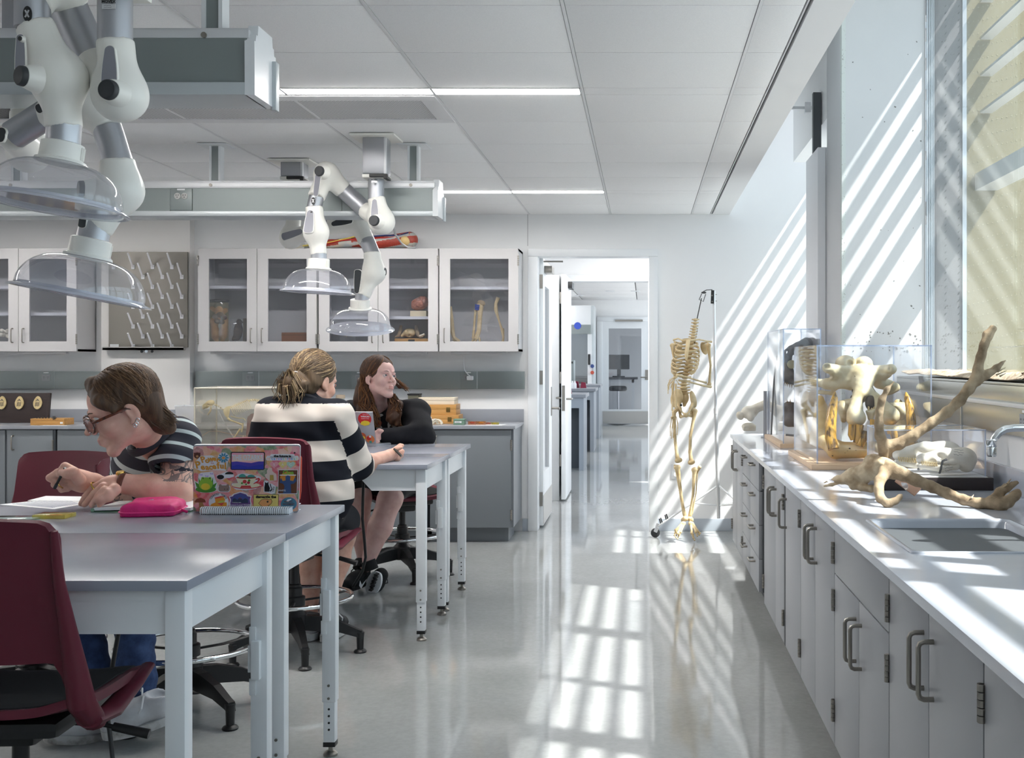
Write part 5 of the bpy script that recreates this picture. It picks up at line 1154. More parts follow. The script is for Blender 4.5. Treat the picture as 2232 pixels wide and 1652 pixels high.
# reptile skull cast
DY = 7.35
def D_(x, y, d=0): return P(1660+x/4.466, 690+y/4.466, DY+d)
du = DY/F/4.466
dn = thing('reptile_skull', 'dark grey toothed reptile skull cast inside the tall clear case', 'skull', D_(300, 1200))
q = SDF().cap(D_(300, 320), D_(420, 240, .1), 40*du, 30*du, k=.03).cap(D_(250, 350), D_(420, 320, .1), 40*du, 70*du, k=.03).cap(D_(260, 380), D_(265, 600), 45*du, 45*du, k=.02).cap(D_(400, 380, .15), D_(360, 700, .1), 55*du, 45*du, k=.03).cap(D_(260, 590), D_(350, 620), 50*du, 60*du, k=.03)
q.cap(D_(345, 700), D_(345, 760), 35*du, 20*du, k=.02).cap(D_(440, 260, .2), D_(480, 600, .3), 60*du, 60*du, k=.03)
q.ell(D_(320, 400, -.03), (16*du, .3, 28*du), rot('Y', 15), k=.01, op=-1).ell(D_(250, 350, -.03), (10*du, .2, 20*du), rot('Y', 25), k=.01, op=-1).ell(D_(290, 460, -.05), (45*du, .07, 38*du), k=.01, op=-1)
blob('upper_skull', q, .006, DINO, dn, sm=1, disp=lambda x, y, z: .002*np.sin(70*x+30*z)*np.sin(65*z+20*y))
obj('eye_ring', MB().lathe([(24*du, 0), (42*du, 0), (42*du, .015), (24*du, .015)], D_(290, 465, -.06), (0, -1, 0), 20), mat('olive grey', lin(150, 146, 120), .6), dn)
q = SDF().cap(D_(260, 880), D_(360, 900, .1), 55*du, 60*du, k=.02).cap(D_(270, 1000), D_(350, 1000, .1), 75*du, 75*du, k=.03).cap(D_(360, 950, .1), D_(470, 850, .3), 70*du, 50*du, k=.03)
blob('lower_jaw', q, .007, DINO, dn, sm=1)
tt = mat('brown tooth', lin(120, 92, 60), .35)
for x, y, s in ((222, 640, 1), (240, 640, 1), (256, 645, 1), (275, 655, 1), (295, 660, 1), (250, 840, -1), (280, 840, -1), (325, 850, -1), (340, 845, -1)):
    obj('tooth', MB().tube([D_(x, y, -.03), D_(x-2, y+38*s, -.035)], [7*du, 1*du], 7), tt, dn)
obj('mount_rod', MB().tube([D_(150, 380, .2), D_(120, 640, .2), D_(95, 1100, .2), D_(95, 1150, .2)], .006, 8).tube([D_(235, 1150, -.1), D_(345, 1160, -.1)], .007, 8), mat('grey mount', lin(120, 122, 124), .5), dn)
obj('mount_rod', MB().cyl(D_(360, 1150, 0), D_(360, 1000, .1), .008, 8), BLK, dn)
# loose white femur ends and a rod at the far end of the worktop
fm = thing('knee_bone_model', 'white model of a bent knee joint at the far end of the worktop', 'bone model', P(1632, 936, 8.1))
G = lambda x, y, d=0: P(x, y, 8.1+d)
gu = 8.1/F
q = SDF().cap(G(1682, 876), G(1648, 890), 11*gu, 10*gu, k=.02).ell(G(1633, 899), (18*gu, 14*gu, 15*gu), k=.02).ell(G(1613, 906, -.02), (8*gu, 8*gu, 10*gu), rot('Y', -30), k=.01).ell(G(1636, 908, -.03), (9*gu, 9*gu, 11*gu), k=.01)
blob('femur_end', q, 1.6*gu, BONEW, fm)
q = SDF().ell(G(1632, 929), (16*gu, 13*gu, 8*gu), k=.02).box(G(1633, 933), (12*gu, 11*gu, 4*gu), rd=.006, k=.01)
blob('tibia_end', q, 1.6*gu, BONEW, fm)
rd = thing('steel_rod', 'short upright steel rod beside the knee model', 'rod', P(1668, 936, 8.0))
rx = P(1668, 936, 8.0); obj('rod', MB().cyl((rx.x, 8.0, ZT+.006), (rx.x, 8.0, E-(852-CY)*8/F), .013, 12), ALU, rd); obj('foot_plate', MB().cyl((rx.x, 8.0, ZT), (rx.x, 8.0, ZT+.007), .03, 16), ALU, rd)
# seal skulls in the low case
def T(x, y, Y): return P(1780+x/3.754, 700+y/3.754, Y)
def sealskull(nm, lab, Y, ox, oy, k, m_, loc):
    s = Y/F/3.754*k
    J = lambda x, y, d=0: T(ox+x*k, oy+y*k, Y+d)
    t = thing(nm, lab, 'skull', loc, 'seal skulls in the low case')
    q = SDF().ell(J(400, 40), (95*s, .055*k, 88*s), k=.02).ell(J(330, 20), (110*s, .05*k, 70*s), k=.02).cap(J(230, 10), J(60, 40), 60*s, 40*s, k=.02).ell(J(40, 45), (42*s, .03, 36*s), k=.02)
    q.cap(J(180, 60, -.035*k), J(300, 70, -.05*k), 16*s, 16*s, k=.012).cap(J(300, 70, -.05*k), J(390, 80, -.04*k), 16*s, 24*s, k=.012).ell(J(410, 110), (50*s, .04, 40*s), k=.02)
    q.ell(J(200, 20, -.05*k), (44*s, .035, 34*s), k=.01, op=-1).ell(J(15, 40, -.02), (24*s, .03, 18*s), k=.01, op=-1)
    blob('cranium', q, .0042*k, m_, t, sm=1)
    q = SDF().cap(J(30, 100, -.02), J(200, 120, -.035), 22*s, 28*s, k=.01).cap(J(200, 120, -.035), J(330, 105, -.045), 30*s, 26*s, k=.01).cap(J(330, 105, -.045), J(350, 60, -.045), 22*s, 12*s, k=.01)
    blob('mandible', q, .0042*k, m_, t, sm=1)
    te = MB()
    for i in range(9):
        te.ell(J(45+i*15, 68+i*1.5, -.042*k), (6*s, 6*s, 11*s), None, 7, 5); te.ell(J(50+i*15, 84+i*1.5, -.042*k), (6*s, 6*s, 10*s), None, 7, 5)
    obj('teeth', te, JAWB, t, kind='stuff'); return t, J, s
sl, J, s = sealskull('seal_skull', 'white seal skull with handwriting on its braincase, in front in the low case', 4.86, 815, 1085, 1.0, BONEW, T(1060, 1250, 4.86))
obj('strap', MB().tube([J(190, 160, -.06), J(200, 130, -.075), J(215, 60, -.07), J(250, 45, -.06)], [.005]*4, 6, sq=.5), BLK, sl)
scrib('handwriting', J(360, -30, -.0575), FACE @ rot('Z', -6), .05, 3, .010, BLK, sl)
scrib('handwriting', J(265, 95, -.074), FACE @ rot('Z', 6), .035, 3, .010, BLK, sl)
s2, J2, _ = sealskull('seal_skull', 'larger white seal skull behind the other in the low case', 5.0, 620, 1040, 1.15, BONEW, T(850, 1240, 5.0))
obj('clip', MB().tube([J2(185, 150, -.06), J2(200, 130, -.08)], .006, 6), BLK, s2)
# ------------------------------------------------------------ deer skull with antlers lying on the worktop
aw = thing('antlered_skull', 'weathered deer skull with broad antlers lying on its side by the sink', 'skull', T(560, 1380, 4.4))
au = 4.35/F/3.754
def TT(l): return [T(x, y, Y) for x, y, Y in l]
q = SDF().ell(T(545, 1190, 4.40), (105*au, .07, 92*au), rot('Y', 25), k=.03).cap(T(470, 1210, 4.42), T(300, 1275, 4.5), 90*au, 66*au, k=.03).cap(T(300, 1275, 4.5), T(170, 1300, 4.57), 62*au, 34*au, k=.03)
q.cap(T(170, 1285, 4.57), T(62, 1322, 4.62), 22*au, 8*au, k=.01).cap(T(170, 1320, 4.55), T(62, 1350, 4.6), 24*au, 10*au, k=.01).cap(T(300, 1350, 4.48), T(440, 1370, 4.42), 34*au, 34*au, k=.02).cap(T(420, 1130, 4.44), T(480, 1130, 4.42), 34*au, 40*au, k=.02)
q.ell(T(300, 1312, 4.41), (30*au, .035, 20*au), rot('Y', 20), k=.008, op=-1).ell(T(405, 1352, 4.36), (34*au, .035, 22*au), rot('Y', -10), k=.008, op=-1).ell(T(120, 1310, 4.56), (40*au, .1, 10*au), rot('Y', 15), k=.006, op=-1)
blob('cranium', q, .0045, ANTW, aw, sm=1, disp=lambda x, y, z: .0022*np.sin(120*x+70*z)*np.sin(110*z+60*y)+.001*np.sin(300*x)*np.sin(280*z))
nz = lambda x, y, z: .0016*np.sin(150*x+40*z)*np.sin(60*z-90*x)
def antler(pts_rs, h=.0048):
    q = SDF()
    for pts, rs in pts_rs: q.chain(TT(pts), [r*au for r in rs], k=.012)
    return blob('antler', q, h, ANT, aw, sm=1, disp=nz)
antler([([(545, 1150, 4.40), (560, 1080, 4.39), (570, 1030, 4.39)], [48, 44, 62]),
        ([(570, 1030, 4.39), (680, 1000, 4.38), (800, 930, 4.37), (930, 840, 4.37), (1060, 750, 4.38), (1170, 650, 4.38), (1250, 545, 4.39), (1305, 475, 4.40)], [58, 46, 42, 40, 42, 42, 44, 52]),
        ([(1305, 475, 4.40), (1318, 400, 4.40), (1345, 290, 4.40), (1370, 190, 4.40), (1405, 110, 4.41), (1440, 65, 4.41)], [38, 40, 38, 36, 40, 34]),
        ([(1305, 485, 4.40), (1390, 440, 4.40), (1470, 385, 4.41), (1545, 320, 4.42)], [40, 34, 28, 8]),
        ([(545, 1020, 4.38), (520, 940, 4.36), (508, 840, 4.35), (512, 740, 4.34), (535, 640, 4.33), (575, 560, 4.33), (635, 494, 4.33)], [48, 40, 34, 30, 27, 20, 6])])
antler([([(570, 1200, 4.36), (620, 1225, 4.33), (700, 1250, 4.31)], [70, 62, 52]),
        ([(700, 1250, 4.31), (810, 1300, 4.29), (940, 1355, 4.27), (1070, 1410, 4.24), (1200, 1460, 4.21), (1330, 1490, 4.18), (1440, 1495, 4.16), (1510, 1505, 4.14)], [50, 46, 44, 42, 40, 40, 46, 50]),
        ([(1500, 1505, 4.14), (1570, 1475, 4.15), (1640, 1410, 4.17)], [50, 44, 40]), ([(1440, 1470, 4.16), (1500, 1400, 4.19), (1570, 1355, 4.21), (1640, 1320, 4.22)], [44, 36, 30, 16]),
        ([(560, 1240, 4.33), (520, 1300, 4.29), (505, 1380, 4.26), (525, 1450, 4.23), (580, 1490, 4.21), (640, 1475, 4.21), (680, 1440, 4.22), (706, 1410, 4.23)], [52, 42, 36, 34, 32, 26, 18, 5])])
sh = MB()
for a, b_ in (((1410, 1445), (1540, 1325)), ((1560, 1330), (1590, 1290)), ((1480, 1400), (1600, 1310)), ((1265, 1450), (1285, 1420)), ((1470, 440), (1555, 405)), ((1480, 415), (1545, 380)), ((1500, 450), (1550, 425))):
    sh.tube([T(a[0], a[1], 4.18 if a[1] > 1000 else 4.41), T(b_[0], b_[1], 4.2 if a[1] > 1000 else 4.42)], [9*au, 2*au], 6)
obj('splinter', sh, ANTW, aw, kind='stuff')
cdb = thing('cardboard_support', 'tan cardboard strip with torn plastic propping up the antlered skull', 'cardboard', T(760, 1430, 4.42))
obj('strip', MB().sheet([[T(700, 1215, 4.55), T(640, 1310, 4.45)], [T(780, 1280, 4.5), T(720, 1370, 4.42)], [T(855, 1370, 4.40), T(800, 1428, 4.36)]], .004), mat('tan cardboard', lin(190, 150, 128), .7), cdb)
obj('torn_plastic', MB().sheet([[T(690, 1320, 4.40), T(700, 1350, 4.39), T(730, 1385, 4.37)], [T(735, 1325, 4.40), T(750, 1345, 4.38), T(745, 1370, 4.37)]], .002), clear('torn plastic', (.95, .95, .97), .2, .4), cdb)
# bird wing skin lying on the window sill
bw = thing('bird_skin', 'dried tan bird skin with dark feather ends lying on the window sill', 'specimen', (1.56, 5.6, 1.36))
fs_ = mat('dried skin', lin(206, 190, 168), .85, c2=lin(150, 130, 108), ns=30, lo=.4, hi=.65, bump=.6, bs=120, bd=.004); fdk = mat('dark feather', lin(70, 62, 54), .8, c2=lin(120, 104, 80), ns=60)
rn = random.Random(8); rows = []
for i in range(12):
    y = 6.6-2.1*i/11; w_ = .085*(1 if 0 < i < 10 else .5)
    rows.append([V((1.475+w_*2*j/6+rn.uniform(-.006, .006), y, 1.368+rn.uniform(0, .016)+.02*math.sin(j/6*PI))) for j in range(7)])
obj('skin', MB().sheet(rows, .005), fs_, bw)
f = MB()
for i in range(26):
    y = 4.48+rn.uniform(-.08, .08); f.tube([V((1.50+rn.uniform(0, .06), y+.12, 1.375)), V((1.50+rn.uniform(-.02, .06), y, 1.385+rn.uniform(-.01, .03))), V((1.50+rn.uniform(-.03, .07), y-.10, 1.39+rn.uniform(-.02, .05)))], [.004, .005, .001], 5, sq=.4)
for i in range(16):
    a = V((1.474, 6.15+rn.uniform(-.04, .04), 1.365)); f.tube([a, a+V((-.008, -.06, -.04)), a+V((-.010+rn.uniform(-.01, .01), -.10+rn.uniform(-.04, .04), -.075))], [.004, .005, .001], 5, sq=.5)
obj('feathers', f, fdk, bw, kind='stuff')
# ------------------------------------------------------------ people
SKIN = mat('fair skin', lin(226, 180, 160), .5, c2=lin(212, 158, 140), ns=22, lo=.4, hi=.7, sss=.12, bump=.06, bs=500)
SKIN2 = mat('pale pink skin', lin(228, 188, 178), .5, c2=lin(216, 168, 160), ns=22, lo=.4, hi=.7, sss=.12)
SKIN3 = mat('warm skin', lin(216, 172, 152), .5, c2=lin(200, 150, 130), ns=22, lo=.4, hi=.7, sss=.12)
LIPS = mat('lips', lin(206, 146, 136), .42); EYEW = mat('eye white', lin(228, 226, 224), .2); IRIS = mat('grey blue iris', lin(70, 84, 92), .15); PUP = mat('dark pupil', lin(20, 16, 14), .1)
def tattoo():
    m, nt, b = nodes_of('tattooed skin')
    tc = N(nt, 'ShaderNodeTexCoord'); v = N(nt, 'ShaderNodeTexVoronoi', feature='DISTANCE_TO_EDGE'); v.inputs['Scale'].default_value = 26
    nz_ = N(nt, 'ShaderNodeTexNoise'); nz_.inputs['Scale'].default_value = 14; nt.links.new(tc.outputs['Object'], nz_.inputs['Vector'])
    ad = N(nt, 'ShaderNodeMix', data_type='VECTOR'); ad.inputs[0].default_value = .12; nt.links.new(tc.outputs['Object'], ad.inputs[4]); nt.links.new(nz_.outputs['Color'], ad.inputs[5]); nt.links.new(ad.outputs[1], v.inputs['Vector'])
    wv = N(nt, 'ShaderNodeTexWave', wave_type='RINGS'); wv.inputs['Scale'].default_value = 15; wv.inputs['Distortion'].default_value = 9; wv.inputs['Detail'].default_value = 1.5; nt.links.new(tc.outputs['Object'], wv.inputs['Vector'])
    line = math_(nt, 'LESS_THAN', v.outputs[0], .06); l2 = math_(nt, 'LESS_THAN', wv.outputs['Fac'], .15); sh = ramp(nt, nz_.outputs[0], .52, .7)
    k = math_(nt, 'MAXIMUM', math_(nt, 'MAXIMUM', line, l2), math_(nt, 'MULTIPLY', sh, .45))
    nt.links.new(mixc(nt, math_(nt, 'MULTIPLY', k, .8), lin(226, 180, 160), lin(84, 84, 88)), b.inputs['Base Color']); b.inputs['Roughness'].default_value = .5; return m
TAT = tattoo()
def stripes(name, base, stripe, period, lo, hi, rough=.85, bs=700):
    """bands along the cloth's own 'band' coordinate"""
    m, nt, b = nodes_of(name); a = N(nt, 'ShaderNodeAttribute', attribute_name='band')
    f = math_(nt, 'FRACT', math_(nt, 'DIVIDE', a.outputs['Fac'], period))
    k = math_(nt, 'MULTIPLY', math_(nt, 'GREATER_THAN', f, lo), math_(nt, 'LESS_THAN', f, hi))
    nt.links.new(mixc(nt, k, base, stripe), b.inputs['Base Color']); b.inputs['Roughness'].default_value = rough; b.inputs['Specular IOR Level'].default_value = .2
    bumpit(nt, b, noise(nt, bs, 2), .2, .001); return m
TEE1 = stripes('charcoal tee with pale stripes', lin(58, 58, 66), lin(190, 200, 200), .062, .05, .33)
SWEAT = stripes('navy and cream rugby knit', lin(24, 26, 34), lin(218, 208, 198), .194, .0, .51)
HOODIE = mat('black hoodie cloth', lin(32, 32, 36), .9, spec=.2, c2=lin(26, 26, 30), ns=12, bump=.25, bs=500)
JEAN = mat('blue denim', lin(62, 84, 128), .85, c2=lin(40, 58, 98), ns=26, bump=.4, bs=900)
def hairmat(name, c1, c2):
    m = mat(name, c1, .48, spec=.3, c2=c2, ns=5, lo=.3, hi=.7, stretch=(14, 14, 2), bump=.35, bs=40, bstretch=(10, 10, 1), bd=.003); return m
HB1 = hairmat('brown hair', lin(98, 72, 52), lin(66, 47, 35)); HB1L = hairmat('brown hair light strands', lin(132, 100, 74), lin(100, 74, 54))
HB2 = hairmat('dark blond hair', lin(112, 92, 70), lin(78, 62, 48)); HB2L = hairmat('blond highlight strands', lin(176, 152, 116), lin(134, 110, 82))
HB3 = hairmat('auburn brown hair', lin(84, 56, 40), lin(58, 38, 28)); HB3L = hairmat('copper brown strands', lin(138, 92, 56), lin(96, 64, 42))
def frame_(f, roll=0):
    f = V(f).normalized(); r = f.cross(V((0, 0, 1))).normalized(); u = r.cross(f)
    R = M((r, f, u)).transposed()
    return R @ rot('Y', roll)
def head(t, c, f, s, skin, roll=0, eyes=True, neck=None, ear_side=(1, -1), mouth=1.0):
    """face looks along f; local +y forward, +x the person's right"""
    R = frame_(f, roll); c = V(c); Lw = lambda p: c+R @ (V(p)*s)
    q = SDF().ell((0, -.012, .045), (.076, .095, .088), k=.01).ell((0, .034, -.012), (.064, .064, .088), k=.02).ell((0, .06, .05), (.058, .036, .05), k=.02)
    for x in (-1, 1):
        q.cap((x*.055, .0, -.045), (x*.018, .074, -.098), .020, .018, k=.022).ell((x*.042, .066, -.022), (.022, .024, .022), k=.02)
        q.ell((x*.031, .104, .012), (.019, .015, .0115), k=.012, op=-1)
        q.cap((x*.016, .097, .030), (x*.046, .084, .030), .009, .007, k=.012)
        q.ell((x*.012, .108, -.026), (.0085, .010, .008), k=.006)
    q.ell((0, .080, -.104), (.020, .016, .015), k=.02).cap((0, .096, .016), (0, .126, -.021), .0072, .0100, k=.012).ell((0, .094, -.062), (.026, .016, .018), k=.015)
    q.ell((0, .1045, -.0560), (.019, .0055, .0046), k=.005).ell((0, .1030, -.0665), (.016, .006, .0052), k=.005).cap((-.020, .1105, -.0612), (.020, .1105, -.0612), .0018, k=.003, op=-1)
    q.ell((-.0065, .118, -.034), (.0035, .005, .003), k=.003, op=-1).ell((.0065, .118, -.034), (.0035, .005, .003), k=.003, op=-1)
    for x in ear_side:
        q.ell((x*.078, -.012, .000), (.009, .019, .031), rot('X', -14), k=.006).ell((x*.087, -.008, .004), (.006, .010, .019), rot('X', -14), k=.004, op=-1).ell((x*.078, -.004, -.028), (.007, .009, .009), k=.005)
    if neck is not None:
        Ri = R.transposed(); n = [Ri @ ((V(p)-c)/s) for p in neck]
        q.cap((0, -.018, -.055), n[0], .050, .052, k=.03).cap(n[0], n[1], .052, .065, k=.03)
    def mi(cc):
        lip = (np.abs(cc[:, 0]) < .0185) & (cc[:, 1] > .098) & (cc[:, 2] > -.0712) & (cc[:, 2] < -.0525)
        return lip.astype(int)
    h = blob('head', q, .0036, [skin, LIPS], t, sm=1, R=(R*s), t=c, mi=mi)
    if eyes:
        for x in (-1, 1):
            e = obj('eye', MB().ell(Lw((x*.031, .0845, .011)), .0128*s, None, 16, 10), EYEW, h)
        lid = MB()
        for x in (-1, 1):
            lid.tube([Lw((x*(.031+.0155*math.cos(a)), .0925+.004*math.sin(a), .0095+.0085*math.sin(a))) for a in [PI*i/8 for i in range(9)]], .0022*s, 5)
            lid.tube([Lw((x*(.031+.0150*math.cos(a)), .0925+.003*math.sin(a), .0095-.0062*math.sin(a))) for a in [PI*i/8 for i in range(9)]], .0018*s, 5)
        obj('eyelids', lid, skin, h)
    return h, R, Lw
def iris(h, Lw, R, s, look):
    g = V(look).normalized(); m = MB(); m2 = MB()
    for x in (-1, 1):
        cc = Lw((x*.031, .0845, .011)); m.lathe([(0, .0136*s), (.0058*s, .0124*s), (.0064*s, .0112*s)], cc, g, 16); m2.lathe([(0, .0141*s), (.0028*s, .0134*s)], cc, g, 12)
    obj('iris', m, IRIS, h); obj('pupil', m2, PUP, h)
def brows(h, Lw, s, m_):
    m = MB()
    for x in (-1, 1): m.tube([Lw((x*.014, .104, .0315)), Lw((x*.03, .1005, .0365)), Lw((x*.05, .086, .033))], [.0030*s, .0034*s, .0012*s], 6, sq=.6)
    obj('eyebrows', m, m_, h)
def strands(rn, n, cen, rad, starts, ends, Lw, s, r=.0022, ext=None, jit=.08, lift=(1.0, 1.05), seg=9):
    """tapered locks that run over the ellipsoid (cen, rad) from a parting to end directions"""
    m = MB(); cen = V(cen); rad = V(rad)
    for i in range(n):
        d0 = V(starts(rn)).normalized(); d1 = V(ends(rn, d0)).normalized(); lf = rn.uniform(*lift); pts = []
        jj = V((rn.gauss(0, jit), rn.gauss(0, jit), rn.gauss(0, jit)))
        for k in range(seg+1):
            t = k/seg; d = (d0.lerp(d1, t)+jj*math.sin(t*PI)).normalized(); pts.append(cen+V((d.x*rad.x, d.y*rad.y, d.z*rad.z))*lf)
        if ext: pts += ext(rn, pts[-1])
        rr = [r*s*(.5+1.0*math.sin(PI*min(1, (k+.6)/len(pts)))**.7)*(1 if k < len(pts)-1 else .3) for k in range(len(pts))]
        m.tube([Lw(p) for p in pts], rr, 5, sq=.6)
    return m
def shoe(par, nm, heel, toe, up, wd, ht, upm, solem, lacem, ankle=None, solh=.034):
    heel, toe = V(heel), V(toe); f = (toe-heel); L = f.length; f.normalize(); r = f.cross(V(up)).normalized(); u_ = r.cross(f); R = M((r, f, u_)).transposed()
    q = SDF().cap((0, .05*L/.28, solh+.03), (0, .55*L, solh+.03), wd*.80, wd*.86, k=.02).cap((0, .55*L, solh+.025), (0, .86*L, solh+.012), wd*.86, wd*.72, k=.02).cap((0, .12*L, solh+.05), (0, .14*L, solh+ht), wd*.74, wd*.70, k=.02).cap((0, .3*L, solh+ht*.75), (0, .62*L, solh+.03), wd*.62, wd*.66, k=.03)
    q.box((0, .45*L, -.05+solh*.6), (.2, L, .05), rd=0, k=.004, op=-1).ell((0, .13*L, solh+ht+.03), (wd*.6, wd*.75, .045), k=.008, op=-1)
    o = blob(nm, q, .0055, upm, par, sm=1, R=R, t=heel)
    ol = []
    for i in range(28):
        a = 2*PI*i/28; yy = .5*L+.53*L*math.cos(a)*1.0; w_ = wd*(.96 if yy > .45*L else .80+.16*yy/(.45*L))*math.copysign(abs(math.sin(a))**.6, math.sin(a)); ol.append((w_, yy))
    obj('sole', MB().prism(ol, solh, R, heel, 0, False), solem, o)
    lc = MB()
    for i in range(5):
        y = (.36+.065*i)*L; z = solh+ht*.75-(ht*.75-.03)*(i/5)*1.0+wd*.62*.72
        lc.tube([heel+R @ V((-wd*.55, y-.01, z-.016)), heel+R @ V((0, y, z+.004)), heel+R @ V((wd*.55, y+.012, z-.016))], .0042, 6)
    for sx_ in (-1, 1): lc.tube([heel+R @ V((0, .36*L, solh+ht+.012)), heel+R @ V((sx_*.03, .34*L, solh+ht+.03)), heel+R @ V((sx_*.055, .40*L, solh+ht-.005)), heel+R @ V((sx_*.045, .46*L, solh+ht-.03))], .0036, 6)
    obj('laces', lc, lacem, o); return o
def hand_sdf(q, wrist, f, n, s=1.1, side=1, curl=.5):
    """palm and five bent fingers from the wrist along f; n is the back of the hand; side: thumb side"""
    f = V(f).normalized(); n = V(n); n = (n-f*n.dot(f)).normalized(); x = f.cross(n)*side; w = V(wrist)
    q.cap(w, w+f*.03*s, .024*s, .026*s, k=.02)
    for dx, r in ((-.024, .013), (-.008, .0145), (.008, .0145), (.024, .014)): q.cap(w+f*.02*s+x*dx*.6*s, w+f*.085*s+x*dx*s, .017*s, r*s, k=.012)
    for dx, L, r in ((-.027, .055, .0078), (-.009, .068, .0088), (.009, .074, .0092), (.027, .066, .0090)):
        a = w+f*.088*s+x*dx*s; d1 = (f-n*curl*.5+x*dx*3).normalized(); d2 = (f-n*curl*1.2).normalized(); d3 = (f*.8-n*curl*2).normalized()
        b = a+d1*L*.45*s; c = b+d2*L*.32*s; e = c+d3*L*.25*s; q.chain([a, b, c, e], [r*1.12*s, r*1.05*s, r*.95*s, r*.78*s], k=.003)
    a = w+f*.025*s+x*.022*s; q.chain([a, a+(f*.6+x*.8-n*.2)*.035*s, a+(f*.9+x*.75-n*.4)*.058*s, a+(f*1.05+x*.55-n*.5)*.078*s], [.016*s, .0125*s, .0108*s, .0085*s], k=.008)
    return q
def seg_d(p, a, b):
    a, b = np.array(a), np.array(b); d = b-a; t = np.clip(((p-a) @ d)/(d @ d), 0, 1); return np.linalg.norm(p-(a+t[:, None]*d), axis=1), t*np.linalg.norm(d)
folds = lambda k, a: (lambda x, y, z: a*np.sin(k*x+1.7*k*z+np.sin(k*.6*y)*1.5)*np.sin(k*.7*z-k*.4*x+1))

# --- student in the striped tee, leaning over the near table
p1 = thing('person', 'person in a charcoal striped tee and glasses writing at the near table, floral arm tattoo', 'person', (-1.86, 4.8, 0))
HY1 = 4.08; s1 = 1.13; hc1 = P(276, 896, HY1); f1 = (-.83, -.42, -.36)
ne1 = [P(312, 935, 4.22), P(345, 965, 4.36)]
h1, R1, L1 = head(p1, hc1, f1, s1, SKIN, roll=-4, neck=ne1)
iris(h1, L1, R1, s1, V(f1)+V((-.1, 0, -.35))); brows(h1, L1, s1, HB1)
LS, RS = P(386, 957, 4.36), P(292, 985, 4.66); LE, LW_ = P(384, 1076, 4.26), P(268, 1054, 4.18); RE, RW2 = P(300, 1088, 4.52), P(203, 1052, 4.22)
q = SDF().chain([P(340, 962, 4.42), P(342, 1010, 4.52), P(350, 1090, 4.66)], [.095, .155, .155], k=.05).cap(P(350, 1090, 4.66), V((-1.86, 4.82, .66)), .155, .165, k=.05).cap(LS, RS, .072, .07, k=.06)
q.cap(LS, P(378, 998, 4.31), .082, .086, k=.03).cap(RS, P(285, 1040, 4.58), .08, .08, k=.03).ell(P(378, 1012, 4.30), (.074, .074, .03), k=.008, op=-1)
q.cap(P(300, 915, 4.15), P(330, 950, 4.30), .066, .07, k=.012, op=-1)
def band1(v):
    b = v[:, 2]*.74-.62*v[:, 1]+.10*v[:, 0]+5; A_ = np.array(LS); D3 = np.array(P(372, 1040, 4.29))-A_; D3 /= np.linalg.norm(D3); t = (v-A_) @ D3; d = np.linalg.norm(v-A_-np.maximum(t, -.04)[:, None]*D3, axis=1); a = (d < .125) & (v[:, 0] > LS.x-.10)
    return np.where(a, .062*20-t*1.15+.012, b)
blob('tee_shirt', q, .0075, TEE1, p1, sm=2, band=band1, disp=folds(34, .004))
obj('collar', MB().tube([P(330, 952, 4.30)+basis(V((-.45, -.45, .75))) @ V((.088*math.cos(a), .088*math.sin(a), 0)) for a in [2*PI*i/24 for i in range(24)]], .011, 8, closed=True, sq=1.6), mat('tee collar', lin(44, 44, 52), .9), p1)
q = SDF().cap(LS, LE, .060, .053, k=.02).cap(LE, P(330, 1064, 4.21), .056, .050, k=.03).cap(P(330, 1064, 4.21), LW_, .050, .034, k=.02)
hY = 4.15
PH = lambda x, y, d=0: P(80+x/4.858, 780+y/4.858, hY+d)
hm = hY/F/4.858
q.cap(LW_, P(238, 1056, 4.155), .031, .030, k=.02).cap(P(244, 1052, 4.165), P(228, 1053, 4.16), .026, .020, k=.012).cap(P(246, 1064, 4.14), P(230, 1068, 4.14), .024, .018, k=.012)
LF = [([(225, 1052), (203, 1064), (187, 1082), (177, 1098)], 4.15, .0155), ([(224, 1060), (206, 1076), (194, 1090), (184, 1100)], 4.12, .0155), ([(228, 1067), (214, 1082), (206, 1093), (199, 1101)], 4.10, .0145), ([(236, 1072), (226, 1086), (221, 1096), (216, 1102)], 4.09, .0125)]
for pts, Y, r in LF: q.chain([P(x, y, Y) for x, y in pts], [r*.98, r*.92, r*.82, r*.66], k=.0025)
q.chain([P(250, 1068, 4.12), P(236, 1082, 4.10), P(220, 1087, 4.09), P(213, 1090, 4.09)], [.022, .019, .017, .012], k=.008)
def arm_mi(c):
    d, t = seg_d(c, LS, LE); d2, t2 = seg_d(c, P(420, 1075, 4.26), P(396, 1085, 4.26)); return ((d < .085) & (t > .05) & (t < .20)).astype(int)
blob('left_arm', q, .0042, [SKIN, TAT], p1, sm=1, mi=arm_mi)
q = SDF().cap(RE, RW2, .047, .033, k=.02)
q.cap(RW2, PH(470, 1300, .03), .030, .031, k=.02).cap(PH(480, 1290, .03), PH(390, 1235, .02), .034, .026, k=.02).cap(PH(480, 1330, .03), PH(390, 1320, .03), .030, .026, k=.02)
RF = [([(390, 1200), (300, 1150), (262, 1195), (238, 1235)], -.03, .0165), ([(372, 1235), (230, 1215), (140, 1270), (205, 1315)], -.01, .0165), ([(370, 1285), (245, 1290), (190, 1340), (262, 1372)], .01, .0155), ([(390, 1330), (300, 1355), (262, 1395), (330, 1392)], .02, .0135)]
for pts, d, r in RF: q.chain([PH(x, y, d) for x, y in pts], [r*1.02, r*.95, r*.85, r*.70], k=.0025)
q.chain([PH(450, 1290, -.02), PH(390, 1215, -.05), PH(325, 1225, -.06), PH(262, 1215, -.05)], [.023, .019, .0165, .012], k=.008)
def ra_mi(c): return ((c[:, 0] > PH(560, 0).x) & (c[:, 0] < PH(625, 0).x) & (c[:, 2] < PH(0, 1330).z)).astype(int)
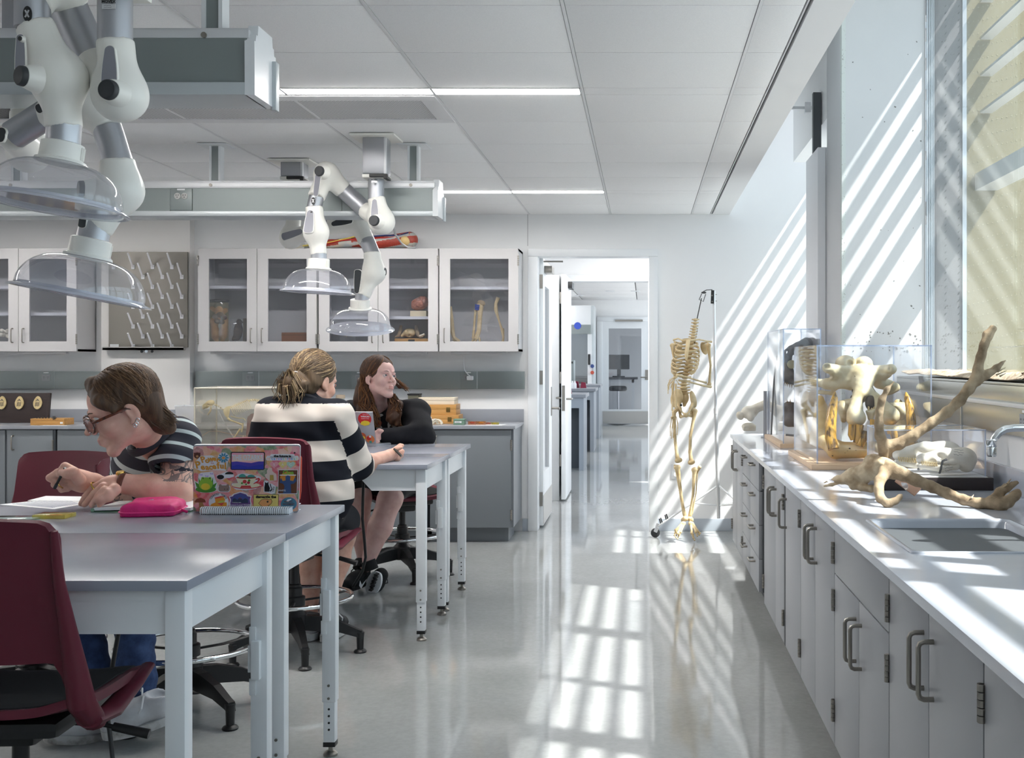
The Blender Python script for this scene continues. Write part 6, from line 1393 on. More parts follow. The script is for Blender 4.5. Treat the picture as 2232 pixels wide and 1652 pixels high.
blob('right_arm', q, .0040, [SKIN, TAT], p1, sm=1, mi=ra_mi)
gold = mat('gold ring metal', lin(212, 170, 90), .25, metal=1)
def ring(a, b, r, w_, m_, nm): return obj(nm, MB().tube([V(a).lerp(V(b), .5)+basis(V(b)-V(a)) @ V((r*math.cos(t), r*math.sin(t), 0)) for t in [2*PI*i/20 for i in range(20)]], w_, 6, closed=True), m_, p1)
ring(PH(250, 1330, .01), PH(265, 1322, .01), .020, .0022, gold, 'ring'); ring(P(206, 1063, 4.15), P(210, 1060, 4.15), .0195, .003, gold, 'ring')
wb_ = V(LW_).lerp(P(238, 1056, 4.155), .15); wd_ = (V(LW_)-P(300, 1060, 4.19)).normalized()
obj('watch_strap', MB().tube([wb_+basis(wd_) @ V((.037*math.cos(t), .037*math.sin(t), 0)) for t in [2*PI*i/24 for i in range(24)]], .0075, 8, closed=True, sq=1.4), mat('brown leather strap', lin(96, 52, 36), .5), p1)
obj('watch_case', MB().lathe([(0, .005), (.014, .005), (.016, 0), (.016, -.006)], wb_+V((0, -.004, .040)), (0, -.2, 1), 16), gold, p1)
q = SDF()
for a, b_, c in (((-1.76, 4.80, .66), P(288, 1312, 4.42), P(300, 1490, 4.42)), ((-1.96, 4.80, .66), P(170, 1325, 4.46), P(212, 1525, 4.44))):
    q.cap(a, b_, .098, .078, k=.04).cap(b_, c, .074, .070, k=.02); dd = (V(c)-V(b_)).normalized(); q.ell(V(c)+dd*.075, (.062, .062, .06), k=.004, op=-1)
q.ell((-1.86, 4.84, .66), (.20, .17, .12), k=.05)
blob('jeans', q, .009, JEAN, p1, sm=1, disp=folds(38, .005))
for (a, b_) in ((P(302, 1478, 4.42), P(318, 1556, 4.40)), (P(210, 1510, 4.44), P(206, 1572, 4.42))):
    obj('ankle', MB().tube([a, V(a).lerp(V(b_), .5), b_], [.046, .040, .042], 12), SKIN, p1); obj('sock', MB().tube([V(a).lerp(V(b_), .62), b_], [.044, .050], 12), BLKM, p1)
WSH = mat('white sneaker leather', lin(206, 208, 212), .5, c2=lin(190, 190, 194), ns=20, bump=.2, bs=60); WSO = mat('white rubber sole', lin(196, 196, 196), .6, c2=lin(130, 126, 120), ns=14, lo=.5, hi=.7)
shoe(p1, 'sneaker', P(372, 1568, 4.40), P(226, 1606, 4.30), (.25, -.15, 1), .056, .078, WSH, WSO, PAPER)
shoe(p1, 'sneaker', P(252, 1608, 4.47), P(98, 1612, 4.34), (.0, -.2, 1), .056, .078, WSH, WSO, PAPER)
# hair
q = SDF().ell((0, -.018, .054), (.084, .104, .091), k=.01).ell((0, -.066, -.010), (.070, .046, .080), k=.03).ell((0, -.080, -.065), (.056, .034, .045), k=.02).cap((-.028, -.096, -.095), (.028, -.096, -.095), .018, k=.02)
q.cap((.02, .056, .112), (-.060, .064, .066), .020, .017, k=.02).cap((-.060, .064, .066), (-.078, .036, .026), .017, .010, k=.015).cap((.02, .056, .112), (.066, .060, .060), .020, .018, k=.02).cap((.066, .060, .060), (.074, .066, .0), .016, .007, k=.015)
q.ell((0, .118, -.035), (.066, .072, .088), k=.012, op=-1).ell((-.083, -.006, -.012), (.024, .022, .036), k=.008, op=-1).ell((.083, -.006, -.012), (.022, .022, .034), k=.008, op=-1)
hv = blob('hair', q, .0044, HB1, p1, sm=1, R=R1*s1, t=hc1, disp=lambda x, y, z: .0014*np.sin(230*(x*.7+y*.5)+40*z))
rn = random.Random(11)
st1 = lambda r: (.02+r.uniform(-.03, .02), r.uniform(-.7, .75), .85)
def en1(r, d0):
    if r.random() < .2: return (.95, .1+r.uniform(-.3, .3), -.1)
    if d0.y > .42: return (-.90, .42+r.uniform(-.25, .1), -.12+r.uniform(-.08, .12))
    return (-.80+r.uniform(-.1, .3), -.55+r.uniform(-.35, .25), -.55+r.uniform(-.15, .12))
def ex1(r, p):
    if p.y > -.02: return []
    return [p+V((-p.x*.10, -.004, -.028)), p+V((-p.x*.14, -.010+r.uniform(-.01, .005), -.055)), p+V((-p.x*.12, -.022+r.uniform(-.015, .005), -.075-r.uniform(0, .02)))]
cenh, radh = (0, -.018, .054), (.084, .104, .091)
obj('hair_strands', strands(rn, 36, cenh, radh, lambda r: (.02+r.uniform(-.03, .03), .55+r.uniform(0, .25), .8), lambda r, d: (r.uniform(-.75, -.35) if r.random() < .7 else r.uniform(.2, .6), .85, r.uniform(-.22, .02)), L1, s1, .0024, lift=(1.0, 1.05)), HB1, hv, kind='stuff'); obj('hair_strands', strands(rn, 300, cenh, radh, st1, en1, L1, s1, .0024, ex1, lift=(1.0, 1.035)), HB1, hv, kind='stuff'); obj('hair_strands', strands(rn, 110, cenh, radh, st1, en1, L1, s1, .0016, ex1, lift=(1.01, 1.045)), HB1L, hv, kind='stuff')
# glasses and earrings
TORT = mat('tortoiseshell frame', lin(112, 52, 34), .2, c2=lin(60, 28, 20), ns=60); LENS = clear('spectacle lens', (.95, .95, .97), .10, .02)
g = MB()
for x in (-1, 1):
    ol = [(x*.034+.029*math.copysign(abs(math.cos(a))**.8, math.cos(a)), .024*math.copysign(abs(math.sin(a))**.8, math.sin(a))+.001) for a in [2*PI*i/24 for i in range(24)]]
    g.tube([L1((px, .121-abs(px)**2*5, pz+.000)) for px, pz in ol], .0036*s1, 7, closed=True)
    g.tube([L1((x*.062, .103, .010)), L1((x*.078, .085, .012)), L1((x*.081, .0, .018)), L1((x*.078, -.022, .008))], .0030*s1, 6, sq=1.6)
g.tube([L1((-.007, .121, .008)), L1((0, .124, .010)), L1((.007, .121, .008))], .003*s1, 6)
gl = obj('glasses', g, TORT, p1)
for x in (-1, 1):
    obj('lens', MB().prism([(.027*s1*math.copysign(abs(math.cos(a))**.8, math.cos(a)), .022*s1*math.copysign(abs(math.sin(a))**.8, math.sin(a))) for a in [2*PI*i/20 for i in range(20)]], .002, R1 @ rot('X', 90) @ rot('Y', x*12), L1((x*.034, .118, .001))), LENS, gl)
er = MB()
for y, z in ((-.004, -.034), (-.010, -.030), (-.017, -.020)): er.tube([L1((-.086, y+.0045*math.cos(a), z-.006+.006*math.sin(a))) for a in [2*PI*i/12 for i in range(12)]], .0011*s1, 5, closed=True)
obj('earrings', er, CHROME, h1, kind='stuff')
pen = thing('pen', 'black pen held in the tee wearer\'s raised hand', 'pen', PH(240, 1260))
obj('barrel', MB().tube([PH(302, 1165, -.055), PH(190, 1380, -.03)], [.0052, .0046], 10), BLK, pen); obj('grip', MB().cyl(PH(212, 1338, -.035), PH(190, 1380, -.03), .0058, 10), RUB, pen)

# --- student in the rugby sweater, seen from behind
p2 = thing('person', 'person seen from behind in a navy and cream striped sweater, hair in a low bun', 'person', (-1.70, 5.7, 0))
s2_ = 1.10; hc2 = P(684, 836, 5.74); f2 = (.42, .86, -.22)
h2, R2, L2 = head(p2, hc2, f2, s2_, SKIN3, neck=[P(672, 868, 5.70), P(660, 890, 5.66)])
SRS, SLS, SRE, SLE = P(733, 905, 5.64), P(592, 900, 5.66), P(772, 1010, 5.80), P(562, 1010, 5.85)
q = SDF().ell(P(657, 930, 5.66), (.20, .125, .15), k=.04).ell(P(672, 1030, 5.66), (.195, .135, .24), k=.05).ell(P(690, 1075, 5.68), (.185, .145, .17), k=.04).cap(SRS, SLS, .070, .070, k=.05)
q.cap(SRS, SRE, .082, .088, k=.035).cap(SRE, P(792, 1014, 5.90), .086, .062, k=.03).cap(SLS, SLE, .08, .08, k=.03).cap(P(672, 862, 5.70), P(662, 885, 5.66), .062, .075, k=.02)
q.ell(P(803, 1010, 5.94), (.045, .045, .05), k=.006, op=-1).box(P(700, 1150, 5.68), (.3, .3, .035), rd=0, k=.01, op=-1)
def band2(v):
    zz = .194*20+(v[:, 2]-P(0, 915, 5.66).z)-.02*(v[:, 0]-SRS.x)
    d, t = seg_d(v, SRS, SRE); d2, t2 = seg_d(v, SRE, P(800, 1016, 5.92)); ta = np.where(d2 < d, np.linalg.norm(np.array(SRE)-np.array(SRS))+t2, t)
    a = (np.minimum(d, d2) < .125) & (v[:, 0] > SRS.x+.012+(SRS.z-v[:, 2])*.16)
    z2 = .194*20+.085-ta*.95
    # collar zone stays navy
    z0 = np.where(v[:, 2] > P(0, 878, 5.66).z, .194*20+.15, zz)
    return np.where(a & (v[:, 2] < SRS.z+.03), z2, z0)
blob('sweater', q, .0078, SWEAT, p2, sm=2, band=band2, disp=folds(30, .0035))
obj('collar', MB().tube([P(667, 872, 5.68)+basis(V((.2, .35, .9))) @ V((.078*math.cos(a), .07*math.sin(a), 0)) for a in [2*PI*i/24 for i in range(24)]], .013, 8, closed=True), mat('navy rib collar', lin(24, 26, 34), .9), p2)
obj('collar_stripe', MB().tube([P(667, 874.5, 5.665)+basis(V((.2, .35, .9))) @ V((.091*math.cos(a), .084*math.sin(a), 0)) for a in [PI+PI*i/12 for i in range(13)]], .0035, 6), PAPER, p2)
W2 = P(850, 992, 6.12)
q = SDF().cap(SRE, P(806, 1008, 5.95), .046, .044, k=.02).cap(P(806, 1008, 5.95), W2, .042, .030, k=.02).cap(W2, P(866, 988, 6.18), .030, .026, k=.012)
for pts, Y, r in (([(862, 980), (872, 972), (877, 971)], 6.19, .0135), ([(866, 984), (876, 984), (874, 993)], 6.17, .0135), ([(864, 990), (874, 993), (868, 999)], 6.16, .0130), ([(860, 994), (868, 1000), (862, 1003)], 6.15, .0115), ([(856, 984), (866, 977), (874, 975)], 6.13, .0145)):
    q.chain([P(x, y, Y) for x, y in pts], [r*1.15, r, r*.8], k=.006)
blob('right_forearm', q, .0058, SKIN3, p2, sm=1)
wl2 = P(596, 997, 6.14); q = SDF().cap(SLE, wl2, .044, .030, k=.02); hand_sdf(q, wl2, (.75, .65, -.02), (0, 0, 1), 1.1, 1, .25); blob('left_forearm', q, .0058, SKIN3, p2, sm=1)
iris(h2, L2, R2, s2_, V(f2))
q = SDF().ell((-1.66, 5.68, .70), (.19, .19, .11), k=.04).cap((-1.60, 5.70, .69), P(745, 1135, 6.02), .105, .095, k=.03).cap((-1.80, 5.72, .69), P(675, 1140, 6.10), .105, .095, k=.03)
blob('shorts', q, .009, mat('navy shorts', lin(22, 24, 32), .85), p2, sm=1)
for k_, (a, b_, c) in enumerate(((P(742, 1150, 5.98), P(748, 1168, 6.10), P(712, 1330, 5.98)), (P(680, 1150, 6.05), P(680, 1168, 6.15), P(676, 1340, 6.0)))):
    q = SDF().cap(a, b_, .072, .062, k=.03).cap(b_, V(b_).lerp(V(c), .35), .06, .062, k=.03).cap(V(b_).lerp(V(c), .35), c, .062, .038, k=.03); blob('leg', q, .008, SKIN3, p2, sm=1)
    shoe(p2, 'sneaker', V((c.x, c.y-.05, .005)), V((c.x+.03, c.y+.24, .005)), (0, 0, 1), .05, .07, WSH if k_ else BLKM, WSO, PAPER)
q = SDF().ell((0, -.018, .058), (.088, .108, .094), k=.01).ell((0, -.060, -.005), (.078, .058, .075), k=.03).ell((0, -.128, -.022), (.050, .038, .042), k=.02).ell((.045, -.118, -.030), (.030, .028, .030), k=.012).ell((-.045, -.125, -.040), (.034, .030, .040), k=.012)
q.ell((0, .12, -.03), (.072, .085, .11), k=.012, op=-1).ell((.083, -.002, -.01), (.020, .020, .034), k=.008, op=-1).ell((-.083, -.002, -.01), (.020, .020, .034), k=.008, op=-1)
hv = blob('hair', q, .0048, HB2, p2, sm=1, R=R2*s2_, t=hc2, disp=lambda x, y, z: .0022*np.sin(150*x+60*z))
rn = random.Random(5)
st2 = lambda r: (r.uniform(-.9, .9), r.uniform(.1, .8), r.uniform(.3, 1.0)); en2 = lambda r, d: (r.uniform(-.25, .25), -1.0, -.55+r.uniform(-.1, .1))
cen2, rad2 = (0, -.018, .058), (.088, .108, .094)
obj('hair_strands', strands(rn, 190, cen2, rad2, st2, en2, L2, s2_, .0025), HB2, hv, kind='stuff'); obj('hair_strands', strands(rn, 110, cen2, rad2, st2, en2, L2, s2_, .0020, lift=(1.01, 1.05)), HB2L, hv, kind='stuff')
m = MB(); m2 = MB()
for i in range(90):
    a = rn.uniform(0, 2*PI); b_ = V((.06*math.cos(a), -.13+rn.uniform(-.03, .02), -.025+.05*math.sin(a))); e = V((-.02, -.135, -.02))
    pts = [e+(b_-e)*.2, e+(b_-e)*.8+V((0, -.025, .012)), b_+V((rn.uniform(-.03, .02), -.01, -.03)), b_+V((rn.uniform(-.05, .02), .0, -.055-rn.uniform(0, .03)))]
    (m if i % 2 else m2).tube([L2(p) for p in pts], [.002, .0034, .0026, .0005], 5, sq=.6)
obj('bun_locks', m, HB2, hv, kind='stuff'); obj('bun_locks', m2, HB2L, hv, kind='stuff')
obj('hair_tie', MB().tube([L2((.03*math.cos(a), -.118-.008*math.sin(a), .006+.02*math.sin(a))) for a in [PI*i/8*1.0 for i in range(9)]], .005, 6), PAPER, p2)
pen2 = thing('pen', 'black pen in the hand of the student in the striped sweater', 'pen', P(868, 990, 6.13))
obj('barrel', MB().tube([P(859, 978, 6.12), P(875, 994, 6.10)], [.0066, .0062], 10), BLK, pen2); obj('tip', MB().cyl(P(874, 993, 6.10), P(876, 995, 6.10), .005, 8), NICK, pen2)

# --- long haired student facing us across the far table
p3 = thing('person', 'person with long auburn hair in a black hoodie looking up to the side', 'person', (-1.66, 7.75, 0))
s3 = 1.09; hc3 = P(827, 828, 7.58); f3 = (.79, -.58, .16)
h3, R3_, L3 = head(p3, hc3, f3, s3, SKIN2, roll=-6, neck=[P(824, 868, 7.66), P(826, 892, 7.72)])
iris(h3, L3, R3_, s3, V(f3)+V((.12, .0, .12))); brows(h3, L3, s3, HB3)
GL, GR, GE = P(905, 900, 7.70), P(765, 905, 7.80), P(918, 950, 7.50)
q = SDF().ell(P(836, 945, 7.78), (.20, .14, .21), k=.05).ell(P(836, 1010, 7.80), (.19, .15, .2), k=.04).cap(GL, GR, .085, .085, k=.06).cap(GL, GE, .098, .088, k=.04).cap(GE, P(838, 950, 7.37), .084, .052, k=.03).cap(GR, P(765, 960, 7.55), .095, .085, k=.04).cap(P(765, 960, 7.55), P(800, 955, 7.40), .08, .055, k=.03)
q.cap(P(826, 888, 7.74), P(828, 875, 7.72), .085, .072, k=.03).cap(P(795, 893, 7.83), P(870, 893, 7.78), .06, .06, k=.03).cap(P(826, 866, 7.66), P(828, 884, 7.66), .055, .05, k=.012, op=-1)
blob('hoodie', q, .009, HOODIE, p3, sm=2, disp=folds(26, .006))
q = SDF().cap(P(842, 949, 7.37), P(824, 948, 7.34), .030, .034, k=.015)
for i, (a, b_, c) in enumerate((((826, 941), (819, 946), (823, 953)), ((824, 944), (816, 950), (820, 957)), ((826, 949), (817, 955), (821, 961)), ((828, 954), (820, 960), (825, 963)), ((832, 940), (826, 938), (821, 943)))):
    q.chain([P(*a, 7.33), P(*b_, 7.31), P(*c, 7.31)], [.014, .0125, .011], k=.006)
blob('left_hand', q, .006, SKIN2, p3, sm=1)
q = SDF(); hand_sdf(q, P(797, 953, 7.41), (.5, -.85, -.05), (.1, 0, 1), 1.05, -1, .35); blob('right_hand', q, .006, SKIN2, p3, sm=1)
pr = MB(); pr2 = MB(); rn = random.Random(2)
fr = lambda x, y: P(x, y, 7.60)
for cx_, cy_, w_, h_ in ((848, 927, 3, 8), (861, 927, 5, 7), (826, 932, 5, 5), (830, 905, 4, 3)):
    pr.prism([((w_*(1+.5*rn.uniform(-1, 1)))*math.cos(a)*7.6/F, (h_*(1+.4*rn.uniform(-1, 1)))*math.sin(a)*7.6/F) for a in [2*PI*i/11 for i in range(11)]], .003, FACE, fr(cx_, cy_))
pr2.prism([(6*math.cos(a)*(1+.2*math.sin(3*a))*7.6/F, 8*math.sin(a)*7.6/F) for a in [2*PI*i/12 for i in range(12)]], .003, FACE, fr(826, 924))
obj('print', pr, mat('faded white print', lin(150, 148, 146), .9), p3, kind='stuff'); obj('print', pr2, mat('rust print', lin(120, 52, 40), .9), p3)
q = SDF().ell((-1.62, 7.78, .68), (.20, .17, .11), k=.04).cap((-1.52, 7.74, .67), P(862, 1065, 7.44), .10, .085, k=.03).cap((-1.74, 7.74, .67), P(780, 1065, 7.46), .10, .085, k=.03)
blob('shorts', q, .010, BLKM, p3, sm=1)
q = SDF().cap(P(858, 1068, 7.50), P(850, 1088, 7.36), .085, .078, k=.03).cap(P(850, 1088, 7.36), P(828, 1150, 7.30), .074, .074, k=.03).cap(P(828, 1150, 7.30), P(797, 1236, 7.24), .072, .036, k=.03); blob('leg', q, .008, SKIN2, p3, sm=1)
q = SDF().cap(P(782, 1066, 7.50), P(784, 1085, 7.42), .08, .072, k=.03).cap(P(784, 1085, 7.42), P(785, 1150, 7.42), .07, .066, k=.03).cap(P(785, 1150, 7.42), P(796, 1236, 7.38), .066, .036, k=.03); blob('leg', q, .008, SKIN2, p3, sm=1)
KN = mat('black knit sneaker', lin(20, 20, 22), .85, bump=.4, bs=300)
for a, b_ in ((P(790, 1222, 7.27), P(786, 1240, 7.24)), (P(802, 1222, 7.22), P(808, 1242, 7.22))): obj('ankle_collar', MB().tube([a, b_], [.046, .050], 14), KN, p3)
shoe(p3, 'sneaker', P(797, 1268, 7.30), P(750, 1288, 7.08), (.1, -.3, 1), .050, .066, KN, KN, KN, solh=.02)
shoe(p3, 'sneaker', P(822, 1248, 7.22), P(806, 1292, 7.22), (.35, .93, .2), .052, .066, KN, PAPER, KN, solh=.02)
tr = MB(); a_, b_ = P(822, 1246, 7.20), P(806, 1290, 7.20)
for i in range(6):
    c = V(a_).lerp(V(b_), .1+.15*i)+V((.006, -.018, 0)); tr.obb(c, (.040-.004*abs(i-2), .006, .011), frame_((-.3, .0, -.95)), .004)
obj('sole_tread', tr, KN, p3, kind='stuff')
tk = P(783, 1276, 7.10); obj('white_tick', MB().prism([(0, 0), (.012, -.02), (.05, .045), (.016, .004), (.006, .03)], .003, FACE, tk), PAPER, p3)
q = SDF().ell((0, -.020, .058), (.088, .108, .094), k=.01).ell((0, -.066, -.02), (.080, .055, .10), k=.03).ell((0, .115, -.025), (.070, .080, .10), k=.012, op=-1).ell((.083, -.002, -.006), (.020, .022, .036), k=.008, op=-1)
hv = blob('hair', q, .0048, HB3, p3, sm=1, R=R3_*s3, t=hc3, disp=lambda x, y, z: .0018*np.sin(160*x+40*z))
# the long part falls over the shoulders in world space
q = SDF().chain([P(798, 835, 7.62), P(795, 870, 7.62), P(800, 900, 7.60), P(812, 925, 7.56)], [.060, .070, .058, .022], k=.03).chain([P(852, 862, 7.62), P(862, 885, 7.58), P(858, 910, 7.54), P(866, 925, 7.53)], [.028, .044, .044, .016], k=.03).chain([P(858, 832, 7.72), P(872, 842, 7.70), P(886, 852, 7.66)], [.016, .010, .003], k=.02)
hl = blob('long_hair', q, .006, HB3, p3, sm=1, disp=lambda x, y, z: .003*np.sin(120*x+14*np.sin(9*z)))
rn = random.Random(9); m = MB(); m2 = MB()
for i in range(170):
    u_ = rn.random()
    if u_ < .6: a = [(rn.uniform(784, 812), 815), (rn.uniform(782, 812), 845), (rn.uniform(780, 818), 880), (rn.uniform(788, 828), 905), (rn.uniform(800, 830), 932)]; Y = 7.55
    elif u_ < .92: a = [(rn.uniform(842, 862), 858), (rn.uniform(846, 872), 875), (rn.uniform(846, 876), 895), (rn.uniform(848, 874), 915), (rn.uniform(852, 880), 930)]; Y = 7.53
    else: a = [(862, 826+rn.uniform(-4, 6)), (872, 834+rn.uniform(-5, 6)), (882, 842+rn.uniform(-5, 6)), (892+rn.uniform(-4, 4), 850+rn.uniform(-5, 8))]; Y = 7.64
    (m if i % 2 else m2).tube([P(x, y, Y+rn.uniform(-.02, .03)) for x, y in a], [.003]+[.0042]*(len(a)-2)+[.0006], 5, sq=.6)
obj('hair_strands', m, HB3, hl, kind='stuff'); obj('hair_strands', m2, HB3L, hl, kind='stuff')
st3 = lambda r: (r.uniform(-.05, .05), r.uniform(-.5, .75), 1.0); en3 = lambda r, d: ((1 if r.random() < .7 else -1)*r.uniform(.75, 1), d.y*.4-.25, -.5)
obj('hair_strands', strands(rn, 150, (0, -.020, .058), (.088, .108, .094), st3, en3, L3, s3, .0025), HB3, hv, kind='stuff'); obj('hair_strands', strands(rn, 60, (0, -.020, .058), (.088, .108, .094), st3, en3, L3, s3, .0018, lift=(1.01, 1.05)), HB3L, hv, kind='stuff')
obj('nose_stud', MB().ell(L3((.012, .117, -.030)), .003, None, 8, 6), CHROME, h3)
# ------------------------------------------------------------ things on the near table
def M_(n, *a, **k): return MATS[n] if n in MATS else mat(n, *a, **k)
def floral():
    m, nt, b = nodes_of('floral laptop skin'); tc = N(nt, 'ShaderNodeTexCoord'); v = N(nt, 'ShaderNodeTexVoronoi'); v.inputs['Scale'].default_value = 34
    n = N(nt, 'ShaderNodeTexNoise'); n.inputs['Scale'].default_value = 30; n.inputs['Detail'].default_value = 5
    ad = N(nt, 'ShaderNodeMix', data_type='VECTOR'); ad.inputs[0].default_value = .02; nt.links.new(tc.outputs['Object'], ad.inputs[4]); nt.links.new(n.outputs['Color'], ad.inputs[5]); nt.links.new(tc.outputs['Object'], n.inputs['Vector']); nt.links.new(ad.outputs[1], v.inputs['Vector'])
    s = N(nt, 'ShaderNodeSeparateColor'); nt.links.new(v.outputs['Color'], s.inputs[0]); r = N(nt, 'ShaderNodeValToRGB'); nt.links.new(s.outputs[0], r.inputs[0])
    cols = [(0, (232, 168, 176)), (.2, (214, 70, 84)), (.38, (236, 196, 186)), (.52, (226, 140, 60)), (.66, (214, 178, 120)), (.8, (222, 96, 130)), (.92, (120, 146, 110))]
    while len(r.color_ramp.elements) < len(cols): r.color_ramp.elements.new(.5)
    for e, (p, c) in zip(r.color_ramp.elements, cols): e.position = p; e.color = (*lin(*c), 1)
    n2 = ramp(nt, noise(nt, 70, 4, .6), .4, .7); nt.links.new(mixc(nt, math_(nt, 'MULTIPLY', n2, .45), r.outputs[0], lin(236, 214, 200)), b.inputs['Base Color']); b.inputs['Roughness'].default_value = .35; return m
LGREY = mat('laptop aluminium', lin(176, 178, 184), .35, metal=.4)
def lp(cx, cy, lift=0):      # a place on the lid, read in a local drawing of it
    px, py = 400+cx/7.868, 940+cy/7.868; Y = 4.075-.075*(1114-py)/146
    return P(px, py, Y)+V((0, -lift, 0))
la = lp(165, 1385); lw_ = (lp(1970, 1385)-la); lu = (lp(165, 240)-la); LR = M((lw_.normalized(), lu.normalized(), lw_.normalized().cross(lu.normalized()))).transposed()
lk = lw_.length/(1970-165)
t = thing('laptop', 'open laptop whose lid is covered in stickers on a floral skin', 'laptop', la+lw_*.5)
def rrp(x0, y0, x1, y1, r, n=5):
    return [(c[0]+r*math.cos(math.radians(c[2]+90*i/n)), c[1]+r*math.sin(math.radians(c[2]+90*i/n))) for c in ((x1-r, y1-r, 0), (x0+r, y1-r, 90), (x0+r, y0+r, 180), (x1-r, y0+r, 270)) for i in range(n+1)]
Wd, Hd = lw_.length, lu.length
obj('lid', MB().prism(rrp(0, -.002, Wd, Hd+.002, .010), -.007, LR, la), LGREY, t)
obj('floral_skin', MB().prism(rrp(.001, .003, Wd-.001, Hd-.003, .009), .0005, LR, la), floral(), t)
zb_ = .940; obj('base', MB().obb(la+lw_*.5+V((-.012, .045, .004)), (Wd/2-.012, .04, .007), None, .003), LGREY, t)
_lay = [0]
def stick(nm, poly, m_, par=None, lay=1):
    c = [((x-165)*lk, (1385-y)*lk) for x, y in poly]; _lay[0] += 1
    return obj(nm, MB().prism(c, .0004, LR, la+LR.col[2]*(.0004+.00045*lay)), m_, par or t)
def circ(x, y, r, ry=None, n=28, a0=0, a1=360): return [(x+r*math.cos(math.radians(a0+(a1-a0)*i/n)), y-(ry or r)*math.sin(math.radians(a0+(a1-a0)*i/n))) for i in range(n+(a1-a0 < 360))]
def rrs(x0, y0, x1, y1, r): return [(x, y) for x, y in rrp(x0, y0, x1, y1, r)]
def ltxt(par, s, x, y, sz, m_, lay=3, ang=0, sx=1, bold=0): return text('lettering', s, sz*lk, la+LR @ V(((x-165)*lk, (1385-y)*lk, .0008+.00045*lay)), LR @ rot('Z', ang), m_, par, .0002, sx=sx, bold=bold*lk)
C = lambda n, r, g, b: M_('ink '+n, lin(r, g, b), .4)
wht = C('white', 226, 226, 232); blk = C('black', 22, 22, 24); org = C('orange', 214, 150, 56); pnk = C('pink', 228, 150, 170)
s = stick('bear_head_sticker', circ(235, 335, 55), C('bear brown', 84, 44, 32)); stick('muzzle', circ(237, 348, 22), C('tan', 190, 140, 90), s, 2); [stick('ear', circ(x, 300, 16), C('bear brown', 84, 44, 32), s, 1.5) for x in (195, 275)]
s = stick('lettering_sticker', [(190, 470), (290, 340), (480, 330), (600, 400), (760, 430), (720, 610), (500, 600), (300, 620), (185, 560)], wht)
for ch, x, y, a, z in (('P', 335, 410, 14, 120), ('o', 405, 425, 8, 100), ('w', 465, 395, 4, 100), ('e', 530, 390, -6, 95), ('r', 590, 410, -12, 100)): ltxt(s, ch, x, y, z*1.25, org, ang=a, bold=6)
for ch, x, y, a, z in zip('Peaceful', (250, 330, 405, 465, 525, 590, 655, 715), (510, 545, 550, 545, 535, 520, 525, 530), (8, 4, 2, 0, 0, 0, -4, -6), (150, 120, 115, 115, 115, 135, 115, 140)): ltxt(s, ch, x, y, z*1.2, org, ang=a, bold=6)
ltxt(s, 'in\nthe', 490, 452, 38, C('red', 200, 60, 60))
s = stick('flower_sticker', circ(680, 375, 98), wht)
for k in range(10):
    a = k*36; stick('petal', [(680+60*math.cos(math.radians(a))+32*math.cos(math.radians(q*30))*math.cos(math.radians(a))-15*math.sin(math.radians(q*30))*math.sin(math.radians(a)), 375+60*math.sin(math.radians(a))+32*math.cos(math.radians(q*30))*math.sin(math.radians(a))+15*math.sin(math.radians(q*30))*math.cos(math.radians(a))) for q in range(12)], C('petal blue', 66, 140, 176), s, 2)
stick('flower_centre', circ(680, 375, 28, 22), C('centre orange', 220, 150, 80), s, 3)
s = stick('landscape_sticker', rrs(800, 268, 1378, 598, 30), blk); stick('sky', rrs(818, 285, 1362, 582, 18), C('pale pink', 238, 170, 186), s, 2)
stick('sun_band', [(830, 440), (1350, 440), (1340, 330), (1100, 310), (840, 330)], C('cream pink', 240, 206, 190), s, 2.5)
stick('hills', [(818, 560), (818, 450), (900, 440), (1010, 455), (1150, 470), (1280, 440), (1362, 440), (1362, 582), (830, 582)], C('violet hills', 74, 66, 170), s, 3); stick('near_hills', [(818, 520), (950, 500), (1100, 540), (1362, 490), (1362, 582), (818, 582)], C('blue hills', 50, 60, 170), s, 4)
ltxt(s, 'THE OZARKS', 1090, 372, 132, wht, 4, sx=.66, bold=3)
s = stick('lettering_sticker', rrs(1398, 340, 1950, 425, 30), wht); stick('upper_lobe', rrs(1470, 308, 1880, 380, 25), wht, s, 1); ltxt(s, 'the future is', 1675, 343, 58, blk, bold=2.5)
for ch, x, c in zip('intersectional', (1422, 1455, 1500, 1540, 1580, 1615, 1655, 1695, 1735, 1765, 1795, 1835, 1880, 1922), ('pe', 'pe', 'bl', 'bl', 'pi', 'vi', 'vi', 'gr', 'pe', 'bl', 'pi', 'bl', 'gr', 'ye')):
    ltxt(s, ch, x, 392, 62, {'pe': C('peach', 240, 190, 160), 'bl': C('sky blue', 130, 170, 220), 'pi': C('rose', 236, 150, 170), 'vi': C('lilac', 180, 160, 220), 'gr': C('mint', 160, 206, 180), 'ye': C('yellow', 232, 206, 110)}[c], bold=2)
for ch, x, c in (('S', 1538, C('candy pink', 228, 160, 170)), ('A', 1682, C('candy yellow', 226, 206, 130)), ('C', 1818, C('candy mint', 176, 206, 190))):
    s = stick('heart_sticker', [(x+72*math.sin(math.radians(q))**3*1.0, 500-(13*math.cos(math.radians(q))-5*math.cos(math.radians(2*q))-2*math.cos(math.radians(3*q))-math.cos(math.radians(4*q)))*4.4) for q in range(0, 360, 12)], c); ltxt(s, ch, x, 498, 60, wht)
s = stick('frog_sticker', [(185, 800), (245, 820), (260, 680), (300, 650), (390, 640), (500, 630), (520, 690), (545, 780), (580, 850), (570, 980), (470, 1020), (300, 1020), (205, 960)], wht)
gf = C('leaf green', 70, 140, 50)
stick('lily_pad', circ(385, 955, 175, 62), gf, s, 2)
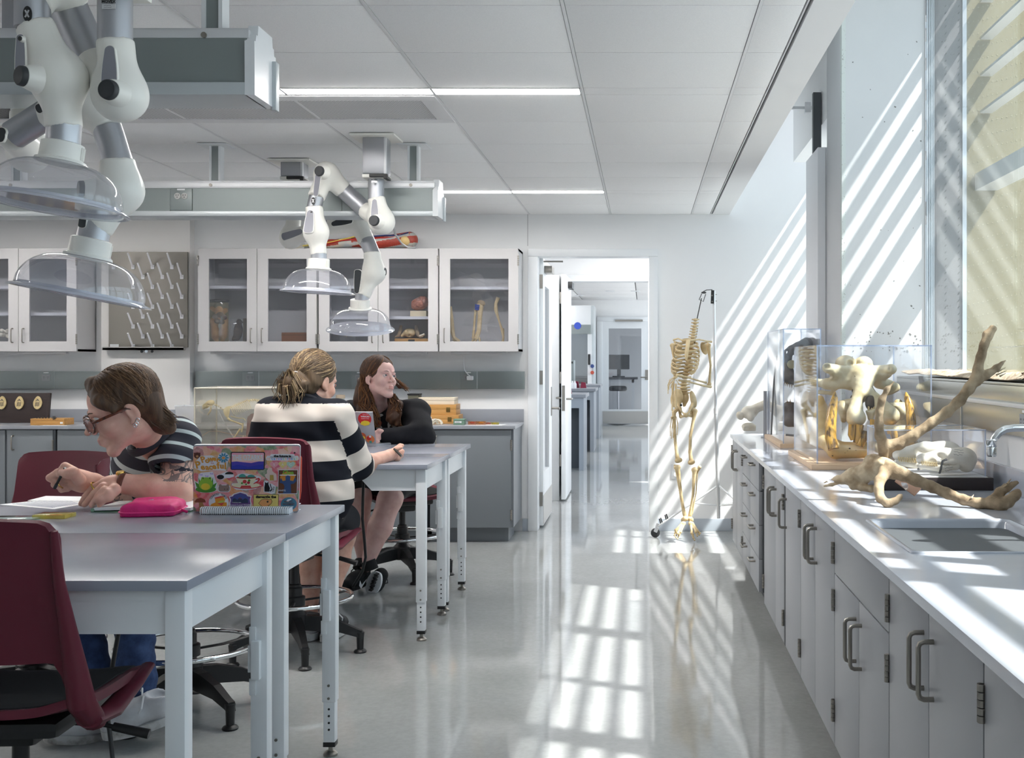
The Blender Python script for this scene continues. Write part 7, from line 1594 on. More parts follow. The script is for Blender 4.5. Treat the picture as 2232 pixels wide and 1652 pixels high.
for pl in ([(230, 920), (200, 815), (262, 860), (262, 735), (320, 900)], [(540, 920), (570, 830), (510, 870), (505, 730), (450, 900)]): stick('leaf_blade', pl, gf, s, 2.2)
lf = C('frog green', 140, 190, 60); stick('frog_body', circ(383, 860, 118, 110), lf, s, 3); stick('frog_head', circ(390, 775, 92, 42), lf, s, 3.2); [stick('frog_eye', circ(x, 752, 26), lf, s, 3.4) for x in (333, 455)]; [stick('pupil', circ(x, 752, 10), blk, s, 4) for x in (338, 452)]
stick('belly', circ(380, 905, 76, 62), C('belly yellow', 222, 200, 60), s, 4)
for x, y in ((300, 690), (400, 715), (480, 670)): stick('butterfly', [(x, y), (x-26, y-26), (x-22, y+10), (x, y+6), (x+24, y+14), (x+26, y-24)], C('lilac', 180, 160, 220), s, 2)
s = stick('cats_sticker', [(560, 700), (640, 670), (740, 625), (850, 660), (860, 720), (780, 750), (700, 745), (660, 785), (580, 760)], wht); stick('black_cat', circ(632, 728, 60, 42), blk, s, 2); stick('cat_back', circ(780, 678, 72, 46, a0=0, a1=180), blk, s, 2)
s = stick('teacup_sticker', [(880, 720), (940, 670), (1060, 660), (1240, 700), (1320, 730), (1310, 800), (1220, 860), (1330, 880), (1230, 950), (1060, 975), (900, 960), (815, 900), (830, 850), (930, 840)], wht)
crm_ = C('cup cream', 232, 222, 190); rd_ = C('cup red', 206, 62, 66)
stick('saucer', circ(1065, 890, 245, 58), rd_, s, 1.6); stick('saucer_top', circ(1065, 880, 240, 50), crm_, s, 2); stick('cup', [(900, 735), (1240, 735), (1215, 810), (1150, 870), (1120, 890), (1010, 890), (960, 850), (915, 800)], crm_, s, 3); stick('cup_rim', circ(1070, 735, 172, 24), rd_, s, 3.5); stick('tea', circ(1070, 737, 155, 17), C('tea', 130, 70, 50), s, 4)
for x, w_, h_ in ((1005, 62, 40), (1150, 66, 26)): stick('small_frog', circ(x, 730, w_, h_ + 20, a0=0, a1=180), C('teal frog', 70, 150, 140), s, 4.5)
stick('handle', [(1225, 760), (1290, 740), (1310, 780), (1270, 830), (1190, 860), (1200, 840), (1260, 800), (1275, 770), (1230, 780)], rd_, s, 3)
for x, y, r, c in ((1045, 810, 34, rd_), (1110, 830, 26, C('rose red', 190, 50, 70)), (1000, 840, 18, gf), (1120, 790, 22, gf), (1070, 860, 16, gf)): stick('flower_print', circ(x, y, r), c, s, 4)
stick('cup_foot', [(990, 885), (1140, 885), (1160, 925), (970, 925)], rd_, s, 3)
s = stick('bear_sticker', rrs(585, 870, 800, 1010, 50), wht); stick('bear_face', rrs(600, 882, 788, 998, 44), C('taupe', 150, 124, 116), s, 2); [stick('ear', circ(x, 885, 24), C('taupe', 150, 124, 116), s, 2) for x in (630, 758)]; [stick('eye', circ(x, 952, 8), blk, s, 3) for x in (705, 750)]
s = stick('figure_sticker', [(1415, 610), (1450, 550), (1500, 560), (1510, 620), (1580, 680), (1590, 790), (1470, 810), (1400, 740), (1380, 690), (1420, 660)], C('pale print', 222, 200, 190)); stick('yellow_patch', [(1470, 690), (1530, 690), (1540, 790), (1470, 790)], C('mustard', 190, 160, 80), s, 2)
s = stick('cat_sticker', [(1365, 830), (1385, 795), (1440, 800), (1460, 850), (1500, 850), (1575, 900), (1560, 1030), (1500, 1045), (1440, 1020), (1370, 1010)], wht); stick('sitting_cat', [(1390, 860), (1385, 815), (1405, 835), (1430, 835), (1448, 812), (1450, 870), (1475, 930), (1470, 1000), (1385, 1000), (1380, 920)], blk, s, 2); stick('tail', [(1470, 980), (1500, 950), (1470, 860), (1482, 850), (1515, 960), (1490, 1005)], blk, s, 2); ltxt(s, 'cats', 1530, 950, 62, blk, 3, ang=80)
s = stick('poster_card', rrs(1608, 592, 1945, 1045, 8), wht); stick('orange_ground', rrs(1618, 602, 1935, 1032, 4), C('card brown', 104, 62, 40), s, 2); stick('glow', circ(1775, 740, 130, 110), C('card orange', 216, 140, 50), s, 2.5)
stick('blue_figure', [(1700, 1030), (1725, 900), (1700, 850), (1640, 830), (1660, 740), (1690, 800), (1740, 790), (1735, 720), (1775, 690), (1820, 720), (1815, 790), (1870, 800), (1900, 720), (1925, 800), (1880, 850), (1830, 860), (1840, 1030)], C('card blue', 60, 84, 130), s, 3)
ltxt(s, 'Clue', 1780, 645, 96, C('card green', 120, 180, 60), 3, bold=3); stick('title_rule', rrs(1635, 684, 1915, 700, 2), wht, s, 3); ltxt(s, '\nWHITE', 1675, 955, 44, wht, 4)
s = stick('mushroom_sticker', [(190, 1180), (230, 1130), (300, 1115), (370, 1150), (385, 1200), (330, 1205), (350, 1260), (425, 1270), (380, 1310), (340, 1320), (330, 1380), (265, 1380), (270, 1290), (265, 1205), (200, 1205)], C('mushroom tan', 170, 130, 84)); stick('cap', [(190, 1195), (230, 1130), (300, 1115), (370, 1150), (385, 1200)], C('cap brown', 134, 70, 50), s, 2)
s = stick('toad_sticker', circ(605, 1200, 172), wht); stick('toad', [(455, 1270), (480, 1230), (550, 1200), (540, 1130), (600, 1105), (690, 1100), (715, 1150), (700, 1200), (740, 1200), (745, 1260), (690, 1290), (600, 1280), (610, 1300), (540, 1290)], C('toad orange', 224, 150, 50), s, 2); stick('toad_mouth', [(590, 1200), (640, 1165), (710, 1160), (690, 1200), (630, 1215)], C('toad lime', 180, 190, 90), s, 3); stick('scarf', [(580, 1215), (700, 1205), (660, 1260)], C('scarf red', 210, 70, 70), s, 3.5); stick('bow', [(530, 1110), (640, 1080), (710, 1090), (640, 1110), (550, 1130)], C('scarf red', 210, 70, 70), s, 3.5)
for i, ch in enumerate('COUNTRY TOADS'): a = 152-i*10.2; ltxt(s, ch, 605+150*math.cos(math.radians(a)), 1195-150*math.sin(math.radians(a)), 46, blk, ang=a-90)
for i, ch in enumerate('TAKE ME HOME'): a = 218+i*9.5; ltxt(s, ch, 620+150*math.cos(math.radians(a)), 1195-150*math.sin(math.radians(a)), 46, blk, ang=a+90)
s = stick('badge_sticker', [(775, 1090), (830, 1075), (850, 1040), (970, 1000), (1080, 1035), (1110, 1075), (1165, 1080), (1150, 1150), (1165, 1230), (1150, 1300), (1070, 1320), (975, 1375), (880, 1320), (795, 1300), (785, 1220), (800, 1150)], wht)
pu = C('badge purple', 110, 72, 132); stick('badge_body', [(795, 1100), (845, 1085), (865, 1055), (970, 1018), (1070, 1050), (1095, 1085), (1148, 1095), (1135, 1150), (1148, 1230), (1135, 1290), (1060, 1308), (975, 1355), (895, 1308), (812, 1290), (803, 1220), (815, 1150)], pu, s, 2); stick('night', [(830, 1210), (830, 1120), (880, 1065), (970, 1035), (1060, 1065), (1115, 1120), (1115, 1210)], C('badge blue', 74, 84, 150), s, 3)
stick('winged_shape', [(835, 1210), (850, 1130), (880, 1120), (930, 1150), (950, 1110), (990, 1110), (1010, 1150), (1060, 1120), (1100, 1140), (1110, 1210)], C('dark slate', 52, 58, 84), s, 4); ltxt(s, 'Protect Local Wildlife', 973, 1247, 44, wht, 4); ltxt(s, 'Mothman says:', 915, 1198, 26, wht, 5); [stick('red_eye', circ(x, 1118, 6), C('scarf red', 210, 70, 70), s, 5) for x in (955, 985)]
s = stick('yellow_sticker', [(1195, 1052), (1628, 1052), (1628, 1360), (1195, 1360)], blk); stick('yellow_ground', [(1201, 1058), (1622, 1058), (1622, 1354), (1201, 1354)], C('straw', 226, 206, 120), s, 2); ltxt(s, 'dismantle the', 1410, 1096, 64, blk, bold=3); ltxt(s, 'patriarchy', 1410, 1322, 72, blk, bold=3)
stick('toad_outline', [(1283, 1215), (1330, 1150), (1400, 1128), (1460, 1145), (1500, 1130), (1520, 1185), (1505, 1230), (1460, 1260), (1440, 1290), (1360, 1285), (1320, 1255)], blk, s, 2.6); stick('toad', [(1290, 1215), (1334, 1156), (1400, 1135), (1460, 1152), (1496, 1138), (1512, 1185), (1498, 1226), (1455, 1253), (1435, 1281), (1362, 1277), (1326, 1250)], C('toad peach', 226, 160, 100), s, 3); stick('toad_eye', circ(1442, 1186, 17), blk, s, 4)
s = stick('round_sticker', circ(1802, 1230, 138, 124), C('teal round', 76, 130, 156)); ltxt(s, 'MAGIC\nMOMENT\n CO.', 1805, 1235, 48, C('rust', 120, 56, 40)); stick('white_animal', [(1760, 1180), (1780, 1145), (1840, 1130), (1850, 1145), (1815, 1165), (1795, 1190)], wht, s, 3); stick('orange_dot', circ(1778, 1305, 28), org, s, 3)
stick('camera_dot', circ(1878, 285, 15), blk)
nb = thing('spiral_notebook', 'thick white wire bound notebook under the stickered laptop', 'notebook', P(527, 1132, 4.0))
nx0, nx1 = P(430, 1132, 4.0).x, P(627, 1132, 4.0).x
obj('pages', B(nx0+.004, 4.025, .9145, nx1-.004, 4.15, .934, .002), PAPER, nb); obj('cover', MB().box(nx0, 4.02, .9345, nx1, 4.155, .9365).box(nx0, 4.02, .914, nx1, 4.155, .9148), mat('notebook cover', lin(206, 212, 222), .4), nb)
cm = MB()
for i in range(42):
    x = nx0+.006+(nx1-nx0-.012)*i/41; cm.tube([V((x, 4.026+.016*math.cos(a)*1.0, .925+.0135*math.sin(a))) for a in [PI*.35+PI*1.3*q/9 for q in range(10)]], .0019, 5)
obj('wire_binding', cm, PAPER, nb, kind='stuff'); cm = MB()
for i in range(42): x = nx0+.006+(nx1-nx0-.012)*(i+.5)/41; cm.box(x-.0012, 4.021, .9362, x+.0012, 4.027, .9372).box(x-.0012, 4.0105, .9142, x+.0012, 4.016, .916)
obj('punch_holes', cm, BLKM, nb, kind='stuff')
cr = thing('orange_pen', 'orange pencil standing up behind the right edge of the laptop lid', 'pencil', P(654, 1090, 4.12))
obj('barrel', MB().tube([P(654, 1088, 4.12), P(653.5, 1070, 4.11), P(654.5, 998, 4.06), P(654, 994, 4.06)], [.0012, .0058, .0058, .004], 10), mat('orange red pencil', lin(206, 78, 50), .4), cr)
# pouch
pcm = mat('hot pink neoprene', lin(214, 28, 118), .55, c2=lin(198, 22, 106), ns=18, bump=.35, bs=260); po = thing('pencil_pouch', 'hot pink zip pencil pouch on the near table', 'pouch', P(333, 1132, 3.98))
q = SDF(); yp = 4.0
q.cap(P(300, 1117, 3.97), P(372, 1108, 4.05), .026, .028, k=.03).cap(P(306, 1104, 4.12), P(372, 1101, 4.12), .026, .026, k=.03).box(P(335, 1112, 4.04), (.072, .075, .012), rot('Z', 8), rd=.018, k=.03).box((P(335, 1112, 4.04).x, 4.04, .88), (.4, .4, .034), rd=0, k=.003, op=-1)
blob('pouch_body', q, .0042, pcm, po, sm=2, disp=lambda x, y, z: .0007*np.sin(900*(z+.3*np.abs(((x*14) % 1)-.5)/14*4)))
def prr(z, g): return [V((P(335, 1112, 4.04).x, 4.04, z))+rot('Z', 8) @ V((x, y, 0)) for x, y in rrp(-.098-g, -.105-g, .098+g, .105+g, .05, 8)]
obj('zipper', MB().tube(prr(.930, .0), .0022, 6, closed=True), mat('pink zipper tape', lin(236, 60, 140), .5), po); obj('zip_pull', MB().obb(P(402, 1113, 4.03), (.012, .005, .004), rot('Y', 25), .002), pcm, po)
obj('logo_tab', MB().obb(P(322, 1092, 4.08), (.020, .0015, .003), rot('Y', -12)), PAPER, po)
# open notebook, papers, yellow cards
on = thing('notebook', 'open lined notebook with green spine in front of the tee wearer', 'notebook', P(310, 1110, 4.15))
A0, A1 = P(202, 1116, 4.08), P(425, 1113, 4.10)
obj('cover', MB().box(A0.x-.004, 4.075, .914, A1.x-.005, 4.285, .9165), mat('green book cover', lin(84, 120, 96), .5), on); obj('pages', MB().sheet([[V((A0.x+.004+(A1.x-A0.x-.012)*j/8, 4.08+.2*i/3, .924+.003*math.sin(j/8*PI))) for j in range(9)] for i in range(4)], .010), PAPER, on)
obj('spine', MB().tube([V((A0.x, 4.076, .9215)), V((A0.x, 4.285, .9215))], .0065, 8), mat('green spine', lin(120, 160, 136), .5), on)
lnm = mat('ruled lines', lin(186, 190, 206), .7)
for k_, (pts, lab) in enumerate((([(0, 1100), (118, 1110), (190, 1098), (150, 1084)], 'printed white sheet at the left end of the near table'), ([(60, 1092), (232, 1094), (222, 1084), (100, 1082)], 'white sheet under the writing hand'))):
    v = []
    for x, y in pts: Y = .536*F/(y-785); p = P(x, y, Y); v.append((p.x, p.y))
    o = obj('paper_sheet', MB().prism(v, .0009, None, (0, 0, .9142+.0012*k_)), PAPER); tag(o, lab, 'paper', 'loose sheets on the near table')
    if k_ == 0:
        m = MB()
        for i in range(14):
            f_ = .12+i*.055; a = V((v[0][0], v[0][1], 0)).lerp(V((v[3][0], v[3][1], 0)), f_); b_ = V((v[1][0], v[1][1], 0)).lerp(V((v[2][0], v[2][1], 0)), f_); a, b_ = a.lerp(b_, .08), a.lerp(b_, .9); a.z = b_.z = .9153; m.tube([a, b_], .0012, 4)
        obj('printed_lines', m, lnm, o, kind='stuff')
yl_ = clear('yellow resin', (.96, .88, .35), .08, .35, (.85, .75, .2)); gr_ = clear('pale green resin', (.8, .9, .85), .08, .3, (.6, .7, .66))
yb = thing('resin_block', 'yellow clear resin specimen block on the near table', 'specimen', P(112, 1126, 3.92)); pb = P(112, 1126, 3.92)
obj('block', MB().box(pb.x-.056, 3.90, .9142, pb.x+.056, 3.98, .928, .003), yl_, yb); obj('specimen', MB().ell((pb.x, 3.94, .921), (.03, .012, .004)), mat('red specimen', lin(190, 80, 50), .5), yb)
gb = thing('resin_block', 'pale greenish clear specimen slide at the left edge of the near table', 'specimen', P(40, 1128, 3.86)); pb = P(35, 1128, 3.86)
obj('block', MB().box(pb.x-.09, 3.84, .9142, pb.x+.06, 3.93, .922, .002), gr_, gb)
cd = thing('power_cord', 'black power cord hanging from the near table to the floor', 'cord', P(240, 1650, 3.9))
obj('cord', MB().tube([P(262, 1290, 3.9), P(258, 1380, 3.9), P(247, 1440, 3.9), P(238, 1500, 3.88), P(234, 1560, 3.86), P(241, 1610, 3.84), P(248, 1680, 3.82), V((P(255, 1740, 3.8).x, 3.8, .008))], .0075, 10), BLK, cd)
cd = thing('power_cord', 'black power cord hanging from the far table past the bare legs', 'cord', P(765, 1285, 7.0))
obj('cord', MB().tube([P(793, 1040, 7.05), P(791, 1085, 7.0), P(790, 1130, 7.0), P(795, 1185, 7.0), P(797, 1215, 7.0), P(790, 1245, 7.0), P(770, 1278, 7.0), V((P(764, 1284, 7.25).x, 7.3, .006))], .0085, 10), BLK, cd)

# ------------------------------------------------------------ far tables: cat skeleton case, second laptop
cc = thing('display_case', 'old yellowed clear box over a cat skeleton on the far table', 'display case', (-2.13, 6.3, .914))
oldac = clear('yellowed acrylic', (.96, .955, .93), .04, .05, (.74, .70, .60)); oedge = clear('yellowed acrylic edge', (.88, .86, .78), .05, .5, (.72, .68, .58), .25)
bx0, bx1, by0, by1, bz = P(424, 0, 6.22).x, P(660, 0, 6.22).x, 6.22, 6.54, 1.30
m = MB(); m.box(bx0, by0, .93, bx1, by0+.004, bz).box(bx0, by1, .93, bx1, by1+.004, bz).box(bx0, by0, .93, bx0+.004, by1, bz).box(bx1-.004, by0, .93, bx1, by1, bz).box(bx0, by0, bz-.004, bx1, by1+.004, bz)
obj('acrylic_cover', m, oldac, cc); e = MB()
for y in (by0, by1): e.tube([V((bx0, y, bz)), V((bx1, y, bz))], .004, 6)
for x in (bx0, bx1):
    e.tube([V((x, by0, bz)), V((x, by1, bz))], .004, 6)
    for y in (by0, by1): e.tube([V((x, y, .93)), V((x, y, bz))], .004, 6)
obj('cover_edges', e, oedge, cc); obj('base_board', B(bx0-.02, by0-.02, .914, bx1+.02, by1+.02, .931, .003), DARKW, cc)
ck = thing('cat_skeleton', 'mounted cat skeleton standing inside the yellowed clear box', 'skeleton', P(545, 985, 6.38))
def Q(x, y, d=0): return P(400+x/8.585, 830+y/8.585, 6.38+d)
cu_ = 6.38/F/8.585; CB = M_('cat bone', lin(222, 208, 170), .5, c2=lin(196, 176, 128), ns=18)
q = SDF().ell(Q(500, 415), (85*cu_, 62*cu_, 58*cu_), rot('Y', -12), k=.01).ell(Q(415, 470), (60*cu_, 45*cu_, 48*cu_), k=.01).cap(Q(440, 470, -.03), Q(530, 470, -.035), 12*cu_, 12*cu_, k=.006).ell(Q(430, 450, -.03), (26*cu_, .02, 24*cu_), k=.006, op=-1).ell(Q(372, 510), (22*cu_, 30*cu_, 26*cu_), k=.01)
blob('cranium', q, .0032, CB, ck, sm=1)
obj('jaw', MB().tube([Q(515, 490, -.02), Q(505, 560, -.02), Q(470, 610, -.01), Q(455, 640)], [14*cu_, 17*cu_, 15*cu_, 9*cu_], 8).tube([Q(455, 635), Q(440, 625)], [5*cu_, 1.5*cu_], 6), CB, ck)
spn = [(590, 450), (625, 460), (660, 480), (695, 500), (725, 525)]+[(870+i*32, 505-i*14) for i in range(11)]+[(1225+i*42, 370-6*math.sin(i/7*PI)*4+i*i*1.3) for i in range(8)]+[(1560+i*45, 400+i*14) for i in range(4)]
spn = [(590, 450), (625, 460), (660, 480), (695, 505), (725, 530), (760, 540), (800, 530), (840, 520)]+spn[5:]
for i, (x, y) in enumerate(spn):
    c = Q(x, y, .03); r = (15 if i < 8 else 16 if i < 19 else 22)*cu_; m = MB().ell(c, (r*1.1, r, r*.9), None, 8, 6)
    m.tube([c, Q(x+(8 if i < 19 else 25), y-(46 if 8 <= i < 19 else 30), .03)], [r*.55, r*.18], 5)
    if i >= 19: m.tube([c, Q(x+25, y+35, 0)], [r*.5, r*.15], 5)
    obj('vertebra', m, CB, ck)
for i in range(11):
    x, y = 885+i*32, 505-i*13
    for s_ in (-1, 1): obj('rib', MB().tube([Q(x, y, .03), Q(x+22, y+45, .03+s_*.028), Q(x+55, y+110+i*2, .03+s_*.042), Q(x+85, y+155-i*2, .03+s_*.02)], [6.5*cu_, 6*cu_, 5*cu_, 3.5*cu_], 5), CB, ck)
obj('sternum', MB().tube([Q(880, 660), Q(960, 680), Q(1050, 700), Q(1130, 705), Q(1160, 740)], 8*cu_, 6), CB, ck)
obj('scapula', MB().sheet([[Q(780, 500, -.03), Q(745, 560, -.03), Q(770, 640, -.03), Q(815, 690, -.03)], [Q(815, 480, -.035), Q(810, 560, -.04), Q(815, 630, -.04), Q(825, 690, -.035)], [Q(870, 470, -.03), Q(865, 560, -.03), Q(850, 640, -.03), Q(835, 690, -.03)]], .003), CB, ck)
for dd in (-.035, .06):
    obj('humerus', MB().tube([Q(825, 700, dd), Q(880, 740, dd), Q(1000, 780, dd), Q(1100, 820, dd)], [26*cu_, 17*cu_, 15*cu_, 22*cu_], 8), CB, ck)
    obj('radius', MB().tube([Q(1110, 790, dd), Q(1105, 880, dd), Q(1085, 960, dd), Q(1060, 920, dd)][:3], [20*cu_, 16*cu_, 14*cu_], 8).tube([Q(1060, 900, dd), Q(980, 1020, dd), Q(890, 1130, dd), Q(840, 1190, dd)], [18*cu_, 14*cu_, 16*cu_, 14*cu_], 8), CB, ck)
    obj('forepaw', MB().tube([Q(900, 1120, dd), Q(840, 1190, dd), Q(790, 1290, dd)], [18*cu_, 16*cu_, 8*cu_], 7), CB, ck)
obj('hind_bones', MB().tube([Q(1480, 560), Q(1540, 640), Q(1460, 760), Q(1430, 800)], [45*cu_, 60*cu_, 30*cu_, 22*cu_], 10).tube([Q(1430, 800), Q(1500, 1000), Q(1480, 1300)], [20*cu_, 14*cu_, 14*cu_], 8), CB, ck)
obj('support_rod', MB().tube([Q(560, 470, -.03), Q(640, 540, -.03), Q(740, 740, -.03), Q(1050, 1250, -.03)], 13*cu_, 8), clear('clear rod', (.9, .9, .9), .15, .15), ck)
ww = MB().tube([Q(180, 1200, -.05), Q(330, 1040, -.05), Q(480, 945, -.05), Q(640, 940, -.05), Q(900, 1000, -.05), Q(1300, 1060, -.05)], .0009, 5); obj('brass_wire', ww, M_('brass wire', lin(190, 140, 100), .3, metal=.8), ck)
l2_ = thing('laptop', 'small silver laptop with round stickers in front of the hoodie wearer', 'laptop', P(760, 972, 7.25))
def g2(x, y, lift=0): Y = 7.235-.09*(972-y)/75-.0*(x-690)/130; return P(x, y, Y)+V((0, -lift, 0))
a_ = g2(697, 971); b2 = g2(820, 971); c2q = g2(690, 898); lw2 = (b2-a_); lu2 = (g2(812, 898)-b2); R2q = M((lw2.normalized(), (lu2-lw2.normalized()*lu2.dot(lw2.normalized())).normalized(), V((0, 0, 0)))); xx = lw2.normalized(); yy = (lu2-xx*lu2.dot(xx)).normalized(); R2q = M((xx, yy, xx.cross(yy))).transposed()
W2q, H2q = lw2.length, lu2.length; sk2 = lu2.dot(xx)
obj('lid', MB().prism([(0, 0), (W2q, 0), (W2q+sk2, H2q), (sk2, H2q)], -.006, R2q, a_), LGREY, l2_)
obj('base', MB().prism([(a_.x, 7.23), (b2.x, 7.23), (b2.x+.065, 7.36), (a_.x+.065, 7.36)], .012, None, (0, 0, .9145)), LGREY, l2_)
def st2(nm, x, y, r, m_, lay=1, par=None): c = g2(x, y, .0008*lay); return obj(nm, MB().prism([(r*7.2/F*math.cos(2*PI*i/24), r*7.2/F*math.sin(2*PI*i/24)) for i in range(24)], .0005, R2q, c), m_, par or l2_)
s = st2('red_round_sticker', 795, 913, 14.5, C('sticker red', 200, 40, 44)); obj('yellow_animal', MB().prism([(-.028, -.012), (-.02, .006), (0, .014), (.022, .010), (.034, .0), (.026, -.016), (0, -.022)], .0004, R2q, g2(795, 921, .0016)), C('sticker yellow', 226, 200, 60), s)
text('lettering', 'I SAW THE', .007, g2(796, 903, .0022), R2q, wht, s, .0002); text('lettering', 'WRICKS', .0145, g2(796, 908, .0022), R2q, wht, s, .0002, bold=.0004); text('lettering', 'MUSEUM, KING', .0072, g2(796, 912.5, .0022), R2q, wht, s, .0002)
s = st2('patterned_sticker', 807, 957, 9.5, C('sticker orange', 214, 120, 70)); st2('red_patch', 804, 955, 4.5, C('sticker red', 200, 40, 44), 2, s); st2('white_patch', 807, 951.5, 2.5, wht, 3, s); st2('teal_patch', 808, 963, 3, C('teal frog', 70, 150, 140), 2, s)
s = st2('patterned_sticker', 789, 951, 9, C('sticker rust', 190, 90, 60)); st2('yellow_patch', 792, 954, 4, C('sticker yellow', 226, 200, 60), 2, s)
ph = thing('tablet', 'tablet in a red case standing behind the silver laptop', 'tablet', P(757, 905, 7.0)); pz = P(752, 905, 7.05); obj('body', MB().obb((pz.x, 7.05, .914+.113), (.036, .004, .113), None, .003), mat('red phone case', lin(200, 70, 66), .4), ph); obj('screen', MB().obb((pz.x-.002, 7.0455, .914+.113), (.031, .001, .106)), BLK, ph)
v = []
for x, y in ((800, 1003), (846, 1005), (862, 997), (830, 990)): Y = .536*F/(y-785); p = P(x, y, Y); v.append((p.x, p.y))
tag(obj('paper_sheet', MB().prism(v, .001, None, (0, 0, .9142)), PAPER), 'white sheet under the pen hand on the far table', 'paper')
bg_ = thing('backpack', 'black backpack on the floor between the table legs', 'bag', P(655, 1300, 6.9)); q = SDF().ell((P(660, 0, 6.7).x, 6.75, .17), (.17, .13, .17), k=.03).ell((P(645, 0, 6.7).x, 6.70, .10), (.12, .12, .10), k=.04).ell((P(678, 0, 6.7).x, 6.68, .28), (.06, .06, .05), k=.03).box((P(660, 0, 6.7).x, 6.7, -.2), (.6, .6, .2), rd=0, k=.004, op=-1)
blob('bag_body', q, .010, mat('black nylon', lin(26, 26, 29), .6, bump=.3, bs=50), bg_, sm=1, disp=folds(30, .006)); obj('strap', MB().tube([P(668, 1212, 6.62), P(690, 1225, 6.6), P(684, 1245, 6.58), P(660, 1240, 6.58)], .008, 6, sq=.4), BLKM, bg_)
# ------------------------------------------------------------ inside and on top of the wall cabinets
YC = 9.66; SCB = YC/F
ZB1 = 1.5415                                     # cabinet floor
def CQ(x, y, d=0): return P(x, y, YC+d)
jar = thing('specimen_jar', 'tall glass jar of yellow fluid with a preserved pink specimen and black lid', 'jar', (CQ(477, 0).x, YC, ZB1))
jx = CQ(477, 0).x; jr = 20.5*SCB
zt_ = CQ(0, 659).z
obj('glass_body', MB().lathe([(jr*.98, ZB1), (jr, ZB1+.01), (jr, zt_-.02), (jr*.94, zt_)], (jx, YC, 0), n=28), clear('jar glass', (.93, .90, .72), .07, .10, (.75, .68, .42)), jar)
obj('lid', MB().lathe([(jr*1.02, zt_), (jr*1.06, zt_+.004), (jr*1.06, zt_+.018), (jr*.9, zt_+.022), (0, zt_+.022)], (jx, YC, 0), n=28), BLK, jar)
pkm = mat('preserved flesh', lin(206, 158, 112), .5, c2=lin(170, 112, 74), ns=20); dkm = mat('dark viscera', lin(64, 46, 50), .5, c2=lin(100, 60, 44), ns=25)
q = SDF()
for a, b_, r in (((470, 730), (466, 700), 9), ((486, 730), (490, 700), 9), ((466, 700), (488, 695), 9), ((478, 690), (478, 675), 10), ((462, 672), (474, 680), 5), ((492, 676), (484, 684), 5), ((468, 735), (472, 741), 6), ((486, 735), (484, 741), 6)): q.cap(CQ(*a), CQ(*b_), r*SCB, r*.8*SCB, k=.01)
blob('specimen', q, .004, pkm, jar, sm=1)
q = SDF()
for x, y, r in ((470, 690, 7), (480, 686, 8), (488, 692, 7), (474, 700, 7), (484, 702, 6)): q.ell(CQ(x, y, -.03), (r*SCB, .02, r*.8*SCB), k=.006)
blob('dark_viscera', q, .004, dkm, jar, sm=1)
bl = thing('bird_in_block', 'dark brown bird specimen embedded in a clear upright block', 'specimen', (CQ(520, 0).x, YC, ZB1))
obj('block', B(CQ(503, 0).x, YC-.02, ZB1, CQ(536, 0).x, YC+.04, CQ(0, 694).z, .002), clear('specimen block', (.95, .95, .94), .07, .04), bl); obj('gold_edge', B(CQ(531, 0).x, YC-.015, ZB1, CQ(534, 0).x, YC+.04, CQ(0, 694).z), mat('amber edge', lin(110, 96, 70), .4), bl)
q = SDF().ell(CQ(519, 722), (10*SCB, .02, 20*SCB), rot('Y', 6), k=.01).ell(CQ(521, 702), (6*SCB, .018, 7*SCB), k=.01).cap(CQ(524, 701), CQ(530, 703), 3*SCB, 1*SCB, k=.004).cap(CQ(512, 735), CQ(508, 740), 5*SCB, 3*SCB, k=.006)
blob('bird', q, .004, mat('dark brown plumage', lin(62, 44, 34), .8, c2=lin(96, 70, 48), ns=40), bl, sm=1)
bb = thing('wooden_box', 'plain brown wooden box in the second cabinet door', 'box', (CQ(643, 0).x, YC, ZB1)); obj('box_body', B(CQ(620, 0).x, YC-.08, ZB1, CQ(680, 0).x, YC+.08, CQ(0, 725).z, .003), wood('brown box wood', lin(140, 92, 58), lin(120, 76, 46)), bb); obj('lid_line', B(CQ(619.8, 0).x, YC-.081, CQ(0, 731).z, CQ(680.2, 0).x, YC-.079, CQ(0, 730).z), HOLE, bb)
gb2 = thing('glass_block', 'small clear block with a yellow skeleton in the third cabinet door', 'specimen', (CQ(755, 0).x, YC, ZB1)); obj('block', B(CQ(742, 0).x, YC-.03, ZB1, CQ(776, 0).x, YC+.03, CQ(0, 715).z, .002), MATS['specimen block'], gb2); obj('skeleton', MB().tube([CQ(755, 735), CQ(757, 722), CQ(762, 718)], .004, 6).tube([CQ(757, 724), CQ(750, 733)], .003, 5).tube([CQ(758, 724), CQ(766, 734)], .003, 5).tube([CQ(748, 718), CQ(764, 718)], .003, 5), JAWB, gb2)
zs2 = ZU(692)+.012
br = thing('brain_model', 'pink brain model on a cream stand on the cabinet shelf', 'brain model', (CQ(913, 0).x, YC, zs2))
obj('stand', B(CQ(897, 0).x, YC-.06, zs2, CQ(932, 0).x, YC+.06, CQ(0, 678).z, .004), mat('cream stand', lin(214, 200, 170), .5), br)
q = SDF().ell(CQ(915, 662), (18*SCB, .075, 13*SCB), k=.01).ell(CQ(921, 653), (11*SCB, .05, 8*SCB), k=.01).ell(CQ(908, 668), (11*SCB, .06, 8*SCB), k=.01)
blob('brain', q, .0042, mat('pink brain', lin(190, 128, 108), .5, c2=lin(160, 100, 82), ns=40), br, sm=0, disp=lambda x, y, z: .006*np.abs(np.sin(70*x+3*np.sin(60*z)))*np.abs(np.sin(65*z+3*np.sin(55*y+40*x)))-.002)
for x, y in ((912, 655), (925, 657)): obj('cerebellum_lobe', MB().ell(CQ(x, y, -.05), (6*SCB, .02, 6*SCB), None, 12, 8), mat('mauve lobe', lin(150, 104, 92), .5) if 'mauve lobe' not in MATS else MATS['mauve lobe'], br)
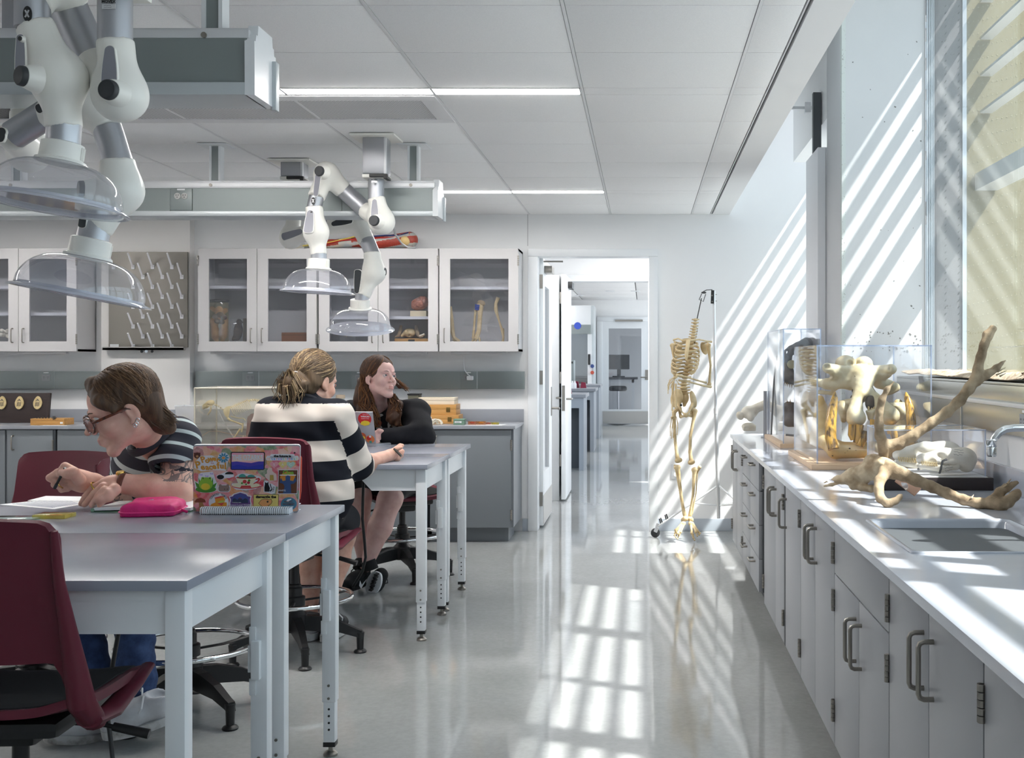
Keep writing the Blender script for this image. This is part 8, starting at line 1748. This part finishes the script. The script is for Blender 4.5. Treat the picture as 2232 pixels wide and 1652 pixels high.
sb = thing('skull_board', 'open cat skull and jaws mounted on a labelled wooden board', 'specimen', (CQ(897, 0).x, YC, ZB1))
obj('board', B(CQ(863, 0).x, YC-.06, ZB1, CQ(936, 0).x, YC+.05, CQ(0, 738).z, .003), OAK, sb); obj('label', B(CQ(893, 0).x, YC-.062, ZB1+.004, CQ(907, 0).x, YC-.06, CQ(0, 740).z), BLK, sb)
q = SDF().ell(CQ(893, 725), (13*SCB, .04, 10*SCB), k=.01).cap(CQ(883, 727), CQ(876, 732), 5*SCB, 3*SCB, k=.01).ell(CQ(886, 722, -.04), (3*SCB, .02, 3*SCB), k=.004, op=-1).ell(CQ(892, 731, -.04), (3*SCB, .03, 3*SCB), k=.004, op=-1)
blob('skull', q, .0042, BONE, sb, sm=1)
for x, s_ in ((873, -1), (908, 1)): obj('jaw_bone', MB().tube([CQ(x-s_*1, 709), CQ(x, 720), CQ(x+s_*4, 731), CQ(x+s_*12, 735)], [3*SCB, 4.5*SCB, 3.5*SCB, 2*SCB], 8), mat('dull bone', lin(160, 140, 116), .6) if 'dull bone' not in MATS else MATS['dull bone'], sb)
obj('small_bone', MB().tube([CQ(914, 733), CQ(920, 731), CQ(926, 728)], [3.5*SCB, 3*SCB, 2.5*SCB], 8), BONEW, sb)
def limb(nm, lab, segs, extra=None, m_=BONE):
    t = thing(nm, lab, 'bone', (CQ(segs[0][0][0][0], 0).x, YC, ZB1), 'limb bones in the right cabinet')
    for pts, rs in segs: obj('bone', MB().tube([CQ(*p) for p in pts], [r*SCB for r in rs], 8), m_, t)
    return t
limb('limb_bone', 'pale hind limb bone cut off by the left side of the right cabinet glass', [([(981, 668), (984, 700), (986, 722)], [4, 5, 5]), ([(986, 722), (989, 735), (998, 743)], [5, 4, 4]), ([(988, 738), (996, 742), (1001, 745)], [4, 5, 4])])
lb = limb('limb_bone', 'tall foreleg bones with a blue taped joint in the right cabinet', [([(1047, 662), (1046, 690), (1044, 720), (1038, 738)], [8, 5, 5, 6]), ([(1037, 672), (1034, 705), (1031, 738)], [3, 2.4, 3]), ([(1040, 735), (1036, 744)], [4, 2]), ([(1034, 738), (1029, 744)], [3, 2]), ([(1044, 735), (1046, 744)], [3, 2])])
obj('joint_head', MB().ell(CQ(1049, 661), (9*SCB, .03, 7*SCB), rot('Y', 15)), mat('brown joint', lin(150, 128, 96), .5), lb); obj('blue_tape', MB().tube([CQ(1042, 664, -.01), CQ(1040, 676, -.01)], [7*SCB, 5.5*SCB], 10), mat('blue tape', lin(36, 62, 140), .5), lb)
limb('limb_bone', 'slender jointed leg bones at the right of the right cabinet', [([(1086, 648), (1081, 662), (1081, 676)], [4.5, 3.5, 4.5]), ([(1081, 676), (1088, 700), (1095, 722)], [4, 2, 3]), ([(1095, 716), (1097, 735), (1096, 746)], [4, 2.6, 3])])
lf_ = thing('coral_specimen', 'small white coral specimen behind the left cabinet glass', 'specimen', (CQ(10, 0).x, YC, ZB1)); q = SDF()
rn = random.Random(4)
for i in range(14): q.ell(CQ(10+rn.uniform(-9, 9), 728+rn.uniform(-9, 9), rn.uniform(-.03, .03)), 3*[rn.uniform(3, 5)*SCB], k=.004)
q.box((CQ(10, 0).x, YC, ZB1+.01), (.03, .03, .008), rd=.002); blob('coral', q, .005, BONEW, lf_, sm=1)
# arm muscle model lying on the cabinets
YA = 9.62; AQ = lambda x, y, d=0: P(x, y, YA+d); ak = YA/F
mus = thing('muscle_arm_model', 'red anatomical arm model with muscles lying on top of the wall cabinets', 'anatomical model', AQ(780, 542)); RED = mat('red muscle', lin(178, 72, 54), .4, c2=lin(140, 50, 40), ns=20, stretch=(2, 14, 14)); TEND = mat('grey tendon', lin(170, 176, 180), .4, c2=lin(200, 190, 170), ns=14)
q = SDF().cap(AQ(660, 537), AQ(720, 532), 4*ak, 9*ak, k=.02).cap(AQ(720, 532), AQ(790, 526), 9*ak, 12*ak, k=.03).cap(AQ(790, 526), AQ(830, 528), 12*ak, 12*ak, k=.03).cap(AQ(830, 528), AQ(893, 523), 13*ak, 18*ak, k=.03)
def mm(c): x = c[:, 0]/ak*1.0+CX; z = CY-(c[:, 2]-E)/ak; s_ = np.sin(x*.045+z*.28); return np.where(x < 700, 1, np.where((x > 740) & (x < 768) | (s_ > .55), 1, 0)).astype(int)
blob('muscle_body', q, .006, [RED, TEND], mus, sm=1, mi=mm)
obj('cut_end', MB().lathe([(0, .0), (17*ak, .0), (17.5*ak, -.01)], AQ(896, 522), (1, .05, 0), 20), mat('cut red face', lin(190, 110, 90), .5), mus); obj('bone_end', MB().ell(AQ(884, 524, -.05), (12*ak, .03, 10*ak), rot('Y', 20), 12, 8), mat('cream end', lin(220, 190, 130), .5), mus)
for pts, c, nm in (([(800, 516), (840, 513), (872, 513), (890, 507)], lin(40, 56, 110), 'blue vein'), ([(700, 534), (745, 524), (800, 520), (850, 518), (888, 511)], lin(180, 40, 36), 'red artery'), ([(660, 536), (720, 528), (780, 514)], lin(206, 186, 90), 'yellow nerve')): obj('vessel', MB().tube([AQ(x, y, -.045) for x, y in pts], .006, 6), mat(nm, c, .4), mus)
for i in range(4): obj('finger', MB().tube([AQ(664, 533+i*2.4, -.02*i+.02), AQ(640, 534+i*2.2, -.02*i+.02), AQ(622, 537+i*1.2, -.02*i+.02)], [3.2*ak, 2.8*ak, 2*ak], 7), TEND, mus)
# ------------------------------------------------------------ on the back worktop
ZW = .93; YW = 9.45
WQ = lambda x, y, Y=YW: P(x, y, Y)
def wbox(nm, lab, x0, x1, y0, y1, Y, d, m_, z0=None, clasps=(), group=None, seam=.45, cat='box'):
    X_0, X_1 = WQ(x0, 0, Y).x, WQ(x1, 0, Y).x; z0 = ZW if z0 is None else z0; h = (y1-y0)*Y/F
    t = thing(nm, lab, cat, ((X_0+X_1)/2, Y, z0), group); obj('box_body', B(X_0, Y, z0, X_1, Y+d, z0+h*(1-seam)-.0012, .002), m_, t); obj('lid', B(X_0, Y, z0+h*(1-seam), X_1, Y+d, z0+h, .002), m_, t)
    for c in clasps: cx_ = WQ(c, 0, Y).x; obj('clasp', MB().box(cx_-.016, Y-.004, z0+h*(1-seam)-.022, cx_+.016, Y+.002, z0+h*(1-seam)+.016, .002), mat('antique brass', lin(120, 96, 50), .4, metal=.7) if 'antique brass' not in MATS else MATS['antique brass'], t)
    return t, z0+h
HW = wood('amber box wood', lin(206, 156, 92), lin(186, 136, 74), 5)
t1, z1 = wbox('wooden_box', 'amber wooden box at the bottom of the stack by the hoodie wearer', 925, 1000, 902, 921, 9.45, .22, HW, clasps=(980,), group='wooden boxes stacked on the back worktop')
t2_, z2 = wbox('wooden_box', 'amber wooden box with two clasps in the middle of the stack', 912, 994, 879, 901.5, 9.46, .22, HW, z0=z1+.0005, clasps=(927, 977), group='wooden boxes stacked on the back worktop')
t3, z3 = wbox('flat_box', 'cream flat box on top of the wooden boxes', 912, 990, 863.5, 878.5, 9.47, .2, mat('cream card box', lin(222, 208, 188), .6), z0=z2+.0005)
gx = thing('dark_case', 'dark framed case standing behind the hoodie wearer\'s shoulder', 'case', WQ(905, 922, 9.6)); obj('case_body', B(WQ(890, 0, 9.6).x, 9.58, ZW, WQ(914, 0, 9.6).x, 9.70, WQ(0, 860, 9.6).z, .003), mat('dark olive panel', lin(92, 90, 76), .5), gx); obj('case_rim', B(WQ(889, 0, 9.6).x, 9.575, WQ(0, 861, 9.6).z, WQ(914.6, 0, 9.6).x, 9.705, WQ(0, 858, 9.6).z), BLK, gx)
wb2, zz = wbox('white_carton', 'small white carton with a little skull on it', 912, 937, 904, 920.5, 9.30, .08, PAPER, seam=.02)
obj('red_mark', B(WQ(934, 0, 9.3).x, 9.299, ZW+.04, WQ(936, 0, 9.3).x, 9.3, ZW+.05), mat('red print mark', lin(220, 90, 90), .5), wb2)
ss = thing('small_skull', 'small cream animal skull sitting on the white carton', 'skull', WQ(925, 903, 9.33)); q = SDF().ell(WQ(924, 896.5, 9.33), (7.5*9.33/F, .03, 6.5*9.33/F), k=.006).cap(WQ(927, 899, 9.31), WQ(931, 901, 9.30), 3.5*9.33/F, 2.4*9.33/F, k=.008).ell(WQ(926, 899, 9.28), (.006, .01, .006), k=.003, op=-1); blob('cranium', q, .0035, IVORY, ss, sm=1)
rc = thing('rib_coil', 'loose bundle of thin cream bones on the back worktop', 'bones', WQ(952, 922, 9.3)); rn = random.Random(6)
for i in range(16):
    c = WQ(951+rn.uniform(-8, 7), 921, 9.3+rn.uniform(-.04, .04)); r = rn.uniform(.02, .042); an = rn.uniform(-.5, .5)
    obj('thin_bone', MB().tube([V((c.x+r*math.cos(a)*math.cos(an), c.y+r*math.cos(a)*math.sin(an), ZW+.004+r*1.05*max(0, math.sin(a)))) for a in [PI*q/9 for q in range(10)]], [.003]*9+[.0015], 5), BONEW, rc)
gt = thing('green_tin', 'small green tin box with a white label on the back worktop', 'box', WQ(1002, 922, 9.28)); GRN = mat('green tin', lin(110, 140, 122), .45); X_0, X_1 = WQ(988, 0, 9.28).x, WQ(1012, 0, 9.28).x
obj('box_body', B(X_0, 9.28, ZW, X_1, 9.38, ZW+.035, .003), GRN, gt); obj('lid', B(X_0-.001, 9.279, ZW+.0355, X_1+.001, 9.381, ZW+.047, .003), GRN, gt); lb_ = obj('label', B(X_0+.012, 9.2785, ZW+.016, X_1-.022, 9.28, ZW+.03), PAPER, gt); scrib('label_writing', V(((X_0+X_1)/2-.004, 9.2782, ZW+.025)), FACE, .045, 2, .006, BLKM, gt, .0009)
v = [(WQ(x, 0, Y).x, Y) for x, Y in ((1013, 9.22), (1092, 9.22), (1104, 9.38), (1030, 9.38))]; tag(obj('paper_sheet', MB().prism(v, .001, None, (0, 0, ZW+.0003)), PAPER), 'white sheet under the resin slides by the door end of the back worktop', 'paper')
for k, (x0, x1, Y, c, c2q, lab) in enumerate(((1020, 1038, 9.27, lin(200, 120, 70), lin(170, 50, 90), 'amber resin slide with a magenta specimen, first on the white sheet'), (1039, 1058, 9.27, lin(206, 140, 70), lin(220, 190, 110), 'amber resin slide with a yellow specimen, second on the white sheet'), (1059, 1070, 9.31, lin(210, 150, 120), lin(170, 50, 90), 'pale resin slide with a magenta specimen behind the amber ones'), (1071, 1087, 9.29, lin(206, 196, 70), lin(200, 170, 60), 'yellow resin slide at the right of the white sheet'))):
    t = thing('resin_slide', lab, 'specimen', (WQ((x0+x1)/2, 0, Y).x, Y, ZW), 'resin slides on the white sheet'); a, b_ = WQ(x0, 0, Y).x, WQ(x1, 0, Y).x; h = .03 if k < 2 else .02
    obj('block', B(a, Y, ZW+.0014, b_, Y+.05, ZW+h, .001), clear('resin %d' % k, tuple(.4+.6*q_ for q_ in c), .07, .25, c), t); obj('specimen', MB().ell(((a+b_)/2, Y+.022, ZW+h*.55), ((b_-a)*.32, .012, h*.25)), mat('slide specimen %d' % k, c2q, .5), t)
jg = thing('glass_bottle', 'clear glass bottle with a tan cap on the back worktop', 'bottle', WQ(742, 922, 9.5)); obj('glass_body', MB().lathe([(.045, ZW), (.05, ZW+.01), (.05, ZW+.15), (.034, ZW+.19), (.034, ZW+.205)], (WQ(742, 0, 9.5).x, 9.5, 0), n=20), clear('green tinted glass', (.86, .92, .88), .08, .1), jg); obj('cap', MB().lathe([(.036, ZW+.205), (.038, ZW+.21), (.038, ZW+.235), (0, ZW+.238)], (WQ(742, 0, 9.5).x, 9.5, 0), n=20), mat('tan cap', lin(176, 160, 140), .5), jg)
gc = thing('green_card', 'green card leaning beside the glass bottle', 'card', WQ(731, 922, 9.55)); obj('card', MB().obb(WQ(731, 888, 9.55), (.03, .003, .06), rot('Y', 35) , .001), mat('green card', lin(70, 150, 80), .5), gc)
tb_ = thing('plastic_tub', 'translucent plastic tub with bones on the back worktop', 'tub', WQ(402, 918, 9.35)); xa, xb = WQ(386, 0, 9.35).x, WQ(428, 0, 9.35).x; m = MB(); vs = [(xa, 9.30), (xb, 9.30), (xb, 9.50), (xa, 9.50)]
cxm = (xa+xb)/2; up = [V((cxm+(x-cxm)*1.0, y, ZW+.15)) for x, y in vs]; lo_ = [V((cxm+(x-cxm)*.8, 9.40+(y-9.40)*.85, ZW+.002)) for x, y in vs]
m.add(lo_+up, [(0, 1, 2, 3), (0, 4, 5, 1), (1, 5, 6, 2), (2, 6, 7, 3), (3, 7, 4, 0)]); obj('tub_wall', m, clear('frosted tub', (.93, .93, .94), .05, .3, (.8, .8, .82)), tb_); obj('rim', MB().tube(up, .006, 6, closed=True), PAPER, tb_); obj('bone', MB().tube([WQ(396, 912, 9.4), WQ(404, 907, 9.4), WQ(411, 909, 9.4)], [.02, .028, .02], 10), BONEW, tb_)
obj('ball_end', MB().ell(WQ(404, 909, 9.36), .03), BONEW, tb_)
pl = thing('shell_plaque', 'dark wooden plaque with carved oval shells leaning on the back worktop', 'plaque', WQ(40, 915, 9.6)); pa, pb_ = WQ(-60, 0, 9.6), WQ(103, 0, 9.6); tilt = rot('X', -9); cpl = V(((pa.x+pb_.x)/2, 9.62, WQ(0, 884, 9.6).z))
hw_ = (pb_.x-pa.x)/2; hh = (WQ(0, 856, 9.6).z-ZW)/2; cpl.z = ZW+hh*.99
obj('board', MB().obb(cpl, (hw_, .008, hh), tilt, .003), DARKW, pl); obj('frame_edge', MB().obb(cpl+V((hw_, 0, 0)), (.012, .012, hh), tilt, .002), DARKW, pl)
shl = mat('ivory shell', lin(214, 196, 150), .4, c2=lin(190, 168, 118), ns=40)
for k, x in enumerate((-36, 3, 41, 81)):
    c = V((WQ(x, 0, 9.6).x, cpl.y, WQ(0, 878, 9.6).z))+V((0, -.006, 0)); ov = [(.036*math.cos(a)*(1-.25*max(0, math.sin(a))), .055*math.sin(a)) for a in [2*PI*i/24 for i in range(24)]]
    s_ = obj('oval_shell', MB().prism(ov, .010, rot('X', 81), c), shl, pl); ink = MB()
    for q_ in range(4): ink.prism([(-.014+q_*.009-.003, -.03+.004*(q_ % 2)), (-.014+q_*.009+.002, -.03), (-.014+q_*.009+.003, .006+.006*(q_ % 2)), (-.014+q_*.009-.002, .004)], .0012, rot('X', 81), c+V((0, -.0102, -.0)))
    ink.prism([(-.02, .012), (0, .034), (.018, .012), (0, .02)], .0012, rot('X', 81), c+V((0, -.0102, 0))); obj('etched_figures', ink, mat('etched ink', lin(92, 84, 74), .6) if 'etched ink' not in MATS else MATS['etched ink'], s_, kind='stuff')
eb, ze = wbox('wooden_box', 'honey wooden box with a black plant emblem, at the left on the back worktop', 66, 140, 903.5, 918, 9.24, .16, OAK, seam=.3); em = MB(); ec = WQ(0, 911, 9.239)
for k in range(5): em.prism([(-.10+k*.024, 0), (-.09+k*.024, .004), (-.08+k*.024, 0), (-.09+k*.024, -.004)], .0006, FACE, V((WQ(105, 0, 9.24).x, 9.2395, ec.z)))
for k in range(6): a = k*1.05; em.tube([V((WQ(118, 0, 9.24).x, 9.239, ec.z)), V((WQ(118, 0, 9.24).x+.016*math.cos(a), 9.239, ec.z+.016*math.sin(a)))], [.002, .004], 5)
obj('emblem', em, BLK, eb, kind='stuff'); obj('sticker', B(WQ(131, 0, 9.24).x, 9.2385, ZW+.012, WQ(137, 0, 9.24).x, 9.24, ZW+.026), PAPER, eb)
tag(obj('paper_sheet', MB().prism([(WQ(90, 0, 9.19).x, 9.17), (WQ(148, 0, 9.19).x, 9.17), (WQ(146, 0, 9.23).x, 9.232), (WQ(95, 0, 9.23).x, 9.232)], .001, None, (0, 0, ZW+.0004)), PAPER), 'white sheet in front of the emblem box on the back worktop', 'paper')
